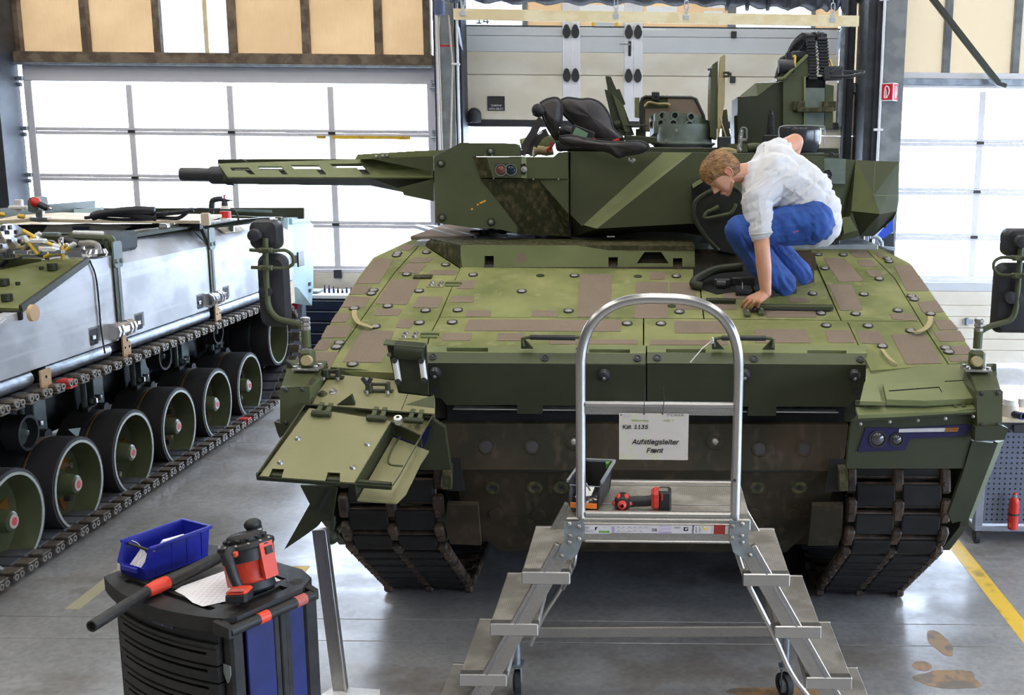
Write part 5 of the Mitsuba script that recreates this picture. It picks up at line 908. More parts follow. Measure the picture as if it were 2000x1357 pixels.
k = u('staple', tube(fillet(rp(t5, (340, 1110), (338, 1005), (390, 1005), (392, 1110), Y=7.4), .02), .009), 'slate', True); P(k, 'cross_bar', bar(*rp(t5, (338, 1120), (395, 1120), Y=7.4), .02, .02), 'bolt_steel')
ch = spline(rp(t5, (345, 1030), (335, 1100), (330, 1160), (318, 1190), (330, 1225), Y=7.36), 6)
for i in range(0, len(ch)-1, 1): u('chain_link', ring((ch[i]+ch[i+1])/2, (1, 0, 0) if i % 2 else (0, 1, 0), .016, .009, .008, 10), 'bolt_steel')
u('roof_box', slab(rp(t5, (205, 1160), (400, 1160), (405, 1240), (205, 1240), Y=7.45), (0, .2, 0)), 'olive'); u('coiled_strap', tube(spline(rp(t5, (110, 1245), (150, 1220), (230, 1222), (290, 1245), (200, 1250), (120, 1240), Y=7.38), 6), .016, 8), 'strap_tan', True); u('roof_pipe', tube(spline(rp(t5, (400, 1200), (470, 1190), (560, 1200), Y=7.5)), .03), 'olive', True)
u('roof_box', bx(at(*t5((170, 1190))[0], Y=7.5), (.09, .1, .14)), 'black_steel'); u('grab_hook', J(*[bar(a, b, .012, .012, (0, 1, 0)) for a, b in zip(*(lambda z: (z, z[1:]))(rp(t5, (1212, 1275), (1212, 1252), (1242, 1252), (1242, 1275), Y=7.1)))]), 'black_steel')
sb2 = u('stowed_bundle', tube(spline(rp(t3, (95, 700), (200, 670), (320, 655), (380, 690), Y=7.3), 5), .055, 12), 'olive_light', True); P(sb2, 'strap', tube(spline(rp(t3, (180, 760), (240, 730), (320, 740), (380, 730), Y=7.22), 5), .03, 8), 'strap_tan', True)
P(sb2, 'red_tag', tube(spline(rp(t3, (370, 655), (360, 700), (335, 725), (345, 745), Y=7.18), 5), .011, 8), 'red_paint', True); P(sb2, 'white_cap', bx(rp(t3, (185, 760), Y=7.2)[0], (.035, .03, .04)), 'white_plastic')
# black carrying vest lying on the turret edge
M('nylon_black', grime('#2a2625', '#3a3433', 7.), .62, sheen=.6); M('nylon_edge', srgb('#141314'), .6); M('buckle_red', srgb('#d8352c'), .45); M('patch_green', srgb('#5f7d62'), .6)
vest = thing('load_vest', 'black padded load vest with red buckles lying on the turret edge', 'vest')
def pillow(q, Y0, th, seed, n=40):
    """padded cloth panel: outline in the photo's plane at depth Y0, puffed on both sides"""
    p3 = np.array([at(*p, Y=Y0) for p in q]); p3 = spline(np.vstack([p3, p3[:1]]), 4)[:-1]; c = p3.mean(0); L = []
    for s, y in ((.0, -1.), (.45, -.93), (.8, -.7), (.96, -.35), (1., 0), (.96, .35), (.8, .7), (0, .9)):
        r = c+(p3-c)*max(s, .02); r = r+V(0, 1, 0)*y*th; r = r+(meshkit.fbm(r*9., 3, seed)-.5)[:, None]*V(.0, .05, .0)*(1 if s < .99 else .3); L.append(r)
    return loft(L), p3
ed = lambda p3, r=.011: tube(np.vstack([p3, p3[:1]]), r, 8)
mp, e = pillow(t3((455, 270), (520, 248), (640, 262), (720, 258), (800, 285), (860, 340), (910, 430), (945, 540), (1030, 620), (1000, 660), (840, 640), (640, 560), (560, 470), (470, 370)), 7.30, .085, 1); P(vest, 'back_panel', mp, 'nylon_black', True); P(vest, 'piping', ed(e), 'nylon_edge', True)
mp, e = pillow(t3((262, 300), (320, 265), (400, 248), (445, 275), (460, 380), (450, 470), (410, 530), (440, 600), (500, 640), (430, 640), (360, 560), (300, 440)), 7.20, .055, 2); P(vest, 'shoulder_pad', mp, 'nylon_black', True); P(vest, 'piping', ed(e), 'nylon_edge', True)
mp, e = pillow(t3((440, 610), (560, 600), (800, 650), (1010, 660), (1160, 650), (1240, 670), (1265, 700), (1200, 745), (1050, 770), (990, 790), (900, 740), (700, 700), (480, 660)), 6.80, .045, 3); P(vest, 'waist_belt', mp, 'nylon_black', True); P(vest, 'piping', ed(e), 'nylon_edge', True)
mp, e = pillow(t3((430, 540), (470, 505), (540, 500), (600, 540), (640, 590), (520, 610), (440, 600)), 7.12, .05, 4); P(vest, 'collar', mp, 'nylon_edge', True)
mp, e = pillow(t3((400, 640), (500, 640), (700, 690), (900, 740), (760, 745), (520, 740), (420, 735)), 6.98, .05, 5); P(vest, 'lower_flap', mp, 'nylon_edge', True)
for q in (((280, 440), (230, 500), (195, 580), (170, 650), (150, 770)), ((330, 560), (270, 590), (230, 640), (200, 690))):
    c = spline([at(*x, Y=7.05) for x in t3(*q)], 6); P(vest, 'webbing_strap', J(*[bar(a, b, .05, .006, (0, 1, 0), 0) for a, b in zip(c, c[1:])]), 'nylon_black')
c = spline([at(*x, Y=7.0) for x in t3((95, 780), (110, 720), (150, 640), (200, 560), (250, 470))], 6); P(vest, 'webbing_strap', J(*[bar(a, b, .045, .006, (0, 1, 0), 0) for a, b in zip(c, c[1:])]), 'nylon_black')
bt = [at(*x, Y=6.98) for x in t3((560, 600), (640, 620), (760, 640), (900, 648), (1040, 632))]; P(vest, 'cross_strap', J(*[bar(a, b, .03, .006, (0, 1, .3), 0) for a, b in zip(bt, bt[1:])]), 'nylon_edge')
o = at(*t3((650, 595))[0], Y=6.93); P(vest, 'pouch', tm(bx((0, 0, 0), (.15, .03, .10)), trimesh.transformations.translation_matrix(o) @ trimesh.transformations.rotation_matrix(.35, (0, 1, 0))), 'nylon_edge'); P(vest, 'name_patch', tm(bx((0, -.018, 0), (.09, .006, .055)), trimesh.transformations.translation_matrix(o+V(-.01, 0, .01)) @ trimesh.transformations.rotation_matrix(.45, (0, 1, 0))), 'patch_green', label='green patch')
for q in (((725, 610), (745, 595), (800, 650), (770, 640)), ((930, 635), (990, 618), (1000, 635), (955, 645))): P(vest, 'buckle', hullm([at(*x, Y=6.94)+V(0, dy, 0) for x in t3(*q) for dy in (0, .02)]), 'buckle_red', label='red buckle')
P(vest, 'ball_pull', J(ball(at(*t3((245, 360))[0], Y=7.15), .045), tube(spline([at(*x, Y=7.12) for x in t3((195, 402), (220, 390), (250, 400))]), .006)), 'nylon_edge', True)
k = P(vest, 'snap_hook', tube(spline([at(*x, Y=6.80) for x in t3((1088, 800), (1090, 825), (1120, 835), (1140, 825), (1125, 815), (1118, 850))], 6), .008), 'bolt_steel', True)
# ---------------------------------------------------------------- aluminium platform steps
def alu_fn(p, n, uv):
    a = fbm(p.x*7., p.y*7., p.z*7., 4); b = noise(p.x*160., p.y*8., p.z*160.)
    return mix([.34, .322, .295], [.46, .44, .405], a)*(.9+.2*b)
M('aluminium', proc(alu_fn), .36, metal=.8)
M('alu_bright', (.56, .545, .52), .25, metal=.9)
def tread_fn(p, n, uv):
    a = fbm(p.x*11., p.y*11., 2., 4); g = smoothstep(.35, .5, dr.abs(dr.fma(p.x, 110., -dr.floor(p.x*110.))-.5))
    return mix(mix([.27, .245, .205], [.41, .375, .325], smoothstep(.3, .7, a)), [.13, .118, .10], .6*g)
M('tread_alu', proc(tread_fn), .5, metal=.45)
M('galv_plate', grime('#83898a', '#989e9e', 20.), .45, metal=.5)
ld = thing('platform_steps', 'aluminium double-sided platform steps with guard rail standing in front of the armoured vehicle', 'ladder')
l = lambda name, mesh, mat=None, sm=False, **k: P(ld, name, mesh, mat, sm, **k)
LF, LB, LC = 4.235, 4.80, .058
pz = 1.185
pl_ = l('platform', bb(-.335, .452, LF+.02, LB, pz-.05, pz), 'tread_alu')
P(pl_, 'rear_edge', bb(-.335, .452, LB-.03, LB+.003, pz-.052, pz+.004), 'alu_bright'); P(pl_, 'front_edge', bb(-.335, .452, LF+.02, LF+.10, pz-.052, pz+.002), 'aluminium')
P(pl_, 'rib', bb(-.30, .42, LB-.09, LB-.075, pz-.001, pz+.006), 'aluminium'); P(pl_, 'rib', bb(-.30, .42, LF+.2, LF+.212, pz-.001, pz+.005), 'aluminium')
def tread(x0, x1, z):
    k = l('tread', bb(x0, x1, LF+.03, LB, z-.05, z, .003), 'tread_alu'); P(k, 'nosing', bb(x0-.002, x1+.002, LF, LF+.045, z-.055, z+.002, .004), 'alu_bright'); P(k, 'rear_lip', bb(x0-.001, x1+.001, LB-.012, LB+.004, z-.052, z+.004), 'alu_bright')
for i in range(4):
    z = pz-.237*(i+1)
    tread(-.522-.139*i, -.318-.139*i, z); tread(.425+.143*i, .622+.143*i, z)
for s, xs in ((-1, ((-.345, 1.06), (-.93, -.03))), (1, ((.440, 1.06), (1.06, -.03)))):
    (xa, za), (xb, zb) = xs
    for y in (LF+.018, LB-.02):
        k = l('stringer', bar((xa, y, za), (xb, y, zb), .028, .078, (s, 0, .6), .003), 'aluminium')
        P(k, 'flange', bar((xa+.016*s, y-.015, za+.01), (xb+.016*s, y-.015, zb+.01), .004, .006, (s, 0, .6), 0), 'steel_grey')
    # gusset plates with bolts
    q = [at(*p, Y=LF-.005) for p in (((1101, 1019), (1128, 1019), (1140, 1012), (1141, 1047), (1128, 1082), (1115, 1093), (1083, 1091), (1102, 1055)) if s < 0 else ((1462, 1019), (1437, 1019), (1425, 1014), (1425, 1050), (1432, 1078), (1450, 1090), (1477, 1090), (1461, 1058)))]
    k = l('gusset', plate(q, .004, (0, -1, 0)), 'galv_plate')
    for p in (((1112, 1023), (1113, 1046), (1112, 1059), (1097, 1085), (1131, 1028), (1131, 1052)) if s < 0 else ((1450, 1023), (1449, 1046), (1450, 1059), (1465, 1084), (1431, 1027), (1431, 1050))):
        o = at(*p, Y=LF-.009); P(k, 'bolt', lathe([(0, .009), (.005, .008), (.009, .003), (.010, 0)], o, (0, -1, 0), 12), 'bolt_steel', 40)
# guard rail
x0, x1, zt = -.272, .385, 2.126
l('guard_rail', tube(fillet([(x0, LF+.04, 1.10), (x0, LF+.04, zt), (x1, LF+.04, zt), (x1, LF+.04, 1.10)], .33, 16), .0215, 18), 'alu_bright', True)
for nm, za, zb in (('mid_rail', 1.636, 1.690), ('lower_rail', 1.160, 1.212)):
    k = l(nm, bb(x0, x1, LF+.028, LF+.052, za, zb, .004), 'aluminium'); P(k, 'bead', bar((x0+.02, LF+.026, zb-.012), (x1-.02, LF+.026, zb-.012), .010, .016), 'alu_bright'); P(k, 'groove', bar((x0+.02, LF+.027, za+.008), (x1-.02, LF+.027, za+.008), .004, .003), 'steel_grey')
bm = l('front_beam', bb(x0+.01, x1-.01, LF+.012, LF+.03, 1.082, 1.168, .003), 'aluminium'); P(bm, 'lower_bead', bar((x0+.02, LF+.010, 1.088), (x1-.02, LF+.010, 1.088), .012, .010), 'alu_bright'); P(bm, 'screw', cyl((.378, LF+.018, 1.36), (.378, LF+.012, 1.36), .006, 10), 'black_steel')
# printed stickers on the beam
M('sticker_white', (.62, .60, .62), .5); M('ink', (.02, .02, .022), .6); M('ink_lilac', srgb('#a898ba'), .6); M('ink_green', srgb('#5e9440'), .6); M('ink_red', srgb('#8d2a20'), .5); M('ink_yellow', srgb('#d9b13a'), .5); M('ink_grey', srgb('#6f6a6e'), .6); M('ink_navy', srgb('#26203c'), .6)
cs = C(1130, 1010, 6.4516); SY = LF+.011
def st(parent, u0, v0, u1, v1, mat, nm, d=0.): a, b = at(*cs((u0, v0))[0], Y=SY), at(*cs((u1, v1))[0], Y=SY); return P(parent, nm, bb(a[0], b[0], SY-.0012-d, SY, b[2], a[2], 0), mat)
s0 = st(bm, 400, 95, 1885, 208, 'sticker_white', 'sticker')
def mark(u0, v0, u1, v1, mat): st(s0, u0, v0, u1, v1, mat, 'print', .0006)
mark(415, 115, 455, 190, 'ink_lilac'); mark(1010, 108, 1175, 118, 'ink_lilac'); mark(1005, 130, 1170, 142, 'ink_lilac'); mark(1012, 152, 1160, 162, 'ink_lilac'); mark(1008, 176, 1172, 200, 'ink_lilac')
mark(1325, 122, 1380, 172, 'ink_navy'); st(s0, 1342, 135, 1368, 158, 'sticker_white', 'print', .0012); mark(1352, 122, 1380, 150, 'ink_green'); mark(1705, 97, 1845, 212, 'ink_red')
for i in range(6):
    for r in (0, 1):
        u_, v_ = 505+i*68, 128+r*46
        if r and i > 4: continue
        a, b, c_ = [at(*cs(q)[0], Y=SY-.0018) for q in ((u_-22, v_+14), (u_, v_-12), (u_+24, v_+15))]; P(s0, 'print', J(bar(a, b, .0012, .0004, (0, 1, 0), 0), bar(b, c_, .0012, .0004, (0, 1, 0), 0)), 'ink_grey')
def lettering(parent, txt, px, py, Y, h, mat, bold=True, nm='lettering', slant=0., vert=False, sx=1.):
    o = at(px, py, Y=Y); m = meshkit.text_mesh(txt, h, .0006, bold); m.apply_transform(np.array([[sx, slant, 0, 0], [0, 1, 0, 0], [0, 0, 1, 0], [0, 0, 0, 1.]]))
    if vert: m.apply_transform(trimesh.transformations.rotation_matrix(np.pi/2, (0, 0, 1)))
    m.apply_transform(np.array([[1, 0, 0, o[0]], [0, 0, -1, Y-.0006], [0, 1, 0, o[2]], [0, 0, 0, 1.]])); return P(parent, nm, m, mat)
lettering(s0, 'GS', *cs((922, 175))[0], SY-.0014, .012, 'ink_navy', True); lettering(s0, 'Prüfung', *cs((1450, 205))[0], SY-.0014, .007, 'ink', True, vert=True)
for u_ in (1475, 1488, 1520, 1535, 1680): st(s0, u_-2, 120, u_+2, 195, 'ink_grey', 'print', .0008)
lettering(s0, '56262', *cs((1205, 138))[0], SY-.0014, .006, 'ink_grey', True)
for (u_, v_, r) in ((1585, 150, .0055), (1605, 145, .004), (1625, 128, .003), (1625, 168, .003), (1600, 112, .003), (1570, 125, .003)): o = at(*cs((u_, v_))[0], Y=SY-.0014); P(s0, 'print', cyl(o, o+V(0, -.0006, 0), r, 12), 'ink_yellow')
s1_ = st(bm, 75, 97, 400, 208, 'sticker_white', 'sticker'); labels[s1_] = {'label': 'small sticker with a black mark and green bar'}
for v_ in (120, 135, 158, 178): st(s1_, 85, v_, 140 if v_ < 140 else 195, v_+6, 'ink_grey', 'print', .0008)
P(s1_, 'print', hullm([at(*cs(q)[0], Y=SY-.001-d) for q in ((205, 128), (240, 118), (222, 140), (215, 168), (205, 165)) for d in (0, .001)]), 'ink'); st(s1_, 252, 168, 390, 195, 'ink_green', 'print', .0008); st(s1_, 280, 120, 368, 148, 'white_plastic', 'print', .0008); lettering(s1_, '07/2004', *cs((296, 140))[0], SY-.0016, .004, 'ink_grey')
# hand rail braces, base bar and castors
for s, (p, q) in ((-1, ((1108, 1133), (1064, 1205))), (1, ((1455, 1130), (1598, 1357)))): pass
yb = LB-.05
l('brace_tube', tube(fillet([at(1107, 1132, Y=LB), at(1060, 1205, Y=LB), at(1036, 1260, Y=LB)], .05), .011, 10), 'alu_bright', True)
l('brace_tube', tube(fillet([at(1436, 1070, Y=LF+.1), at(1457, 1133, Y=LF+.06), at(1512, 1240, Y=LF+.03), at(1545, 1318, Y=LF), at(1600, 1385, Y=LF)], .08), .012, 10), 'alu_bright', True)
l('brace_tube', tube(fillet([at(1125, 1075, Y=LF+.12), at(1122, 1100, Y=LF+.1), at(1100, 1150, Y=LB-.1)], .03), .009, 8), 'aluminium', True)
l('base_bar', bar(at(1010, 1234, Y=4.95), at(1590, 1231, Y=4.95), .03, .058), 'aluminium')
for (px, py, f) in ((1010, 1317, 0), (1533, 1314, 1)):
    o = at(px, py, Y=4.95); o[2] = .062; k = l('castor', J(ring(o, (1, .5 if f else .2, 0), .062, .04, .03, 28)), 'rubber', 30); P(k, 'hub', cyl(o+V(-.017, 0, 0), o+V(.017, 0, 0), .042, 20), 'steel_grey' if f else 'black_plastic', 30)
    P(k, 'fork', J(bar(o+V(-.022, 0, 0), o+V(-.012, .02, .10), .004, .05, (0, 1, 0)), bar(o+V(.022, 0, 0), o+V(.02, .02, .10), .004, .05, (0, 1, 0)), bb(o[0]-.03, o[0]+.035, o[1]-.03, o[1]+.04, .155, .165)), 'galv'); P(k, 'stem', cyl((o[0], 4.95, .16), (o[0], 4.95, .33), .018, 14), 'galv', 30)
# paper sign hung from the middle rail
M('paper_white', grime('#cfc7be', '#d8d2ca', 12.), .6)
def sign_fn(p, n, uv):
    b = smoothstep(.5, .75, fbm(p.x*22., p.z*22., 3., 3)); return mix(srgb('#cdc5be'), srgb('#c8c9ac'), .8*b)
M('paper_sign', proc(sign_fn), .45)
PSY = LF+.012
sq = [at(*p, Y=PSY) for p in ((1209, 806.5), (1345.5, 808), (1343.5, 898.5), (1209, 897))]
sgn = one('paper_sign', plate(sq, .0012, (0, -1, 0)), 'paper_sign', 'white paper sign with bold black lettering hanging on the guard rail of the platform steps', 'sign')
c9 = C(1195, 790, 11.309); pp_ = lambda q: c9(q)[0]
lettering(sgn, 'Kst. 1135', *pp_((225, 530)), PSY-.0016, .0165, 'ink', True, slant=.22, sx=1.02)
lettering(sgn, 'Aufstiegsleiter', *pp_((440, 868)), PSY-.0016, .020, 'ink', True, slant=.22, sx=1.03)
lettering(sgn, 'Front', *pp_((755, 1058)), PSY-.0016, .020, 'ink', True, slant=.22, sx=1.02)
o = at(*pp_((925, 1025)), Y=PSY-.001); P(sgn, 'print', cyl(o, o+V(0, -.0014, 0), .0085, 5), 'ink')
lettering(sgn, 'PUMA', *pp_((1205, 255)), PSY-.0016, .0095, 'ink_grey', False, slant=.3, sx=1.9); lettering(sgn, 'Endbearbeitung', *pp_((430, 370)), PSY-.0016, .009, 'hand_green', False, slant=.3, sx=.78); lettering(sgn, 'Halle 71', *pp_((1140, 370)), PSY-.0016, .009, 'hand_green', False, slant=.2, sx=.9)
M('hand_green', srgb('#8fa05a'), .6)
P(sgn, 'print', hullm([at(*pp_(q), Y=PSY-.0005-d) for q in ((185, 225), (235, 210), (210, 240), (190, 250)) for d in (0, .001)]), 'ink')
for v_ in (232, 265): a, b = at(*pp_((240, v_)), Y=PSY-.001), at(*pp_((430, v_)), Y=PSY-.001); P(sgn, 'print', bar(a, b, .0012, .0005, (0, 1, 0), 0), 'ink_lilac')
# two dark wires carrying the sign
for q in (((1258, 808), (1258.5, 785), (1261, 752)), ((1294, 808), (1297, 783), (1295, 752))):
    P(sgn, 'wire', tube([at(p[0], p[1], Y=PSY-.005-.002*i) for i, p in enumerate(q)], .0017, 6), 'black_steel', True); o = at(*q[0], Y=PSY-.002); P(sgn, 'wire_knot', ball(o, .0035, sub=1), 'black_steel')
# black parts bin on the platform
BM_ = lambda o, a: trimesh.transformations.translation_matrix(o) @ trimesh.transformations.rotation_matrix(a, (0, 0, 1))
def parts_bin(key, Mx, L, W, Hh, mat, lip, scoop=.45, taper=.015):
    """open-fronted stacking bin; local x = width, y = depth (0 = front), z = up"""
    t_ = .003; k = key; f = lambda m: tm(m, Mx)
    w0, w1 = W/2-taper, W/2
    def wall(s): return hullm([(s*(w0 if z == 0 else w1)+dx*-s, y, z) for dx in (0, t_) for y, z in ((.012, 0), (0, Hh*scoop), (.03, Hh), (L, Hh), (L-.012, 0))])
    P(k, 'side_wall', f(wall(-1)), mat); P(k, 'side_wall', f(wall(1)), mat); P(k, 'base', f(bb(-w0, w0, .012, L-.012, 0, .004)), mat)
    P(k, 'rear_wall', f(hullm([(sx*(w0 if z == 0 else w1), y-(.012 if z == 0 else 0), z) for sx in (-1, 1) for y in (L-t_, L) for z in (0, Hh)])), mat)
    P(k, 'front_wall', f(hullm([(sx*(w0+(w1-w0)*scoop*(z > 0)), y+(.012 if z == 0 else 0), z) for sx in (-1, 1) for y in (0, t_) for z in (0, Hh*scoop)])), mat)
    for s in (-1, 1): P(k, 'rim', f(bb(s*(w1+.006)-.009, s*(w1+.006)+.003, .03, L+.008, Hh-.012, Hh+.002, .002)), lip)
    P(k, 'rim', f(bb(-w1-.008, w1+.008, L-.004, L+.010, Hh-.012, Hh+.002, .002)), lip)
    for y in np.linspace(.06, L-.04, 4):
        for s in (-1, 1): P(k, 'rib', f(hullm([(s*(w0+(w1-w0)*z/Hh+e), y+dy, z) for e in (0, .004) for dy in (-.004, .004) for z in (.012, Hh-.012)])), mat)
kb = thing('parts_bin', 'black open-fronted parts bin with small parts standing on the step platform', 'bin')
a, b = at(1119, 1005, Z=pz+.003), at(1172, 1006, Z=pz+.003)
d_ = at(1213, 962, Z=pz+.003)-at(1165, 1003, Z=pz+.003); ang = math.atan2(-d_[0], d_[1]); L_ = .36
mid = V(-.262, LF+.075, pz+.003)
parts_bin(kb, BM_(mid, -.14), .36, .135, .135, 'black_plastic', 'steel_grey', .30)
M('label_orange', srgb('#e07a28'), .5)
P(kb, 'orange_label', tm(bb(-.058, .058, -.006, -.002, .024, .048), BM_(mid, -.14)), 'label_orange', label='orange label strip')
P(kb, 'green_tag', tm(hullm([(.03, .352, .13), (.055, .352, .132), (.05, .348, .10), (.035, .348, .095), (.04, .34, .12)]), BM_(mid, -.14)), 'ink_green'); P(kb, 'cross_wire', tm(bar((-.066, .02, .118), (.066, .02, .116), .004, .004), BM_(mid, -.14)), 'galv')
def nuts():
    rng = np.random.default_rng(4); ms = []
    for i in range(40):
        c = V(rng.uniform(-.05, .05), rng.uniform(.015, .09), .012+.045*rng.random()); ax = rng.normal(size=3); ax /= np.linalg.norm(ax); ms.append(cyl(c-ax*.008, c+ax*.008, .007, 6))
    return tm(J(*ms), BM_(mid, -.14))
one('loose_fasteners', nuts(), 'bolt_steel', 'heap of small loose steel fasteners in the black parts bin', 'fasteners', kind='stuff')
one('tool_bag', tm(hullm([(-.045, .03, .06), (.03, .02, .075), (.03, .1, .09), (-.04, .11, .08), (0, .05, .04)]), BM_(mid, -.14)), 'white_plastic', 'small crumpled white packet in the black parts bin', 'packet')
one('screw_bit', tm(tube([(.02, .04, .09), (.005, .03, .125)], .004, 8), BM_(mid, -.14)), 'galv', 'thin steel bit sticking out of the black parts bin', 'tool')
# cordless impact driver on the platform
M('tool_red', srgb('#c23a30'), .42); M('tool_black', srgb('#1f1f20'), .5)
imp = thing('impact_driver', 'red and black cordless impact driver lying on the step platform beside the black bin', 'power tool')
q0 = at(1222, 1000, Z=pz); iy = LF+.13; ix0 = at(1198, 990, Y=iy)[0]; ix1 = at(1308, 990, Y=iy)[0]; iz = pz+.035; Wd = ix1-ix0
e_ = lambda u_, z, dy=0: V(ix0+u_*Wd, iy+dy, pz+z)
P(imp, 'head', J(lathe([(0, -.07), (.022, -.07), (.034, -.05), (.036, .02), (.026, .05), (0, .05)], e_(.16, .036), (0, -1, .1), 20)), 'tool_black', 40)
for a in range(0, 360, 60): P(imp, 'guard_rib', ball(e_(.16, .036)+V(.033*math.cos(math.radians(a)), -.01, .033*math.sin(math.radians(a))), .012, (1, 2.2, 1), 1), 'tool_red', True)
P(imp, 'nose', lathe([(.008, .075), (.017, .07), (.02, .05), (.0, .05)], e_(.16, .036), (0, -1, .1), 18), 'tool_red', 40)
P(imp, 'grip', tube(spline([e_(.22, .035), e_(.40, .04), e_(.60, .042), e_(.74, .05)], 6), [.022]*7+[.024]*6+[.027]*6 if False else .023, 14), 'tool_black', True)
P(imp, 'foot', bx(e_(.76, .055), (.045, .08, .085), .014), 'tool_red'); P(imp, 'battery', bx(e_(.91, .052), (.056, .085, .09), .008), 'tool_black'); P(imp, 'battery_label', bx(e_(.88, .098, -.01), (.04, .04, .003), .001), 'bolt_dome'); P(imp, 'red_latch', bx(e_(.86, .075, -.043), (.006, .004, .03)), 'tool_red')
# ---------------------------------------------------------------- tool cart in the left foreground
M('cart_blue', grime('#0d1850', '#12205f', 5.), .4, spec=.5); M('cart_black', grime('#141312', '#1f1d1b', 12.), .55); M('cart_grey', grime('#4a443b', '#57503f', 9.), .7); M('bin_blue', srgb('#1a2490'), .35, spec=.6); M('tape_red', srgb('#d8412c'), .45)
M('hose_black', grime('#1c1b1a', '#2b2926', 20.), .5); M('cover_red', srgb('#c8422c'), .4); M('red_dusty', srgb('#a8564c'), .55)
CZ = 1.0
FL, FR = V(-2.165, 4.016, 0), V(-1.547, 3.654, 0); cu = (FR-FL)/np.linalg.norm(FR-FL); cw = np.linalg.norm(FR-FL); cv = V(-cu[1], cu[0], 0)
CM = np.eye(4); CM[:3, 0], CM[:3, 1], CM[:3, 3] = cu, cv, FL
cx_ = lambda m: tm(m, CM)
cart = thing('tool_cart', 'blue and black workshop tool cart with curved drawers in the left foreground', 'tool cart')
k_ = lambda nm, m, mat, sm=False, **kw: P(cart, nm, cx_(m), mat, sm, **kw)
D = .43; W_ = cw
arc = lambda x, b=.055: -b*(1-((x-W_/2)/(W_/2))**2)
def front_strip(x0, x1, y_in, z0, z1, off=0., n=14):
    xs_ = np.linspace(x0, x1, n); return prism([(x, arc(x)+off) for x in xs_]+[(x, y_in) for x in xs_[::-1]], z0, z1, 'z')
k_('body', bb(.03, W_-.03, .05, D-.03, .12, CZ-.06), 'cart_black')
for x, y in ((.0, .01), (W_-.055, .01)): k_('corner_post', bb(x, x+.055, y, y+.06, .08, CZ-.05, .01), 'cart_black')
for x in (.0, W_-.055): k_('corner_post', bb(x, x+.055, D-.07, D, .08, CZ-.05, .01), 'cart_black')
zs_ = [at(392, py, Y=3.70)[2] for py in (1228, 1240, 1264, 1291, 1321.5, 1353)]
zs_ = [.885, .862, .792, .722, .652, .58, .42, .26, .12]
k_('name_panel', front_strip(.05, W_-.055, .05, zs_[0], CZ-.05, .012), 'cart_black')
for i, (a, b) in enumerate(zip(zs_, zs_[1:])):
    dr_k = k_('drawer', front_strip(.055, W_-.058, .06, b+.004, a-.030, .004), 'cart_black')
    P(dr_k, 'pull_lip', cx_(front_strip(.055, W_-.058, .05, a-.016, a-.003, .0)), 'cart_grey' if 0 else 'cart_black'); P(dr_k, 'pull_recess', cx_(front_strip(.09, W_-.09, .06, a-.032, a-.014, .035)), 'dark_void')
    P(dr_k, 'cheek', cx_(front_strip(.055, .10, .05, a-.034, a-.012, .004, 4)), 'cart_black'); P(dr_k, 'cheek', cx_(front_strip(W_-.105, W_-.058, .05, a-.034, a-.012, .004, 4)), 'cart_black')
sd = k_('side_panel', bb(W_-.008, W_+.006, .075, D-.08, .10, CZ-.05), 'cart_blue')
for y0, y1 in ((.20, .225), (.255, .28)): P(sd, 'groove', cx_(bb(W_+.004, W_+.010, y0, y1, .10, CZ-.06, .003)), 'cart_black')
P(sd, 'rib', cx_(bb(W_+.002, W_+.016, .225, .255, .10, CZ-.06, .004)), 'cart_black')
k_('side_panel', bb(-.006, .008, .075, D-.08, .10, CZ-.05), 'cart_blue'); k_('rear_panel', bb(.06, W_-.06, D-.035, D-.02, .10, CZ-.05), 'cart_blue')
# moulded top with tray, slots and push handle
ol = [(x, arc(x, .07)-.02) for x in np.linspace(-.025, W_+.0, 15)]+[(W_+.03, .02), (W_+.03, D-.10), (W_-.02, D-.01), (W_-.12, D+.03), (.10, D+.03), (-.02, D-.0), (-.03, .05)]
tp_ = k_('top', prism(ol, CZ-.055, CZ-.012, 'z'), 'cart_black')
hole = [(.08, .06), (W_-.10, .06), (W_-.10, D-.07), (.08, D-.07)]
frame_ = trimesh.creation.extrude_polygon(Polygon(ol, [hole, [(W_-.065, .09), (W_-.02, .09), (W_-.02, D-.13), (W_-.065, D-.13)], [(.09, .0), (W_-.1, -.0), (W_-.1, .028), (.09, .028)]]), .018, engine='earcut'); frame_.apply_translation((0, 0, CZ-.014)); P(tp_, 'rim', cx_(frame_), 'cart_black')
P(tp_, 'mat', cx_(bb(.082, W_-.102, .062, D-.072, CZ-.012, CZ-.004)), 'cart_grey', label='brownish grey work mat')
P(tp_, 'slot_floor', cx_(bb(W_-.066, W_-.019, .089, D-.129, CZ-.013, CZ-.010)), 'dark_void'); P(tp_, 'slot_floor', cx_(bb(.09, W_-.1, 0, .028, CZ-.013, CZ-.010)), 'dark_void')
hd_ = k_('push_handle', cyl((W_+.045, -.03, CZ-.035), (W_+.045, D-.06, CZ-.035), .021, 18), 'cart_black', 30)
for y0, y1, mt in ((.10, .145, 'tape_red'), (.275, .325, 'red_dusty')): P(hd_, 'red_tape', cx_(cyl((W_+.045, y0, CZ-.035), (W_+.045, y1, CZ-.035), .0225, 18)), mt, 30, label='red tape on the handle')
for y in (-.03, D-.06): P(hd_, 'end_cap', cx_(hullm([(W_-.02, y-.02, CZ-.05), (W_-.02, y+.02, CZ-.05), (W_+.06, y-.012, CZ-.055), (W_+.06, y+.012, CZ-.055), (W_-.02, y-.02, CZ), (W_-.02, y+.02, CZ), (W_+.06, y-.012, CZ-.014), (W_+.06, y+.012, CZ-.014)])), 'cart_black')
for x, y in ((.02, .05), (W_-.03, .04), (W_-.04, D-.07)): P(tp_, 'corner_cap', cx_(lathe([(0, .006), (.02, .005), (.028, 0)], (x, y, CZ+.003), n=18)), 'cart_black', True)
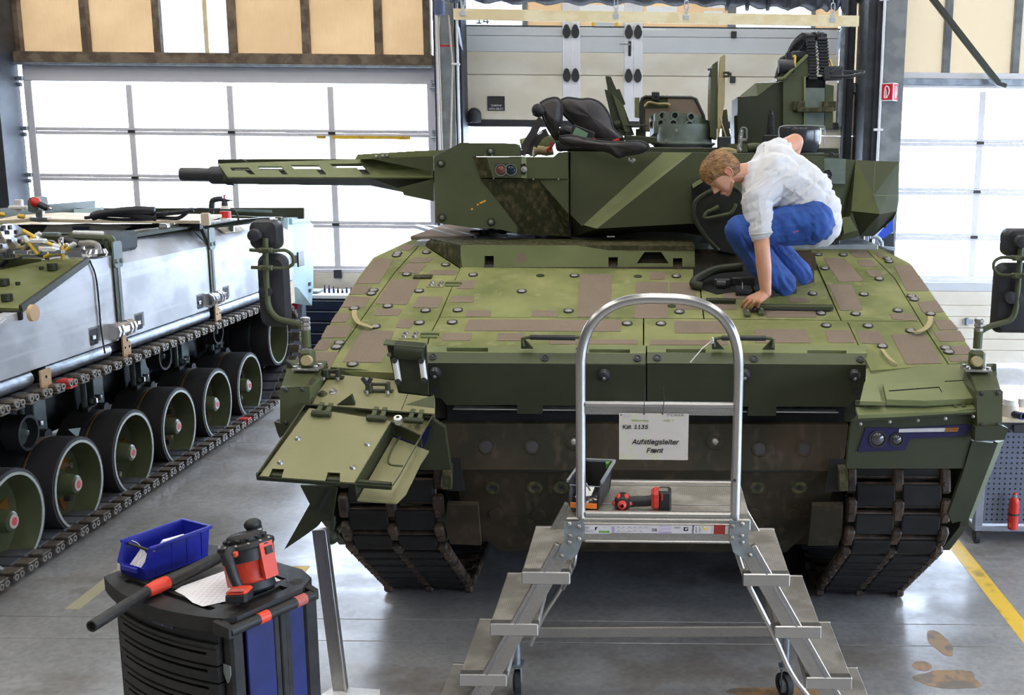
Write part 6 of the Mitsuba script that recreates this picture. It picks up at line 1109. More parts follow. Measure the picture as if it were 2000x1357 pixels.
for x in (.06, W_-.06):
    for y in (.06, D-.06): k_('castor', J(ring((x, y, .05), (1, 0, 0), .05, .02, .03, 20), bb(x-.03, x+.03, y-.03, y+.03, .095, .12)), 'rubber', 30)
M('logo_grey', srgb('#5a606e'), .5); M('sticker_silver', srgb('#6f7470'), .35)
m = meshkit.text_mesh('ZIMMERMILLER', .014, .001, True); m.apply_transform(np.array([[.8, 0, 0, .33], [0, 0, -1, arc(.42)+.008], [0, 1, 0, .905], [0, 0, 0, 1.]])); m.vertices[:, 1] = [arc(x)+.008-.001*(i % 2) for i, x in enumerate(m.vertices[:, 0])]; k_('lettering', m, 'logo_grey')
k_('crest_sticker', prism([(W_-.050, .80), (W_-.010, .80), (W_-.010, .765), (W_-.022, .735), (W_-.030, .725), (W_-.040, .738), (W_-.052, .765)], .0055, .0085, 'y'), 'sticker_silver', label='small silver crest sticker')
k_('nail', cyl((W_-.07, D-.09, CZ), (W_-.07, D-.09, CZ+.035), .0025, 8), 'galv')
# dark pad lying across the back corner
pq = [at(*p, Z=CZ+.012) for p in ((505, 1078), (530, 1077), (537, 1086), (536, 1096), (522, 1110), (500, 1104))]
one('foam_pad', plate(pq, .014, (0, 0, 1)), 'cart_grey', 'dark grey pad lying at the back corner of the tool cart', 'pad')
# drawing sheets
c10 = C(160, 990, 3.698)
def print_fn(p, n, uv):
    g = smoothstep(.40, .46, dr.abs(p.x*46.-dr.floor(p.x*46.)-.5))+smoothstep(.40, .46, dr.abs(p.y*46.-dr.floor(p.y*46.)-.5)); k = smoothstep(.48, .66, fbm(p.x*9., p.y*9., 3., 3))
    return mix(srgb('#e2dfe0'), srgb('#b9a9b4'), dr.clip(g, 0, 1)*k*.6)
M('paper_print', proc(print_fn), .65)
pz_ = CZ+.006
for nm, q, dz, lab in (('drawing_sheet', ((670, 604), (720, 572), (1060, 450), (1300, 560), (1150, 655), (872, 718), (800, 690), (740, 640)), .0, 'white printed drawing sheet lying on top of the tool cart under the hand vacuum'), ('drawing_sheet', ((1300, 520), (1380, 498), (1436, 528), (1360, 552)), .001, 'small white paper corner right of the hand vacuum on the tool cart')):
    one(nm, plate([at(*p, Z=pz_+dz) for p in c10(*q)], .001, (0, 0, 1)), 'paper_print', lab, 'paper')
# blue parts bin with contents
bo = at(283, 1137, Z=CZ+.004); bL = at(413, 1086, Z=CZ+.004)-bo; bl = np.linalg.norm(bL); by = bL/bl; bxv = V(by[1], -by[0], 0)
bf = at(230, 1112, Z=CZ+.004); bw = .165
BX = np.eye(4); BX[:3, 0], BX[:3, 1], BX[:3, 3] = bxv, by, bo-bxv*bw/2
bb_ = thing('parts_bin', 'bright blue open-fronted parts bin standing on the tool cart', 'bin')
parts_bin(bb_, BX, bl, bw, .135, 'bin_blue', 'bin_blue', .42, .008)
P(bb_, 'front_grip', tm(bb(-.05, .05, -.012, 0, .03, .055, .004), BX), 'bin_blue'); P(bb_, 'label_tab', tm(bb(-.078, -.062, -.004, -.001, .02, .05), BX), 'white_plastic', label='small white label')
P(bb_, 'rivet', tm(lathe([(0, .004), (.005, .003), (.006, 0)], (bw/2+.001, .05, .115), (1, 0, 0), 10), BX), 'bolt_steel')
one('steel_rod', tm(cyl((-.072, .05, .118), (.078, .05, .112), .006, 12), BX), 'hose_black', 'dark rod lying across the top of the blue parts bin', 'rod', 30)
tg_ = one('paper_tag', tm(plate([(-.055, .03, .03), (.02, .015, .025), (.05, .05, .085), (-.02, .07, .105)], .001, (0, -1, .6)), BX), 'paper_print', 'white printed paper tag inside the front of the blue parts bin', 'tag'); P(tg_, 'string', tm(tube([(-.02, .07, .105), (-.03, .06, .125), (-.05, .05, .135)], .0015, 6), BX), 'white_plastic')
one('paper_bag', tm(hullm([(.0, .1, .06), (.06, .1, .07), (.065, .22, .12), (.02, .24, .115), (-.01, .16, .11), (.05, .12, .125)]), BX), 'white_plastic', 'white and red plastic bag lying along the side of the blue parts bin', 'bag')
one('paper_roll', tm(hullm([(.04, .27, .09), (.075, .27, .10), (.072, .34, .128), (.03, .34, .12)]), BX), 'white_plastic', 'small white packet at the rear of the blue parts bin', 'packet')
# vacuum tube
hz_ = CZ+.03
vt = thing('vacuum_tube', 'black vacuum tube with red tape lying across the tool cart', 'tube')
A0, A1, A2, A3 = at(*c10((1010, 350))[0], Z=CZ+.045), at(*c10((610, 545))[0], Z=CZ+.035), at(*c10((470, 610))[0], Z=CZ+.035), at(*c10((70, 862))[0], Z=CZ+.032)
P(vt, 'thick_hose', tube(spline([A0, (A0*.55+A1*.45)+V(0, -.012, 0), A1], 10), .0255, 18), 'hose_black', True); P(vt, 'red_tape', tube([A1+(A1-A2)*.02, A1*.6+A2*.4, A2*.9+A1*.1, A2], [.0275, .0285, .025, .0225], 18), 'tape_red', True, label='red tape wrapping')
pn = P(vt, 'nozzle_pipe', lathe([(.0165, 0), (.0215, 0), (.0215, np.linalg.norm(A3-A2)), (.0155, np.linalg.norm(A3-A2)), (.0155, np.linalg.norm(A3-A2)-.08)], A2, (A3-A2)/np.linalg.norm(A3-A2), 20), 'hose_black', 30); e_d = (A3-A2)/np.linalg.norm(A3-A2); P(pn, 'bore', lathe([(0, 0), (.0156, 0)], A3-e_d*.012, e_d, 16), 'dark_void')
# hand vacuum
c11 = C(410, 1010, 6.785)
vb = at(*c11((600, 960))[0], Z=CZ+.0); vy = vb[1]
hv_ = thing('hand_vacuum', 'red and black cordless hand vacuum standing on the tool cart', 'vacuum')
tilt = V(-.20, .16, .96); tilt /= np.linalg.norm(tilt); HVS = np.eye(4); HVS[:3, :3] += (.74-1)*np.outer(tilt, tilt); HVS[:3, 3] = vb-HVS[:3, :3] @ vb
Pv = lambda nm, m, mat, sm=False: P(hv_, nm, tm(m, HVS), mat, sm)
Pv('foot', lathe([(0, 0), (.075, 0), (.082, .012), (.078, .05), (0, .05)], vb, tilt, 32), 'tool_black', 35)
Pv('red_body', lathe([(0, .04), (.072, .042), (.074, .07), (.070, .11), (.082, .155), (.096, .18), (.098, .235), (0, .24)], vb, tilt, 36), 'cover_red', True)
Pv('canister', lathe([(0, .17), (.0985, .17), (.101, .235), (0, .24)], vb, tilt, 36), 'tool_black', 35)
Pv('top_ring', lathe([(0, .23), (.104, .23), (.108, .24), (.106, .258), (.094, .268), (0, .27)], vb, tilt, 36), 'cart_black', 35)
Pv('lid', lathe([(0, .262), (.070, .262), (.072, .285), (.066, .302), (.05, .312), (.02, .309), (0, .309)], vb, tilt, 32), 'cart_black', 40)
fu = np.cross(tilt, V(1, 0, 0)); fu /= np.linalg.norm(fu); fr_ = np.cross(fu, tilt)
rad = lambda a, r, h: vb+tilt*h+(fr_*math.cos(a)+(-fu if fu[1] > 0 else fu)*math.sin(a))*r
for i in range(12): a = i*np.pi/6; Pv('lid_notch', bx(rad(a, .074, .282), (.018, .014, .02), .004), 'tool_black')
for i in range(7): a = np.pi*(.05+.15*i); Pv('clip', ball(rad(a, .100, .264), .007, sub=1), 'bolt_dome', True)
Pv('red_shoulder', hullm([rad(a, r, h) for a in (.15, .75) for r in (.085, .112) for h in (.06, .15, .25)]), 'cover_red'); Pv('badge', hullm([rad(a, r, h) for a in (.25, .55) for r in (.100, .1145) for h in (.185, .225)]), 'tool_black')
Pv('dusty_cheek', hullm([rad(a, r, h) for a in (1.9, 2.9) for r in (.06, .098) for h in (.045, .10, .19)]), 'red_dusty')
ha = 1.72; Pv('handle', tube(spline([rad(ha, .105, .262), rad(ha, .135, .22), rad(ha-.06, .142, .13), rad(ha-.12, .135, .055)], 8), .0195, 14), 'tool_black', True)
Pv('trigger', bx(rad(ha-.2, .13, .23), (.018, .02, .03), .005), 'cover_red')
bt_ = rad(ha-.2, .165, .035); Pv('battery', bx(bt_+V(.0, -.005, -.012), (.085, .075, .055), .01), 'tool_black'); Pv('battery_frame', bx(bt_+V(0, -.004, .018), (.082, .076, .026), .01), 'cover_red'); Pv('battery_label', bx(bt_+V(.0, -.03, .032), (.058, .03, .006), .002), 'red_dusty')
np_ = rad(-1.35, .07, .25); Pv('nozzle', J(tube(spline([rad(-1.9, .09, .18), rad(-1.6, .095, .24), rad(-1.45, .085, .31), rad(-1.4, .07, .335)], 6), .03, 16), ball(rad(-1.42, .075, .335), .034)), 'tool_black', True); Pv('nozzle_ring', ring(rad(-1.5, .088, .30), tilt, .035, .025, .012, 20), 'bolt_dome', 30)
# post under the skirt
ps = thing('support_post', 'leaning grey aluminium post with a white foot plate propping the skirt', 'post')
P(ps, 'post', bar((-1.607, 4.95, .872), (-1.541, 4.95, .012), .072, .035, (0, 1, 0), .003), 'aluminium'); P(ps, 'edge', bar((-1.576, 4.93, .872), (-1.51, 4.93, .012), .012, .02, (0, 1, 0)), 'alu_bright')
fq = [at(*p, Z=.012) for p in ((618, 1362), (652, 1340), (742, 1346), (742, 1362), (735, 1400), (600, 1400))]; P(ps, 'foot_plate', plate(fq, .012, (0, 0, 1)), 'white_plastic')
# ---------------------------------------------------------------- right edge: perforated workbench trolley
wt = thing('workbench_trolley', 'grey workbench trolley with a perforated side panel at the right edge', 'workbench')
M('trolley_grey', grime('#7f8590', '#8b919c', 4.), .45, spec=.5); M('trolley_panel', grime('#5b6070', '#666b7a', 4.), .5); M('bench_top', grime('#d6c6ae', '#c7b79f', 8.), .5)
TYb = 7.12; xl_ = at(1908, 950, Y=TYb)[0]; zt_ = at(1960, 815, Y=TYb)[2]; zb_ = at(1960, 1030, Y=TYb)[2]
P(wt, 'worktop', bb(xl_-.03, 4.0, TYb-.02, 8.2, zt_-.035, zt_, .006), 'bench_top'); P(wt, 'top_frame', bb(xl_-.02, 4.0, TYb, 8.18, zt_-.085, zt_-.036), 'steel_dark')
for x in (xl_, 3.9):
    for y in (TYb, 8.1):
        P(wt, 'leg', bb(x, x+.06, y, y+.06, zb_-.03, zt_-.08), 'trolley_grey'); o = V(x+.03, y+.03, .05); P(wt, 'castor', J(ring(o, (1, 0, 0), .05, .02, .03, 20), bb(o[0]-.03, o[0]+.03, o[1]-.03, o[1]+.03, .09, max(.11, zb_-.03))), 'rubber', 30)
P(wt, 'bottom_rail', bb(xl_, 4.0, TYb-.004, TYb+.05, zb_-.03, zb_+.01), 'trolley_grey'); P(wt, 'shelf', bb(xl_, 4.0, TYb+.05, 8.15, zb_-.03, zb_), 'trolley_grey'); P(wt, 'bottom_rail', bb(xl_, xl_+.05, TYb, 8.15, zb_-.03, zb_+.01), 'trolley_grey')
pn_ = P(wt, 'perforated_panel', bb(xl_+.06, 3.9, TYb+.025, TYb+.032, zb_+.02, zt_-.085), 'trolley_panel'); hl_ = []
for i, x in enumerate(np.arange(xl_+.09, 3.0, .038)):
    for j, z in enumerate(np.arange(zb_+.05, zt_-.10, .038)): hl_.append(cyl((x, TYb+.024, z), (x, TYb+.026, z), .0075, 6))
P(pn_, 'perforation', J(*hl_), 'dark_void', kind='stuff')
P(wt, 'latch', J(bb(at(1978, 830, Y=TYb)[0], at(2005, 830, Y=TYb)[0], TYb-.02, TYb, zt_-.105, zt_-.05)), 'black_plastic')
M('fire_red', srgb('#c0281e'), .35, spec=.6)
eo = at(1978, 1026, Y=TYb-.055); ex = thing('fire_extinguisher', 'small red fire extinguisher strapped to the perforated panel of the trolley', 'fire extinguisher')
eo[2] = zb_+.011; eh = at(1978, 962, Y=TYb-.055)[2]-eo[2]
P(ex, 'cylinder', lathe([(0, 0), (.032, 0), (.036, .01), (.036, eh*.72), (.030, eh*.82), (.018, eh*.88), (0, eh*.88)], eo, n=24), 'fire_red', 40); P(ex, 'valve', lathe([(0, eh*.86), (.017, eh*.87), (.018, eh*.93), (.012, eh*.95), (0, eh*.95)], eo, n=16), 'galv', 40); P(ex, 'cap', lathe([(0, eh*.95), (.016, eh*.95), (.012, eh), (0, eh)], eo, n=14), 'fire_red', 40); P(ex, 'strap', ring(eo+V(0, 0, eh*.42), (0, 0, 1), .038, .0355, .012, 24), 'black_plastic', 30); P(ex, 'label', hullm([eo+V(math.cos(a)*.0362, math.sin(a)*.0362, z) for a in (3.3, 3.7, 4.1) for z in (.02, .05)]), 'ink_yellow')
tp0_ = zt_
o = at(1972, 812, Z=tp0_); k = thing('plastic_jar', 'pale translucent plastic jar on the workbench trolley', 'jar'); P(k, 'body', lathe([(0, 0), (.055, 0), (.058, .01), (.055, .085), (0, .085)], o, n=24), 'paper_white', 40); P(k, 'cap', lathe([(0, .085), (.05, .085), (.048, .12), (0, .12)], o, n=24), 'white_plastic', 40)
o = at(1990, 818, Z=tp0_)+V(0, 0, .026); k = thing('hand_torch', 'black hand torch with a blue rim lying on the workbench trolley', 'torch'); P(k, 'barrel', tube([o+V(-.06, .10, 0), o+V(.01, -.02, 0)], .024, 16), 'black_plastic', True); P(k, 'rim', ring(o+V(.012, -.024, 0), V(.07, -.12, 0), .027, .018, .016, 20), 'cart_blue', 30)
o = at(1955, 806, Z=tp0_); one('cardboard_tray', J(bx(o+V(0, .05, .012), (.2, .18, .024)), bx(o+V(.05, .16, .03), (.1, .06, .06))), 'card_brown', 'low brown cardboard tray behind the jar on the workbench trolley', 'tray'); M('card_brown', srgb('#b58a5c'), .8)
o = at(1988, 792, Z=tp0_); one('metal_tin', lathe([(0, 0), (.05, 0), (.05, .06), (0, .06)], o, n=20), 'bolt_dome', 'small grey tin at the rear of the workbench trolley', 'tin', 40)
# dark blue tool cabinet at the rear wall, post and warning triangle
cb = thing('tool_cabinet', 'dark blue drawer cabinet with tools on top standing by the rear wall', 'cabinet'); CY_ = 12.9
x0_, x1_ = at(578, 640, Y=CY_)[0], at(735, 640, Y=CY_)[0]; zc_ = at(640, 583, Y=CY_)[2]; M('cabinet_navy', srgb('#141d33'), .45)
P(cb, 'carcass', bb(x0_, x1_, CY_+.02, CY_+.6, .05, zc_), 'cabinet_navy'); P(cb, 'top', bb(x0_-.02, x1_+.02, CY_-.02, CY_+.62, zc_, zc_+.045), 'door_white'); P(cb, 'plinth', bb(x0_, x1_, CY_+.06, CY_+.6, 0, .05), 'steel_dark')
n_ = 6
for i in range(n_):
    a, b = zc_-.02-(zc_-.1)/n_*i, zc_-.02-(zc_-.1)/n_*(i+1)+.012; k = P(cb, 'drawer', bb(x0_+.01, x1_-.01, CY_, CY_+.03, b, a), 'cabinet_navy'); P(k, 'pull', bb(x0_+.03, x1_-.03, CY_-.012, CY_, a-.014, a-.004), 'steel_grey')
rng = np.random.default_rng(5)
for i in range(14): x = x0_+.32+i*.055; h = rng.uniform(.05, .11); one('bench_tool', J(cyl((x, CY_+.2, zc_+.045), (x, CY_+.2, zc_+.045+h*.6), .014, 8), cyl((x, CY_+.2, zc_+.045+h*.6), (x, CY_+.2, zc_+.045+h), .007, 8)), 'cart_blue' if i % 3 else 'black_plastic', 'small upright tool in the row on top of the dark blue cabinet', 'tool', group='upright tools on the blue cabinet')
one('tool_tray', J(bb(x0_+.02, x0_+.26, CY_+.1, CY_+.4, zc_+.045, zc_+.075)), 'slate', 'flat grey green tray on top of the dark blue cabinet', 'tray')
xp0, xp1 = at(569, 640, Y=12.6)[0], at(592, 640, Y=12.6)[0]
one('grey_post', J(bb(xp0, xp1, 12.6, 12.75, 0, at(580, 593, Y=12.6)[2]), bb(xp0-.05, xp1+.05, 12.55, 12.8, 0, .04)), 'trolley_grey', 'grey metal post left of the dark blue cabinet', 'post')
tw = thing('warning_plate', 'small red triangular plate on the grey post', 'sign'); o = at(577, 600, Y=12.58); P(tw, 'plate', plate([o+V(-.06, 0, .07), o+V(.05, 0, .07), o+V(0, 0, -.06)], .008, (0, -1, 0)), 'sign_red')
bl_ = thing('blue_rack', 'blue frame with grey pipes partly hidden behind the turret', 'rack'); M('rack_blue', srgb('#1c46b0'), .4)
P(bl_, 'panel', slab([at(*p, Y=12.2) for p in ((1712, 462), (1738, 430), (1744, 422), (1744, 452), (1725, 466))], (0, .2, 0)), 'rack_blue'); P(bl_, 'pipe', tube(spline([at(*p, Y=12.0) for p in ((1700, 462), (1712, 463), (1720, 472), (1722, 490), (1722, 640))], 6), .025, 12), 'galv', True); P(bl_, 'rail', bar(at(1705, 482, Y=12.0), at(1748, 486, Y=12.0), .05, .04), 'galv'); P(bl_, 'rail', bb(at(1694, 450, Y=12.1)[0]-.025, at(1694, 450, Y=12.1)[0]+.025, 12.1, 12.15, 0, at(1694, 450, Y=12.1)[2]), 'galv'); P(bl_, 'dark_sheet', slab([at(*p, Y=12.4) for p in ((1722, 456), (1746, 456), (1744, 640), (1722, 640))], (0, .05, 0)), 'steel_dark')
# ---------------------------------------------------------------- unfinished tracked hull on the left
def bare_fn(p, n, uv):
    a = fbm(p.x*2., p.y*3., p.z*3., 5); b = fbm(p.y*1.2, p.z*20., 3., 3)
    return mix(mix([.40, .41, .43], [.60, .61, .64], smoothstep(.3, .7, a)), [.70, .71, .73], .35*smoothstep(.5, .8, b))
M('bare_alu', proc(bare_fn), .42, metal=.35, spec=.5)
M('primer_grey', grime('#5c6a68', '#697875', 6.), .45); M('primer_blue', srgb('#a9c4cd'), .5); M('hull_olive', olive('#5f6438', '#6f7342', 3.), .55); M('hull_dark', grime('#16191a', '#22282a', 5.), .6)
M('gusset_tan', srgb('#c9a478'), .5); M('rust_edge', srgb('#7b5320'), .5); M('chrome', (.8, .8, .82), .12, metal=.95); M('hub_pink', srgb('#c0323f'), .45); M('hub_disc', srgb('#b9a9a2'), .5); M('cable_black', srgb('#232328'), .45); M('connector_yellow', srgb('#d8b23e'), .5); M('wheel_olive', olive('#3f4630', '#4c533a', 3.), .35, spec=.7); M('rim_edge', (.42, .46, .45), .35)
M('pale_board', grime('#cbbba0', '#d9cdb6', 5.), .55); M('link_plate', grime('#4d453c', '#6b6155', 18.), .5, metal=.3); M('pad_grey', grime('#36383d', '#45474c', 8.), .75)
HX = -4.05
hull2 = thing('tracked_hull', 'partly stripped tracked vehicle hull with bare metal side panels standing on the left', 'armoured vehicle')
h = lambda nm, m, mat=None, sm=False, **k: P(hull2, nm, m, mat, sm, **k)
ax_ = lambda px, py, X=HX: at(px, py, X=X)
h('hull', prism([(6.3, .55), (6.3, 1.45), (7.7, 1.80), (12.4, 1.80), (12.4, .55)], -6.7, -4.62, 'x'), 'hull_dark')
h('sponson_floor', bb(-4.7, -4.1, 6.4, 12.3, 1.30, 1.42), 'hull_dark')
# bare side panels (four modules)
seams = [5.6, 7.97, 9.72, 11.42, 12.05]
zb = 1.275
for i, (a, b) in enumerate(zip(seams, seams[1:])):
    a_, b_ = a+.035, b-.035
    if i == 0:
        top = [ax_(172, 512), ax_(40, 602), ax_(0, 640)]; top2 = [(7.60, 1.915), (6.79, 1.685), (6.52, 1.66), (6.38, 1.60), (5.62, 1.42)]
        prof_ = [(a_, zb), (b_, zb), (b_, 1.915)]+top2
        k = h('side_panel', prism(prof_, HX-.09, HX, 'x'), 'bare_alu'); P(k, 'front_lip', prism([(6.35, 1.60), (6.55, 1.655), (6.55, 1.61), (6.35, 1.56)], HX, HX+.012, 'x'), 'bare_alu')
        P(k, 'top_flange', bb(HX-.35, HX, 7.60, b_, 1.90, 1.925), 'bare_alu')
    else:
        zc_, zt_ = 1.86-.012*i, 2.045-.02*i
        sec = [V(HX, 0, zb), V(HX, 0, zc_), V(HX-.17, 0, zt_), V(HX-.45, 0, zt_), V(HX-.45, 0, zt_-.05), V(HX-.1, 0, zb)]
        k = h('side_panel', loft([[s+V(0, y, 0) for s in sec] for y in (a_, b_)]), 'bare_alu')
    for y in ([b_-.42] if i == 0 else [a_+.20, b_-.32]):
        if i == 3: continue
        q = P(k, 'pocket', bb(HX-.01, HX+.003, y, y+.15, zb+.045, zb+.16, .002), 'steel_grey'); P(q, 'pocket_depth', bb(HX-.005, HX+.005, y+.008, y+.115, zb+.03, zb+.145, .002), 'hull_dark'); P(q, 'bolt', bx((HX+.006, y+.05, zb+.085), (.012, .05, .03)), 'chrome')
# recess with a cup on the third module
k = h('recess_plate', plate([(HX-.06, 10.25, 1.93), (HX-.06, 10.75, 1.92), (HX-.16, 10.8, 2.01), (HX-.16, 10.2, 2.02)], .01, (1, 0, .6)), 'pale_board'); P(k, 'cup', cyl((HX-.10, 10.45, 1.93), (HX-.10, 10.45, 2.01), .055, 18), 'chrome', 30)
# straps between the modules
for i, s in enumerate(seams[1:4]):
    st_ = h('strap', J(bb(HX-.02, HX+.012, s-.05, s+.0, zb+.12, 1.87-.012*i, .004)), 'olive_dark'); P(st_, 'strap_edge', bb(HX+.0, HX+.016, s+.002, s+.05, zb+.10, 1.86-.012*i, .004), 'primer_grey')
    P(st_, 'bracket_arm', J(bar((HX-.0, s-.02, 1.86), (HX-.05, s-.02, 2.03-.02*i), .05, .03, (1, 0, 0)), bar((HX-.05, s-.02, 2.03-.02*i), (HX-.5, s-.02, 2.05-.02*i), .06, .05)), 'olive_dark')
    tp = P(st_, 'bracket_plate', tm(prism(rrect(0, 0, .13, .20, .03), 0, .014, 'x'), trimesh.transformations.translation_matrix((HX+.01, s+.015, 1.93-.015*i))), 'primer_grey')
    for dy in (-.035, .04): P(tp, 'bolt', lathe([(0, .012), (.015, .010), (.02, 0)], (HX+.024, s+.015+dy, 1.88-.015*i), (1, 0, 0), 12), 'primer_grey')
    hg = P(st_, 'hinge', J(cyl((HX+.015, s-.17, zb+.085), (HX+.015, s+.10, zb+.085), .055, 18)), 'chrome', 30)
    for y in (-.16, -.10, .03, .09): P(hg, 'collar', cyl((HX+.015, s+y, zb+.085), (HX+.015, s+y+.025, zb+.085), .066, 10), 'chrome')
    P(st_, 'tab_plate', prism([(s-.06, zb+.04), (s-.0, zb+.04), (s-.0, zb-.02), (s+.06, zb-.02), (s+.06, zb-.20), (s-.06, zb-.20), (s-.06, zb-.02)], HX+.03, HX+.042, 'x'), 'gusset_tan')
    for dy in (-.03, .035):
        for dz in (-.06, -.16): P(st_, 'hole', cyl((HX+.040, s+dy, zb+dz), (HX+.044, s+dy, zb+dz), .009, 8), 'dark_void')
P(hull2, 'tab_plate', prism([(6.80, zb-.01), (6.92, zb-.01), (6.92, zb-.17), (6.90, zb-.20), (6.83, zb-.20), (6.80, zb-.17)], HX+.03, HX+.042, 'x'), 'gusset_tan')
for dz in (-.06, -.15): h('hole', cyl((HX+.040, 6.86, zb+dz), (HX+.044, 6.86, zb+dz), .010, 8), 'dark_void')
# round rail beneath the panels
for a, b in ((5.6, 6.78), (6.95, 7.80), (8.08, 9.62), (9.84, 11.35)): h('lower_rail', tube([(HX-.05, a, zb-.055), (HX-.05, b, zb-.055)], .058, 16), 'galv', True)
h('rail_backing', bb(HX-.4, HX-.06, 5.6, 12.0, zb-.10, zb+.02), 'hull_dark')
# blue-grey rear module
rm = h('rear_module', plate([ax_(p, q, HX-.02) for p, q in ((562, 425), (600, 426), (612, 440), (612, 560), (609, 596), (588, 575), (570, 560), (562, 500))], .10, (1, 0, 0)), 'primer_blue')
P(rm, 'edge_rail', bb(HX-.12, HX+.01, 12.0, 12.75, 1.90, 1.97), 'primer_blue'); P(rm, 'lower_flap', slab([ax_(p, q, HX+.005) for p, q in ((570, 592), (571, 560), (582, 562), (609, 597))], (-.03, .02, 0)), 'primer_grey')
for z in (1.05, 1.13): P(rm, 'slot', bb(HX-.015, HX-.008, 12.55, 12.62, z, z+.04), 'hull_dark')
cn = P(rm, 'connector', J(bx((HX+.02, 12.1, 1.50), (.05, .14, .09))), 'bolt_dome'); P(cn, 'flange', bx((HX+.05, 12.1, 1.50), (.02, .2, .17)), 'black_plastic'); P(rm, 'tab_plate', bb(HX+.02, HX+.03, 11.75, 11.9, 1.02, 1.27), 'pale_board')
# sloping olive front plate
g2 = V(0, -.262, 1); g20 = V(HX, 7.58, 1.925); gq = lambda px, py: on(px, py, g20, g2)
gp2 = h('front_plate', plate([gq(*q) for q in ((172, 506), (110, 504), (0, 527), (-60, 545), (-60, 600), (0, 601), (40, 602))], .035, (0, -.2, 1)), 'hull_olive')
P(gp2, 'edge_strip', bar(gq(172, 508), gq(40, 603), .02, .05, (0, 0, 1)), 'olive_dark'); P(gp2, 'front_lip', bar(gq(42, 604)+V(0, 0, -.04), gq(-60, 603)+V(0, 0, -.04), .03, .06), 'dark_void')
o = gq(57, 602)+V(.03, -.0, -.03); P(gp2, 'corner_tab', cyl(o+V(-.02, 0, 0), o+V(.005, -.0, 0), .055, 20), 'gusset_tan', 30)
for q, r in (((33, 507), .035), ((103, 527), .035), ((8, 557), .035), ((14, 587), .035), ((92, 507), .015), ((81, 526), .015), ((35, 556), .015)): o = gq(*q); P(gp2, 'stud', cyl(o, o+V(0, 0, .045 if r > .02 else .02), r, 12), 'olive_dark')
P(gp2, 'lower_plate', slab([ax_(p, q, HX-.15) for p, q in ((-30, 655), (0, 620), (20, 617), (0, 640), (-30, 680))], (-.3, 0, 0)), 'hull_olive')
h('panel_cable', tube(spline([ax_(175, 508, HX+.01), ax_(187, 540, HX+.01), ax_(193, 590, HX+.012), ax_(197, 640, HX+.012), ax_(205, 690, HX+.05)], 6), .006, 6), 'cable_black', True)
# engine deck: far coaming, pale ring plate, openings, pipes and wiring
DY = 9.0
far = at(300, 410, Y=10.5); h('far_coaming', prism([(7.3, 1.95), (7.3, 2.12), (12.6, 2.12), (12.6, 1.95)], -6.62, -6.58, 'x'), 'olive_dark')
kq = lambda *q, Y=9.2: [at(a, b, Y=Y) for a, b in q]
c12 = C(0, 370, 5.427); c13 = C(300, 370, 5.43)
h('rear_wall', slab(kq((-20, 407), (593, 406), (593, 427), (-20, 440), Y=12.2), (0, .04, 0)), 'olive_dark')
h('rear_wall_plate', slab(kq(*c12((780, 210), (1080, 190), (1040, 240), (950, 305), (790, 305)), Y=11.6), (0, .04, 0)), 'primer_blue'); h('rear_wall_flange', bar(*kq((455, 411), (531, 413), Y=12.1), .02, .03), 'primer_grey')
h('deck_plate', plate([at(a, b, Z=1.96) for a, b in ((-40, 436), (150, 428), (330, 434), (395, 432), (395, 438), (330, 443), (160, 441), (60, 437), (-40, 447))], .03, (0, 0, 1)), 'pale_board')
h('ring_plate', slab([at(a, b, Y=Y) for (a, b), Y in zip(((-30, 433), (60, 427), (150, 429), (330, 430), (390, 431), (390, 437), (330, 436), (150, 435), (60, 433), (-30, 440)), (9.4,)*10)], (0, .5, .03)), 'pale_board')
h('ring_underside', slab(kq((-30, 440), (390, 437), (390, 448), (230, 456), (170, 458), (-30, 460), Y=9.5), (0, .05, 0)), 'hull_dark')
h('inner_wall', slab(kq(*c12((500, 380), (900, 360), (1400, 385), (1240, 460), (700, 470), (440, 470)), Y=9.45), (0, .03, 0)), 'bolt_dome'); h('wall_opening', slab(kq(*c12((765, 395), (925, 395), (930, 445), (770, 445)), Y=9.42), (0, .02, 0)), 'cabinet_navy')
h('deck_floor', bb(-6.6, -4.5, 7.55, 12.3, 1.79, 1.82), 'hull_dark'); h('front_bulkhead', bb(-6.6, -4.4, 7.62, 7.66, 1.7, 1.93), 'hull_olive')
h('side_box', slab([at(a, b, Y=8.05) for a, b in c12((380, 500), (560, 470), (1160, 470), (1190, 520), (1190, 650), (1160, 690), (640, 720), (600, 620), (390, 540))], (0, .4, 0)), 'hull_dark'); h('box_lid', tube(spline([at(a, b, Y=8.0) for a, b in c12((740, 500), (980, 510), (1140, 520), (1180, 560), (1190, 650))], 6), .035, 10), 'olive', True); h('box_lid_edge', bar(*kq(*c12((390, 510), (640, 510)), Y=8.0), .05, .08), 'primer_grey')
h('filler_cap', J(lathe([(0, 0), (.09, 0), (.095, .02), (.08, .05), (0, .055)], at(*c12((1000, 700))[0], Y=7.75), n=24), bx(at(*c12((890, 665))[0], Y=7.75), (.03, .03, .10)), bx(at(*c12((835, 690))[0], Y=7.7), (.14, .05, .05))), 'chrome', 30)
h('coolant_pipe', tube(spline([at(*c12(q)[0], Y=7.8) for q in ((640, 530), (760, 545), (850, 570), (960, 565), (1030, 590), (1045, 660))], 6), .022, 12), 'bolt_dome', True); h('pipe_sleeve', tube([at(*c12(q)[0], Y=7.79) for q in ((690, 540), (830, 575))], .03, 12), 'cable_black', True); h('pipe_end', tube([at(*c12(q)[0], Y=7.85) for q in ((780, 455), (1100, 465))], .016, 8), 'white_plastic', True)
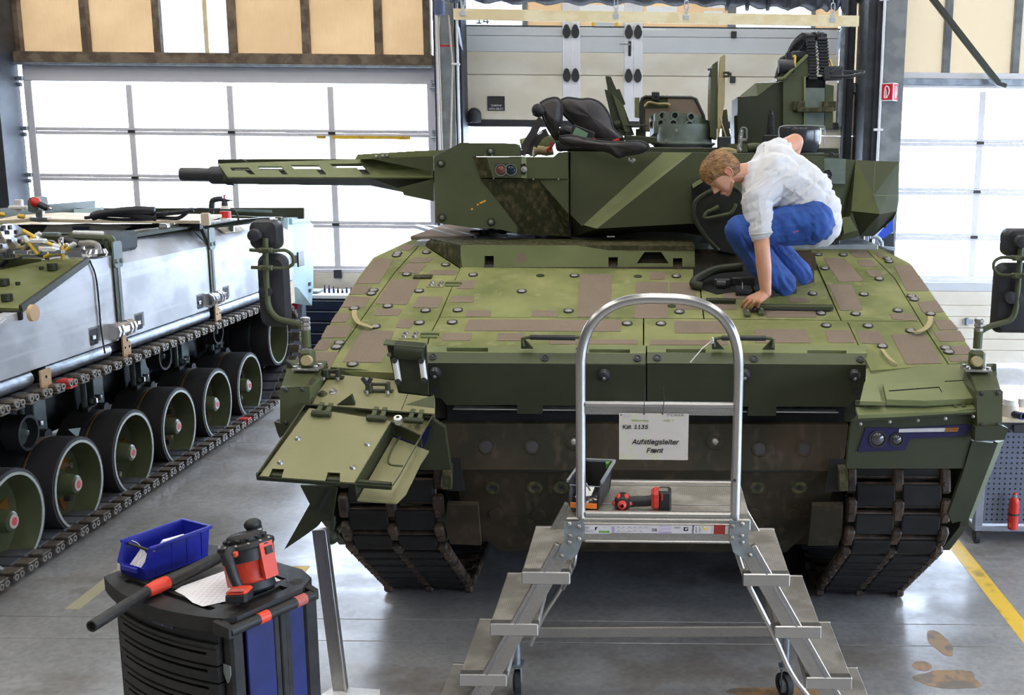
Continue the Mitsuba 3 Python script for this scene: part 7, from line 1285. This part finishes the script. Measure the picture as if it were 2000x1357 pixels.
ft_ = h('round_fitting', cyl(at(*c12((-20, 545))[0], Y=7.55), at(*c12((75, 548))[0], Y=7.45), .13, 26), 'hull_olive', 30); P(ft_, 'face_ring', cyl(at(*c12((70, 548))[0], Y=7.45), at(*c12((110, 548))[0], Y=7.42), .125, 24), 'chrome', 30)
for a in range(0, 360, 40): o = at(*c12((118, 548))[0], Y=7.40)+V(.0, -.02+.02*math.cos(math.radians(a)), .0)+V(.06*math.cos(math.radians(a)), 0, .10*math.sin(math.radians(a))); P(ft_, 'bolt', bx(o, (.02, .03, .03)), 'black_steel')
rng = np.random.default_rng(11)
wire_pts = [((150, 640), (190, 670), (250, 660), (320, 600), (300, 560)), ((160, 500), (230, 470), (300, 470), (380, 510)), ((230, 560), (330, 550), (430, 545), (560, 590)), ((430, 560), (520, 580), (640, 610), (650, 590)), ((450, 640), (540, 640), (640, 670), (740, 610)), ((280, 690), (380, 690), (480, 640), (560, 650)), ((150, 560), (200, 590), (280, 560), (380, 550)), ((500, 545), (560, 550), (620, 590), (700, 590)), ((200, 520), (260, 490), (310, 530), (370, 500)), ((320, 670), (420, 700), (520, 690), (600, 660)), ((0, 810), (60, 760), (120, 700), (180, 660))]
for i, q in enumerate(wire_pts):
    p_ = spline([at(*c12(x)[0], Y=7.30+.03*i) for x in q], 6); big = i == 10
    h('wire', tube(p_, .016 if big else .009, 8), 'cable_black' if i % 3 == 0 or big else 'bolt_dome', True)
    if not big:
        e = p_[-1]; d = e-p_[-4]; d /= np.linalg.norm(d); h('wire_sleeve', tube([e-d*.10, e], .014, 8), 'connector_yellow', True); h('wire_plug', tube([e, e+d*.05], .017, 10), 'chrome' if i % 2 else 'white_plastic', True)
for (u_, v_) in ((500, 630), (240, 665), (540, 640), (410, 545), (600, 660)): h('terminal', bx(at(*c12((u_, v_))[0], Y=7.3), (.10, .05, .03)), 'white_plastic' if v_ < 650 else 'chrome')
for (u_, v_) in ((20, 265), (225, 285)): h('wire_sleeve', tube([at(*c12((u_-30, v_-5))[0], Y=9.3), at(*c12((u_+30, v_+3))[0], Y=9.3)], .02, 8), 'connector_yellow', True)
for (u_, v_) in ((430, 285), (205, 165)): h('lifting_lug', J(bx(at(*c12((u_, v_))[0], Y=9.4), (.06, .05, .10)), bx(at(*c12((u_, v_+25))[0], Y=9.4), (.16, .08, .03))), 'chrome' if u_ > 300 else 'white_plastic')
for px in (322, 338, 352, 372, 455, 468, 480, 492, 505, 517, 524, 545): o = at(px, 441-(px-322)*.062, Y=9.2+(px-322)*.012); h('clamp', bx(o, (.07, .08, .04)), 'olive' if px % 2 else 'chrome')
h('inner_side', slab([at(a, b, Y=Y) for a, b, Y in ((225, 460, 8.3), (330, 440, 9.4), (480, 428, 10.6), (530, 424, 11.4), (530, 434, 11.4), (480, 438, 10.6), (330, 450, 9.4), (225, 470, 8.3))], (-.03, .1, 0)), 'olive_dark')
# things lying on the hull deck
sb_ = thing('spray_bottle', 'white pump spray bottle with a red label standing on the stripped hull', 'bottle'); o = at(441, 430, Y=11.0); Hs = at(441, 381, Y=11.0)[2]-o[2]; rs = (at(452, 420, Y=11.)[0]-at(431, 420, Y=11.)[0])/2
P(sb_, 'bottle', lathe([(0, 0), (rs, 0), (rs*1.02, Hs*.08), (rs*.95, Hs*.42), (rs*.6, Hs*.56), (rs*.5, Hs*.6), (0, Hs*.6)], o, n=24), 'paper_white', 40); P(sb_, 'label', lathe([(rs*1.04, Hs*.1), (rs*1.0, Hs*.36)], o, n=24), 'fire_red', True); P(sb_, 'pump_head', J(lathe([(0, Hs*.58), (rs*.62, Hs*.58), (rs*.5, Hs*.74), (rs*.3, Hs*.86), (0, Hs*.86)], o, n=18), hullm([o+V(x, y, Hs*z) for x, z in ((-.02, .86), (.085, .80), (.085, .78), (-.02, .72)) for y in (-.02, .02)])), 'black_plastic', 40); P(sb_, 'handle', tube(spline([o+V(-.02, 0, Hs*.86), o+V(-.12, 0, Hs*.78), o+V(-.14, 0, Hs*.45), o+V(-.15, 0, Hs*.2)], 6), .028, 10), 'black_plastic', True); P(sb_, 'plunger', J(cyl(o+V(0, 0, Hs*.86), o+V(0, 0, Hs*.97), .008, 8), cyl(o+V(0, 0, Hs*.97), o+V(0, 0, Hs), .02, 10)), 'ink_lilac' if 0 else 'hub_pink')
hs = thing('hose_bundle', 'bundle of black corrugated hoses and cables lying on the hull deck', 'hoses')
for i, q in enumerate((((980, 290), (1080, 260), (1250, 235), (1450, 220), (1640, 225)), ((1000, 275), (1100, 255), (1300, 262), (1500, 275), (1650, 300)), ((900, 300), (1000, 295), (1200, 315), (1450, 320), (1650, 310)), ((960, 285), (1000, 235), (1070, 215), (1120, 240)), ((1400, 250), (1550, 265), (1700, 262), (1790, 250)), ((1650, 270), (1800, 250), (1950, 235), (2050, 215)), ((1650, 300), (1800, 305), (1900, 300), (2000, 230)), ((1900, 300), (1980, 240), (2100, 205), (2300, 215), (2480, 225), (2520, 290), (2530, 330)))):
    P(hs, 'hose', tube(spline([at(*c12(x)[0], Y=9.15+.02*i) for x in q], 8), (.034, .03, .014, .014, .022, .02, .016, .008)[i], 12), 'cable_black' if i != 3 else 'primer_blue', True)
P(hs, 'end_block', bx(at(402, 428, Y=9.3), (.07, .05, .11)), 'pale_board')
lv = thing('lever_tool', 'grey bracket with a red and black lever on the far deck of the stripped hull', 'tool'); P(lv, 'bracket', slab([at(*q, Y=9.3) for q in c12((355, 250), (300, 230), (290, 130), (310, 90), (350, 78), (400, 90), (410, 210))], (0, .15, 0)), 'slate'); P(lv, 'red_joint', ball(at(*c12((375, 137))[0], Y=9.25), .045), 'fire_red', True); P(lv, 'grip', tube([at(*c12(q)[0], Y=9.25) for q in ((395, 145), (450, 175), (500, 195))], .028, 10), 'black_plastic', True); P(lv, 'tip', tube([at(*c12(q)[0], Y=9.25) for q in ((500, 195), (548, 205))], .014, 8), 'chrome', True)
# running gear
TX, TW = -4.28, .55
def path2():
    gnd = [(4.6, .06), (11.0, .06)]; cy, cz, R = 11.44, .68, .37
    arc_ = [(cy+R*math.sin(a), cz-R*math.cos(a)) for a in np.radians(np.arange(40, 175, 8))]
    top_ = [(11.1, 1.13), (4.6, 1.13), (4.2, .6)]
    p = np.array(gnd+arc_+top_); p = np.vstack([p, p[:1]]); s = np.r_[0, np.cumsum(np.linalg.norm(np.diff(p, axis=0), axis=1))]; n = int(s[-1]/.155); u_ = np.arange(n)*s[-1]/n
    return np.c_[np.interp(u_, s, p[:, 0]), np.interp(u_, s, p[:, 1])]
PT2 = path2()
ms2 = [G(J(bx((-TW*.235, 0, .012), (TW*.40, .13, .06), .008), bx((TW*.235, 0, .012), (TW*.40, .13, .06), .008), bx((0, 0, -.01), (TW*.92, .10, .03)), hullm([(x, y, z) for x in (-.02, .02) for y, z in ((-.04, .04), (.04, .04), (-.02, .11), (.02, .11))])), 'pad_grey'),
    G(J(bx((TW*.5, .02, .0), (.10, .085, .05), .012), bx((TW*.5, .02, .03), (.12, .10, .014))), 'link_plate'), G(J(bx((-TW*.5, .0, .0), (.09, .12, .05), .012)), 'link_plate'), G(J(ring((TW*.5+.055, -.01, .0), (1, 0, 0), .022, .012, .012, 10)), 'bolt_dome'), G(J(ring((TW*.5+.055, .05, .0), (1, 0, 0), .022, .012, .012, 10)), 'bolt_dome')]
M('link_red', srgb('#c23a30'), .5)
red = G(J(bx((TW*.5, .02, .0), (.10, .085, .05), .012), bx((TW*.5, .02, .03), (.12, .10, .014))), 'link_red')
for i in range(len(PT2)):
    a, b = PT2[i], PT2[(i+1) % len(PT2)]
    if a[0] < 5.2: continue
    d = V(0, *(b-a)); d /= np.linalg.norm(d); o_ = np.cross(V(1, 0, 0), d); Mx = np.eye(4); Mx[:3, 0], Mx[:3, 1], Mx[:3, 2], Mx[:3, 3] = V(1, 0, 0), d, o_, V(TX, (a[0]+b[0])/2, (a[1]+b[1])/2)
    up = a[1] > .9; k = h('track_link', ms2[0], tw=Mx); isred = (up and abs(a[0]-7.22) < .09) or (not up and abs(a[0]-10.05) < .09)
    P(k, 'connector', red if isred else ms2[1], tw=Mx, label='red marked connector' if isred else None); P(k, 'connector', ms2[2], tw=Mx); P(k, 'pin', ms2[3], tw=Mx); P(k, 'pin', ms2[4], tw=Mx)
wheel = lathe([(.05, .02), (.22, .02), (.29, .05), (.302, .2), (.302, .215), (.318, .215), (.318, 0), (.30, 0), (.28, .03), (.1, .0), (.0, .0)], n=40)
tyre2 = lathe([(.318, .0), (.342, .004), (.346, .02), (.346, .195), (.342, .212), (.318, .215)], n=44)
inner = lathe([(.318, -.24), (.342, -.236), (.346, -.22), (.346, -.05), (.342, -.036), (.318, -.032), (.318, -.24)], n=44); groove = lathe([(.318, -.034), (.318, .002)], n=44); rimr = ring((0, 0, .216), (0, 0, 1), .319, .300, .006, 44); rust = ring((0, 0, -.0), (0, 0, 1), .347, .330, .006, 40)
hub = lathe([(.115, .02), (.115, .05), (.098, .075), (.080, .085), (.072, .17), (.066, .195), (.05, .205), (0, .207)], n=28); hubd = lathe([(0, .2095), (.046, .2095), (.048, .206)], n=24); hubc = lathe([(.0, .2115), (.026, .2115), (.028, .209)], n=18)
web = J(*[tm(hullm([(x, y, z) for x, y in ((.10, -.045), (.24, -.085), (.24, .085), (.10, .045)) for z in (.02, .034)]), trimesh.transformations.rotation_matrix(a, (0, 0, 1))) for a in (.9, 2.47, 4.04, 5.6)])
wbolt = [tm(cyl((0, 0, 0), (0, 0, .05), .022, 10), trimesh.transformations.translation_matrix((.185*math.cos(a), .185*math.sin(a), .03))) for a in (.75, 1.15, 2.4, 2.75, 4.0, 5.4)]
gw = [G(wheel, 'wheel_olive', 35), G(tyre2, 'rubber', 40), G(inner, 'rubber', 40), G(groove, 'primer_grey', True), G(rimr, 'rim_edge', 40), G(rust, 'rust_edge', 40), G(hub, 'wheel_olive', 35), G(hubd, 'hub_disc'), G(hubc, 'hub_pink'), G(web, 'rust_edge')]+[G(b, 'chrome' if i % 2 else 'black_steel') for i, b in enumerate(wbolt)]
names = ['road_wheel', 'tyre', 'inner_tyre', 'groove', 'rim', 'rust_band', 'hub', 'hub_disc', 'hub_centre', 'web']+['wheel_bolt']*6
for j, (yc, zc_, sc_) in enumerate([(5.62, .352, 1.)]+[(y, .352, 1.) for y in (6.44, 7.215, 8.03, 8.85, 9.68, 10.50)]+[(11.44, .70, .93)]):
    Mx = np.eye(4); Mx[:3, :3] = np.c_[V(0, 0, 1), V(0, 1, 0), V(-1, 0, 0)]*sc_; Mx[:3, 0] *= 1
    Mx[:3, :3] = np.c_[V(0, 1, 0), V(0, 0, 1), V(1, 0, 0)]*sc_; a = j*.7; R_ = trimesh.transformations.rotation_matrix(a, (0, 0, 1)); Mx = Mx @ R_; Mx[:3, 3] = V(HX-.215, yc, zc_)
    k = None
    for nm, m in zip(names, gw):
        if j == 7 and nm in ('hub', 'hub_disc', 'hub_centre', 'wheel_bolt', 'rust_band'): continue
        if nm == 'road_wheel': k = h('road_wheel', m, tw=Mx)
        else: P(k, nm, m, tw=Mx)
for q in ((310, 695), (415, 648), (40, 845)):
    o = at(*q, X=HX-.25); k = h('return_roller', ring(o, (1, 0, 0), .125, .105, .12, 28), 'rubber', 30); P(k, 'hub', lathe([(0, .06), (.02, .05), (.035, .0), (.105, -.01), (.105, -.05)], o, (1, 0, 0), 24), 'primer_grey', 40)
for y in (6.62, 7.42, 8.25, 9.05, 9.88, 10.7):
    d_ = h('damper', J(bb(HX-.50, HX-.40, y, y+.16, .62, 1.02), cyl((HX-.36, y-.22, .62), (HX-.36, y-.22, .95), .022, 12)), 'primer_grey'); P(d_, 'arm', J(bar((HX-.42, y-.3, .95), (HX-.40, y-.05, 1.02), .05, .09), cyl((HX-.45, y-.1, .68), (HX-.25, y-.1, .68), .05, 16), bx((HX-.33, y-.2, .70), (.05, .16, .05))), 'hull_dark')
    P(d_, 'bolt', J(bx((HX-.32, y-.16, .76), (.06, .03, .05))), 'chrome'); P(d_, 'bolt', bx((HX-.32, y-.08, .77), (.05, .03, .045)), 'chrome')
tg2 = one('paper_slip', hullm([at(*q, X=HX-.2)+V(-.002*i, 0, 0) for q in ((133, 838), (158, 835), (152, 855), (147, 848)) for i in (0, 1)]), 'primer_blue', 'small pale slip hanging behind the first visible road wheels of the stripped hull', 'paper')
cbx = thing('cardboard_box', 'open box with a blue band behind the raised rear wheel of the stripped hull', 'box'); cq = at(455, 690, X=-4.95)
P(cbx, 'box', bb(cq[0]-.25, cq[0]+.2, cq[1], cq[1]+.4, 0, cq[2]+.18), 'white_plastic'); P(cbx, 'blue_band', bb(cq[0]-.252, cq[0]+.202, cq[1]-.003, cq[1]+.4, cq[2]+.04, cq[2]+.11, 0), 'cart_blue'); P(cbx, 'orange_field', bb(cq[0]-.2, cq[0]+.02, cq[1]-.005, cq[1]+.01, cq[2]-.14, cq[2]+.0, 0), 'label_orange')
# ---------------------------------------------------------------- the man crouching on the sloped front
from manifold3d import Manifold, Mesh as MMesh
def skin_fn(p, n, uv):
    a = fbm(p.x*16., p.y*16., p.z*16., 3); return mix(srgb('#bd8468'), srgb('#cf9b7f'), a)
M('skin', proc(skin_fn), .48, spec=.4); M('skin_ear', srgb('#d08a74'), .5)
def hair_fn(p, n, uv):
    a = noise(p.x*90., p.y*60., p.z*320.); b = fbm(p.x*22., p.y*22., p.z*22., 3); return mix(srgb('#5c3d22'), srgb('#a67a48'), smoothstep(.25, .8, .5*a+.5*b))
M('hair', proc(hair_fn), .55)
M('cotton_white', (.60, .60, .61), .85, sheen=.3); M('work_blue', grime('#1f3d7e', '#2b4f96', 8.), .8, sheen=.3); M('shoe_dark', srgb('#2a2a2d'), .6); M('eye_white', (.7, .68, .66), .3); M('lip', srgb('#b87a6a'), .5); M('brow', srgb('#8a6238'), .7)
def sph(c, r, n=16): return Manifold.sphere(r, n).translate([float(x) for x in c])
def bone(a, b, ra, rb, n=16): return Manifold.batch_hull([sph(a, ra, n), sph(b, rb, n)])
def chain(pts, rs, n=16):
    out = [bone(pts[i], pts[i+1], rs[i], rs[i+1], n) for i in range(len(pts)-1)]
    return out
def fuse(parts, step, it=12, lam=.5):
    m = Manifold.batch_boolean(parts, __import__('manifold3d').OpType.Add) if len(parts) > 1 else parts[0]
    m = m.refine_to_length(step); g = m.to_mesh(); t_ = trimesh.Trimesh(g.vert_properties[:, :3], g.tri_verts, process=True)
    trimesh.smoothing.filter_taubin(t_, lamb=lam, nu=lam+.03, iterations=it); return t_
pw = lambda px, py, Y: at(px, py, Y=Y)
hipL, hipR = pw(1586, 434, 6.02), pw(1584, 424, 6.26)
knL, knR = pw(1447, 452, 5.98), pw(1478, 452, 6.30)
anL, anR = gl(1528, 572)+V(0, 0, .035), gl(1564, 552)+V(0, .0, .035)
pel, wai, che, nkb = pw(1588, 424, 6.14), pw(1566, 388, 6.14), pw(1512, 352, 6.13), pw(1462, 338, 6.10)
shL, shR = pw(1478, 388, 5.99), pw(1503, 306, 6.28)
elL, wrL = pw(1489, 488, 5.90), pw(1496, 572, 5.90)
elR, haR = pw(1553, 277, 6.40), pw(1536, 340, 6.44)
hc = pw(1411, 339, 6.04)
man = thing('person', 'person in white T-shirt and blue work trousers crouching on the vehicle front', 'person')
parts = chain([pel, wai, che], [.125, .12, .135])+[bone(che, shL, .12, .065), bone(che, shR, .12, .065), bone(che, nkb, .11, .062)]
parts += chain([nkb, (nkb+hc)/2+V(.01, 0, 0), hc+V(.03, .0, .0)], [.060, .054, .052])
parts += chain([shL, (shL+elL)/2, elL, elL*.62+wrL*.38, wrL], [.062, .052, .044, .044, .031])+chain([shR, (shR+elR)/2, elR, haR], [.064, .058, .050, .042])
parts += chain([hipL, knL, anL], [.10, .06, .045])+chain([hipR, knR, anR], [.10, .06, .045])
# left hand spread on the plate
palm = [pw(1463, 583, 5.93), pw(1484, 588, 5.86)]; kz = lambda q, dz=.009: gl(*q)+V(0, 0, dz)
parts += [Manifold.batch_hull([sph(wrL, .028), sph(palm[0], .017), sph(palm[1], .015)])]
fing = [((1462, 584, 5.93), (1453, 590), (1449, 601)), ((1466, 588, 5.90), (1458, 596), (1455, 606)), ((1474, 590, 5.875), (1467, 599), (1465, 607)), ((1483, 590, 5.86), (1479, 598), (1477, 605))]
for (mx, my, mY), pip, tip in fing:
    a = pw(mx, my, mY); c_ = kz(tip); b = (a+c_)/2; b = pw(pip[0], pip[1], (a[1]+c_[1])/2-.0); parts += chain([a, b, c_], [.0115, .0100, .0085], 12)
tha, thb, thc = pw(1481, 578, 5.98), pw(1466, 583, 6.0), gl(1456, 590)+V(0, 0, .009); parts += chain([tha, thb, thc], [.013, .011, .009], 12)
# head in its own frame: F forward (down and left), U crown, S towards the camera side
Fd = V(-.56, -.16, -.80); Fd /= np.linalg.norm(Fd); Ud = V(-.72, -.10, .62); Ud -= Fd*np.dot(Ud, Fd); Ud /= np.linalg.norm(Ud); Sd = np.cross(Fd, Ud); Sd = Sd if Sd[1] < 0 else -Sd
hp_ = lambda f, u_, s: hc+Fd*f+Ud*u_+Sd*s
def hs_(f, u_, s, r): return sph(hp_(f, u_, s), r, 20)
head = [Manifold.batch_hull([hs_(-.028, .035, 0, .082), hs_(.025, .04, 0, .074), hs_(-.03, -.005, .0, .074)]),
    Manifold.batch_hull([hs_(.045, .02, sg*.03, .040) for sg in (-1, 1)]+[hs_(.052, -.055, sg*.018, .030) for sg in (-1, 1)]+[hs_(.0, -.02, sg*.045, .028) for sg in (-1, 1)]),
    Manifold.batch_hull([hs_(.070, -.088, 0, .020), hs_(.015, -.062, .042, .018), hs_(.015, -.062, -.042, .018), hs_(.06, -.06, 0, .026)]),
    Manifold.batch_hull([hs_(.086, .015, 0, .008), hs_(.110, -.026, 0, .0095), hs_(.088, -.034, .012, .008), hs_(.088, -.034, -.012, .008)]),
    Manifold.batch_hull([hs_(.082, .026, .032, .009), hs_(.088, .022, 0, .009), hs_(.082, .026, -.032, .009)]),
    Manifold.batch_hull([hs_(.086, -.062, .016, .007), hs_(.090, -.060, 0, .008), hs_(.086, -.062, -.016, .007)]), Manifold.batch_hull([hs_(.084, -.073, .014, .007), hs_(.087, -.072, 0, .008), hs_(.084, -.073, -.014, .007)])]
fm = fuse(parts+head, .010, 10)
P(man, 'body', fm, 'skin', True)
hd = thing  # (head details are parts of the person)
for sg in (1, -1):
    e = hp_(.074, .004, sg*.031); P(man, 'eye', ball(e, .0115), 'eye_white', True); P(man, 'iris', ball(e+Fd*.007, .0062, sub=1), 'shoe_dark', True)
    P(man, 'eyelid', ball(e+Ud*.004, .0125), 'skin', True); P(man, 'eyebrow', tube([hp_(.088, .026, sg*.018), hp_(.088, .031, sg*.032), hp_(.078, .027, sg*.046)], .0042, 8), 'brow', True)
    eo_ = hp_(-.008, -.012, sg*.078); ear = [eo_+Ud*a+Fd*b+Sd*sg*c_ for a, b, c_ in ((.030, .0, .004), (.026, -.018, .012), (.0, -.020, .012), (-.024, -.006, .004), (-.028, .006, .0), (.0, .012, .0), (.02, .012, .002))]
    k = P(man, 'ear', hullm([q+d for q in ear for d in (V(0, 0, 0), Sd*sg*.006)]), 'skin_ear', 60); P(k, 'ear_rim', tube(spline([ear[6]+Sd*sg*.006, ear[0]+Sd*sg*.007, ear[1]+Sd*sg*.007, ear[2]+Sd*sg*.007, ear[3]+Sd*sg*.006]), .0038, 8), 'skin', True)
P(man, 'lips', tube(spline([hp_(.090, -.067, -.017), hp_(.0985, -.066, 0), hp_(.090, -.067, .017)]), .0035, 8), 'lip', True)
# hair : shell over the cranium with tufts
hair = Manifold.batch_hull([hs_(-.030, .040, 0, .088), hs_(.022, .048, 0, .079), hs_(-.04, .0, .0, .078)])
cut = Manifold.batch_hull([hs_(.105, -.06, 0, .09), hs_(.135, .03, 0, .055)])
cut2 = Manifold.batch_hull([sph(hp_(-.0, -.135, s), .055, 16) for s in (-.1, .1)]+[sph(hp_(-.10, -.13, s), .04, 16) for s in (-.1, .1)]+[sph(hp_(.06, -.10, s), .05, 16) for s in (-.1, .1)])
hm = (hair-cut-cut2).refine_to_length(.007); g_ = hm.to_mesh(); hmesh = trimesh.Trimesh(g_.vert_properties[:, :3], g_.tri_verts, process=True); trimesh.smoothing.filter_taubin(hmesh, iterations=6)
loc = hmesh.vertices-hc; q_ = np.c_[loc @ Fd*30, loc @ Ud*45, loc @ Sd*90]; hmesh.vertices += hmesh.vertex_normals*((meshkit.fbm(q_, 4, 2)-.42)[:, None]*.020); P(man, 'hair', hmesh, 'hair', True, label='short reddish blond hair')
# clothes
def wrinkle(m, amp, f, dirv, seed):
    v = m.vertices; d = np.asarray(dirv, float); d /= np.linalg.norm(d); a = meshkit.fbm(np.c_[v @ d*f, v[:, 1]*5, v[:, 2]*6], 4, seed); r = np.abs(a-.5)*2; m.vertices = v+m.vertex_normals*((.35-r)*amp)[:, None]; return m
sl = shL*.38+elL*.62; srr = shR*.58+elR*.42
shirt = chain([pw(1596, 436, 6.13), pel, wai, che], [.138, .150, .158, .158])+[bone(che, shL, .150, .085), bone(che, shR, .148, .082), bone(che, pw(1476, 342, 6.11), .135, .085), bone(wai, pw(1600, 405, 6.13), .14, .12), bone(pw(1480, 352, 6.1), shL, .09, .085), bone(pw(1483, 340, 6.13), shR, .085, .08)]
shirt += [bone(shL, sl, .084, .071), bone(shR, srr, .080, .068), bone(pw(1520, 320, 6.2), pw(1580, 372, 6.15), .11, .13)]
sm_ = fuse(shirt, .011, 14)
P(man, 'shirt', wrinkle(sm_, .034, 26, (.55, .1, -.8), 3), 'cotton_white', True, label='white T-shirt')
P(man, 'sleeve_hem', tube([sl+(np.cross(elL-shL, V(0, 1, 0))/np.linalg.norm(np.cross(elL-shL, V(0, 1, 0)))*math.cos(a)+V(0, 1, 0)*math.sin(a))*.0725+(elL-shL)*.045 for a in np.linspace(0, 2*np.pi, 25)], .005, 8), 'cotton_white', True)
P(man, 'collar', tube([pw(1457, 338, 6.10)+(V(.25, 0, .97)*math.cos(a)+V(0, 1, 0)*math.sin(a))*.061 for a in np.linspace(0, 2*np.pi, 25)], .006, 8), 'cotton_white', True)
tr = [bone(pel+V(.01, 0, -.03), hipL, .125, .122), bone(pel+V(.01, 0, -.03), hipR, .125, .122), bone(hipL, knL, .118, .086), bone(hipR, knR, .116, .086)]
tr += chain([knL, (knL+anL)/2+V(-.012, 0, 0), anL+V(0, 0, .02)], [.088, .087, .074])+chain([knR, (knR+anR)/2, anR+V(.0, 0, .015)], [.088, .082, .066])
tm_ = fuse(tr, .012, 10); P(man, 'trousers', wrinkle(tm_, .030, 22, (.8, .1, .6), 9), 'work_blue', True, label='blue work trousers')
P(man, 'pocket_tag', bar(pw(1550, 454, 5.88), pw(1560, 450, 5.88), .004, .004, (0, 1, 0)), 'tape_red')
for an, d, sgn in ((anL, V(-.92, -.30, .0), 0), (anR, V(-.85, -.45, .0), 0)):
    d = d-GN*np.dot(d, GN); d /= np.linalg.norm(d); base = an-V(0, 0, .022); sd_ = np.cross(GN, d)
    pts = [base+d*f+sd_*w*s+GN*z for f, w, z0, z1 in ((-.075, .03, 0, .06), (-.03, .038, 0, .08), (.08, .045, 0, .065), (.15, .04, 0, .045), (.185, .022, 0, .03)) for s in (-1, 1) for z in (z0, z1)]
    k = P(man, 'shoe', hullm(pts), 'shoe_dark', 50); P(k, 'sole', hullm([base+d*f+sd_*w*s+GN*z for f, w in ((-.08, .03), (-.03, .042), (.09, .05), (.16, .043), (.192, .024)) for s in (-1, 1) for z in (-.012, .008)]), 'rubber')
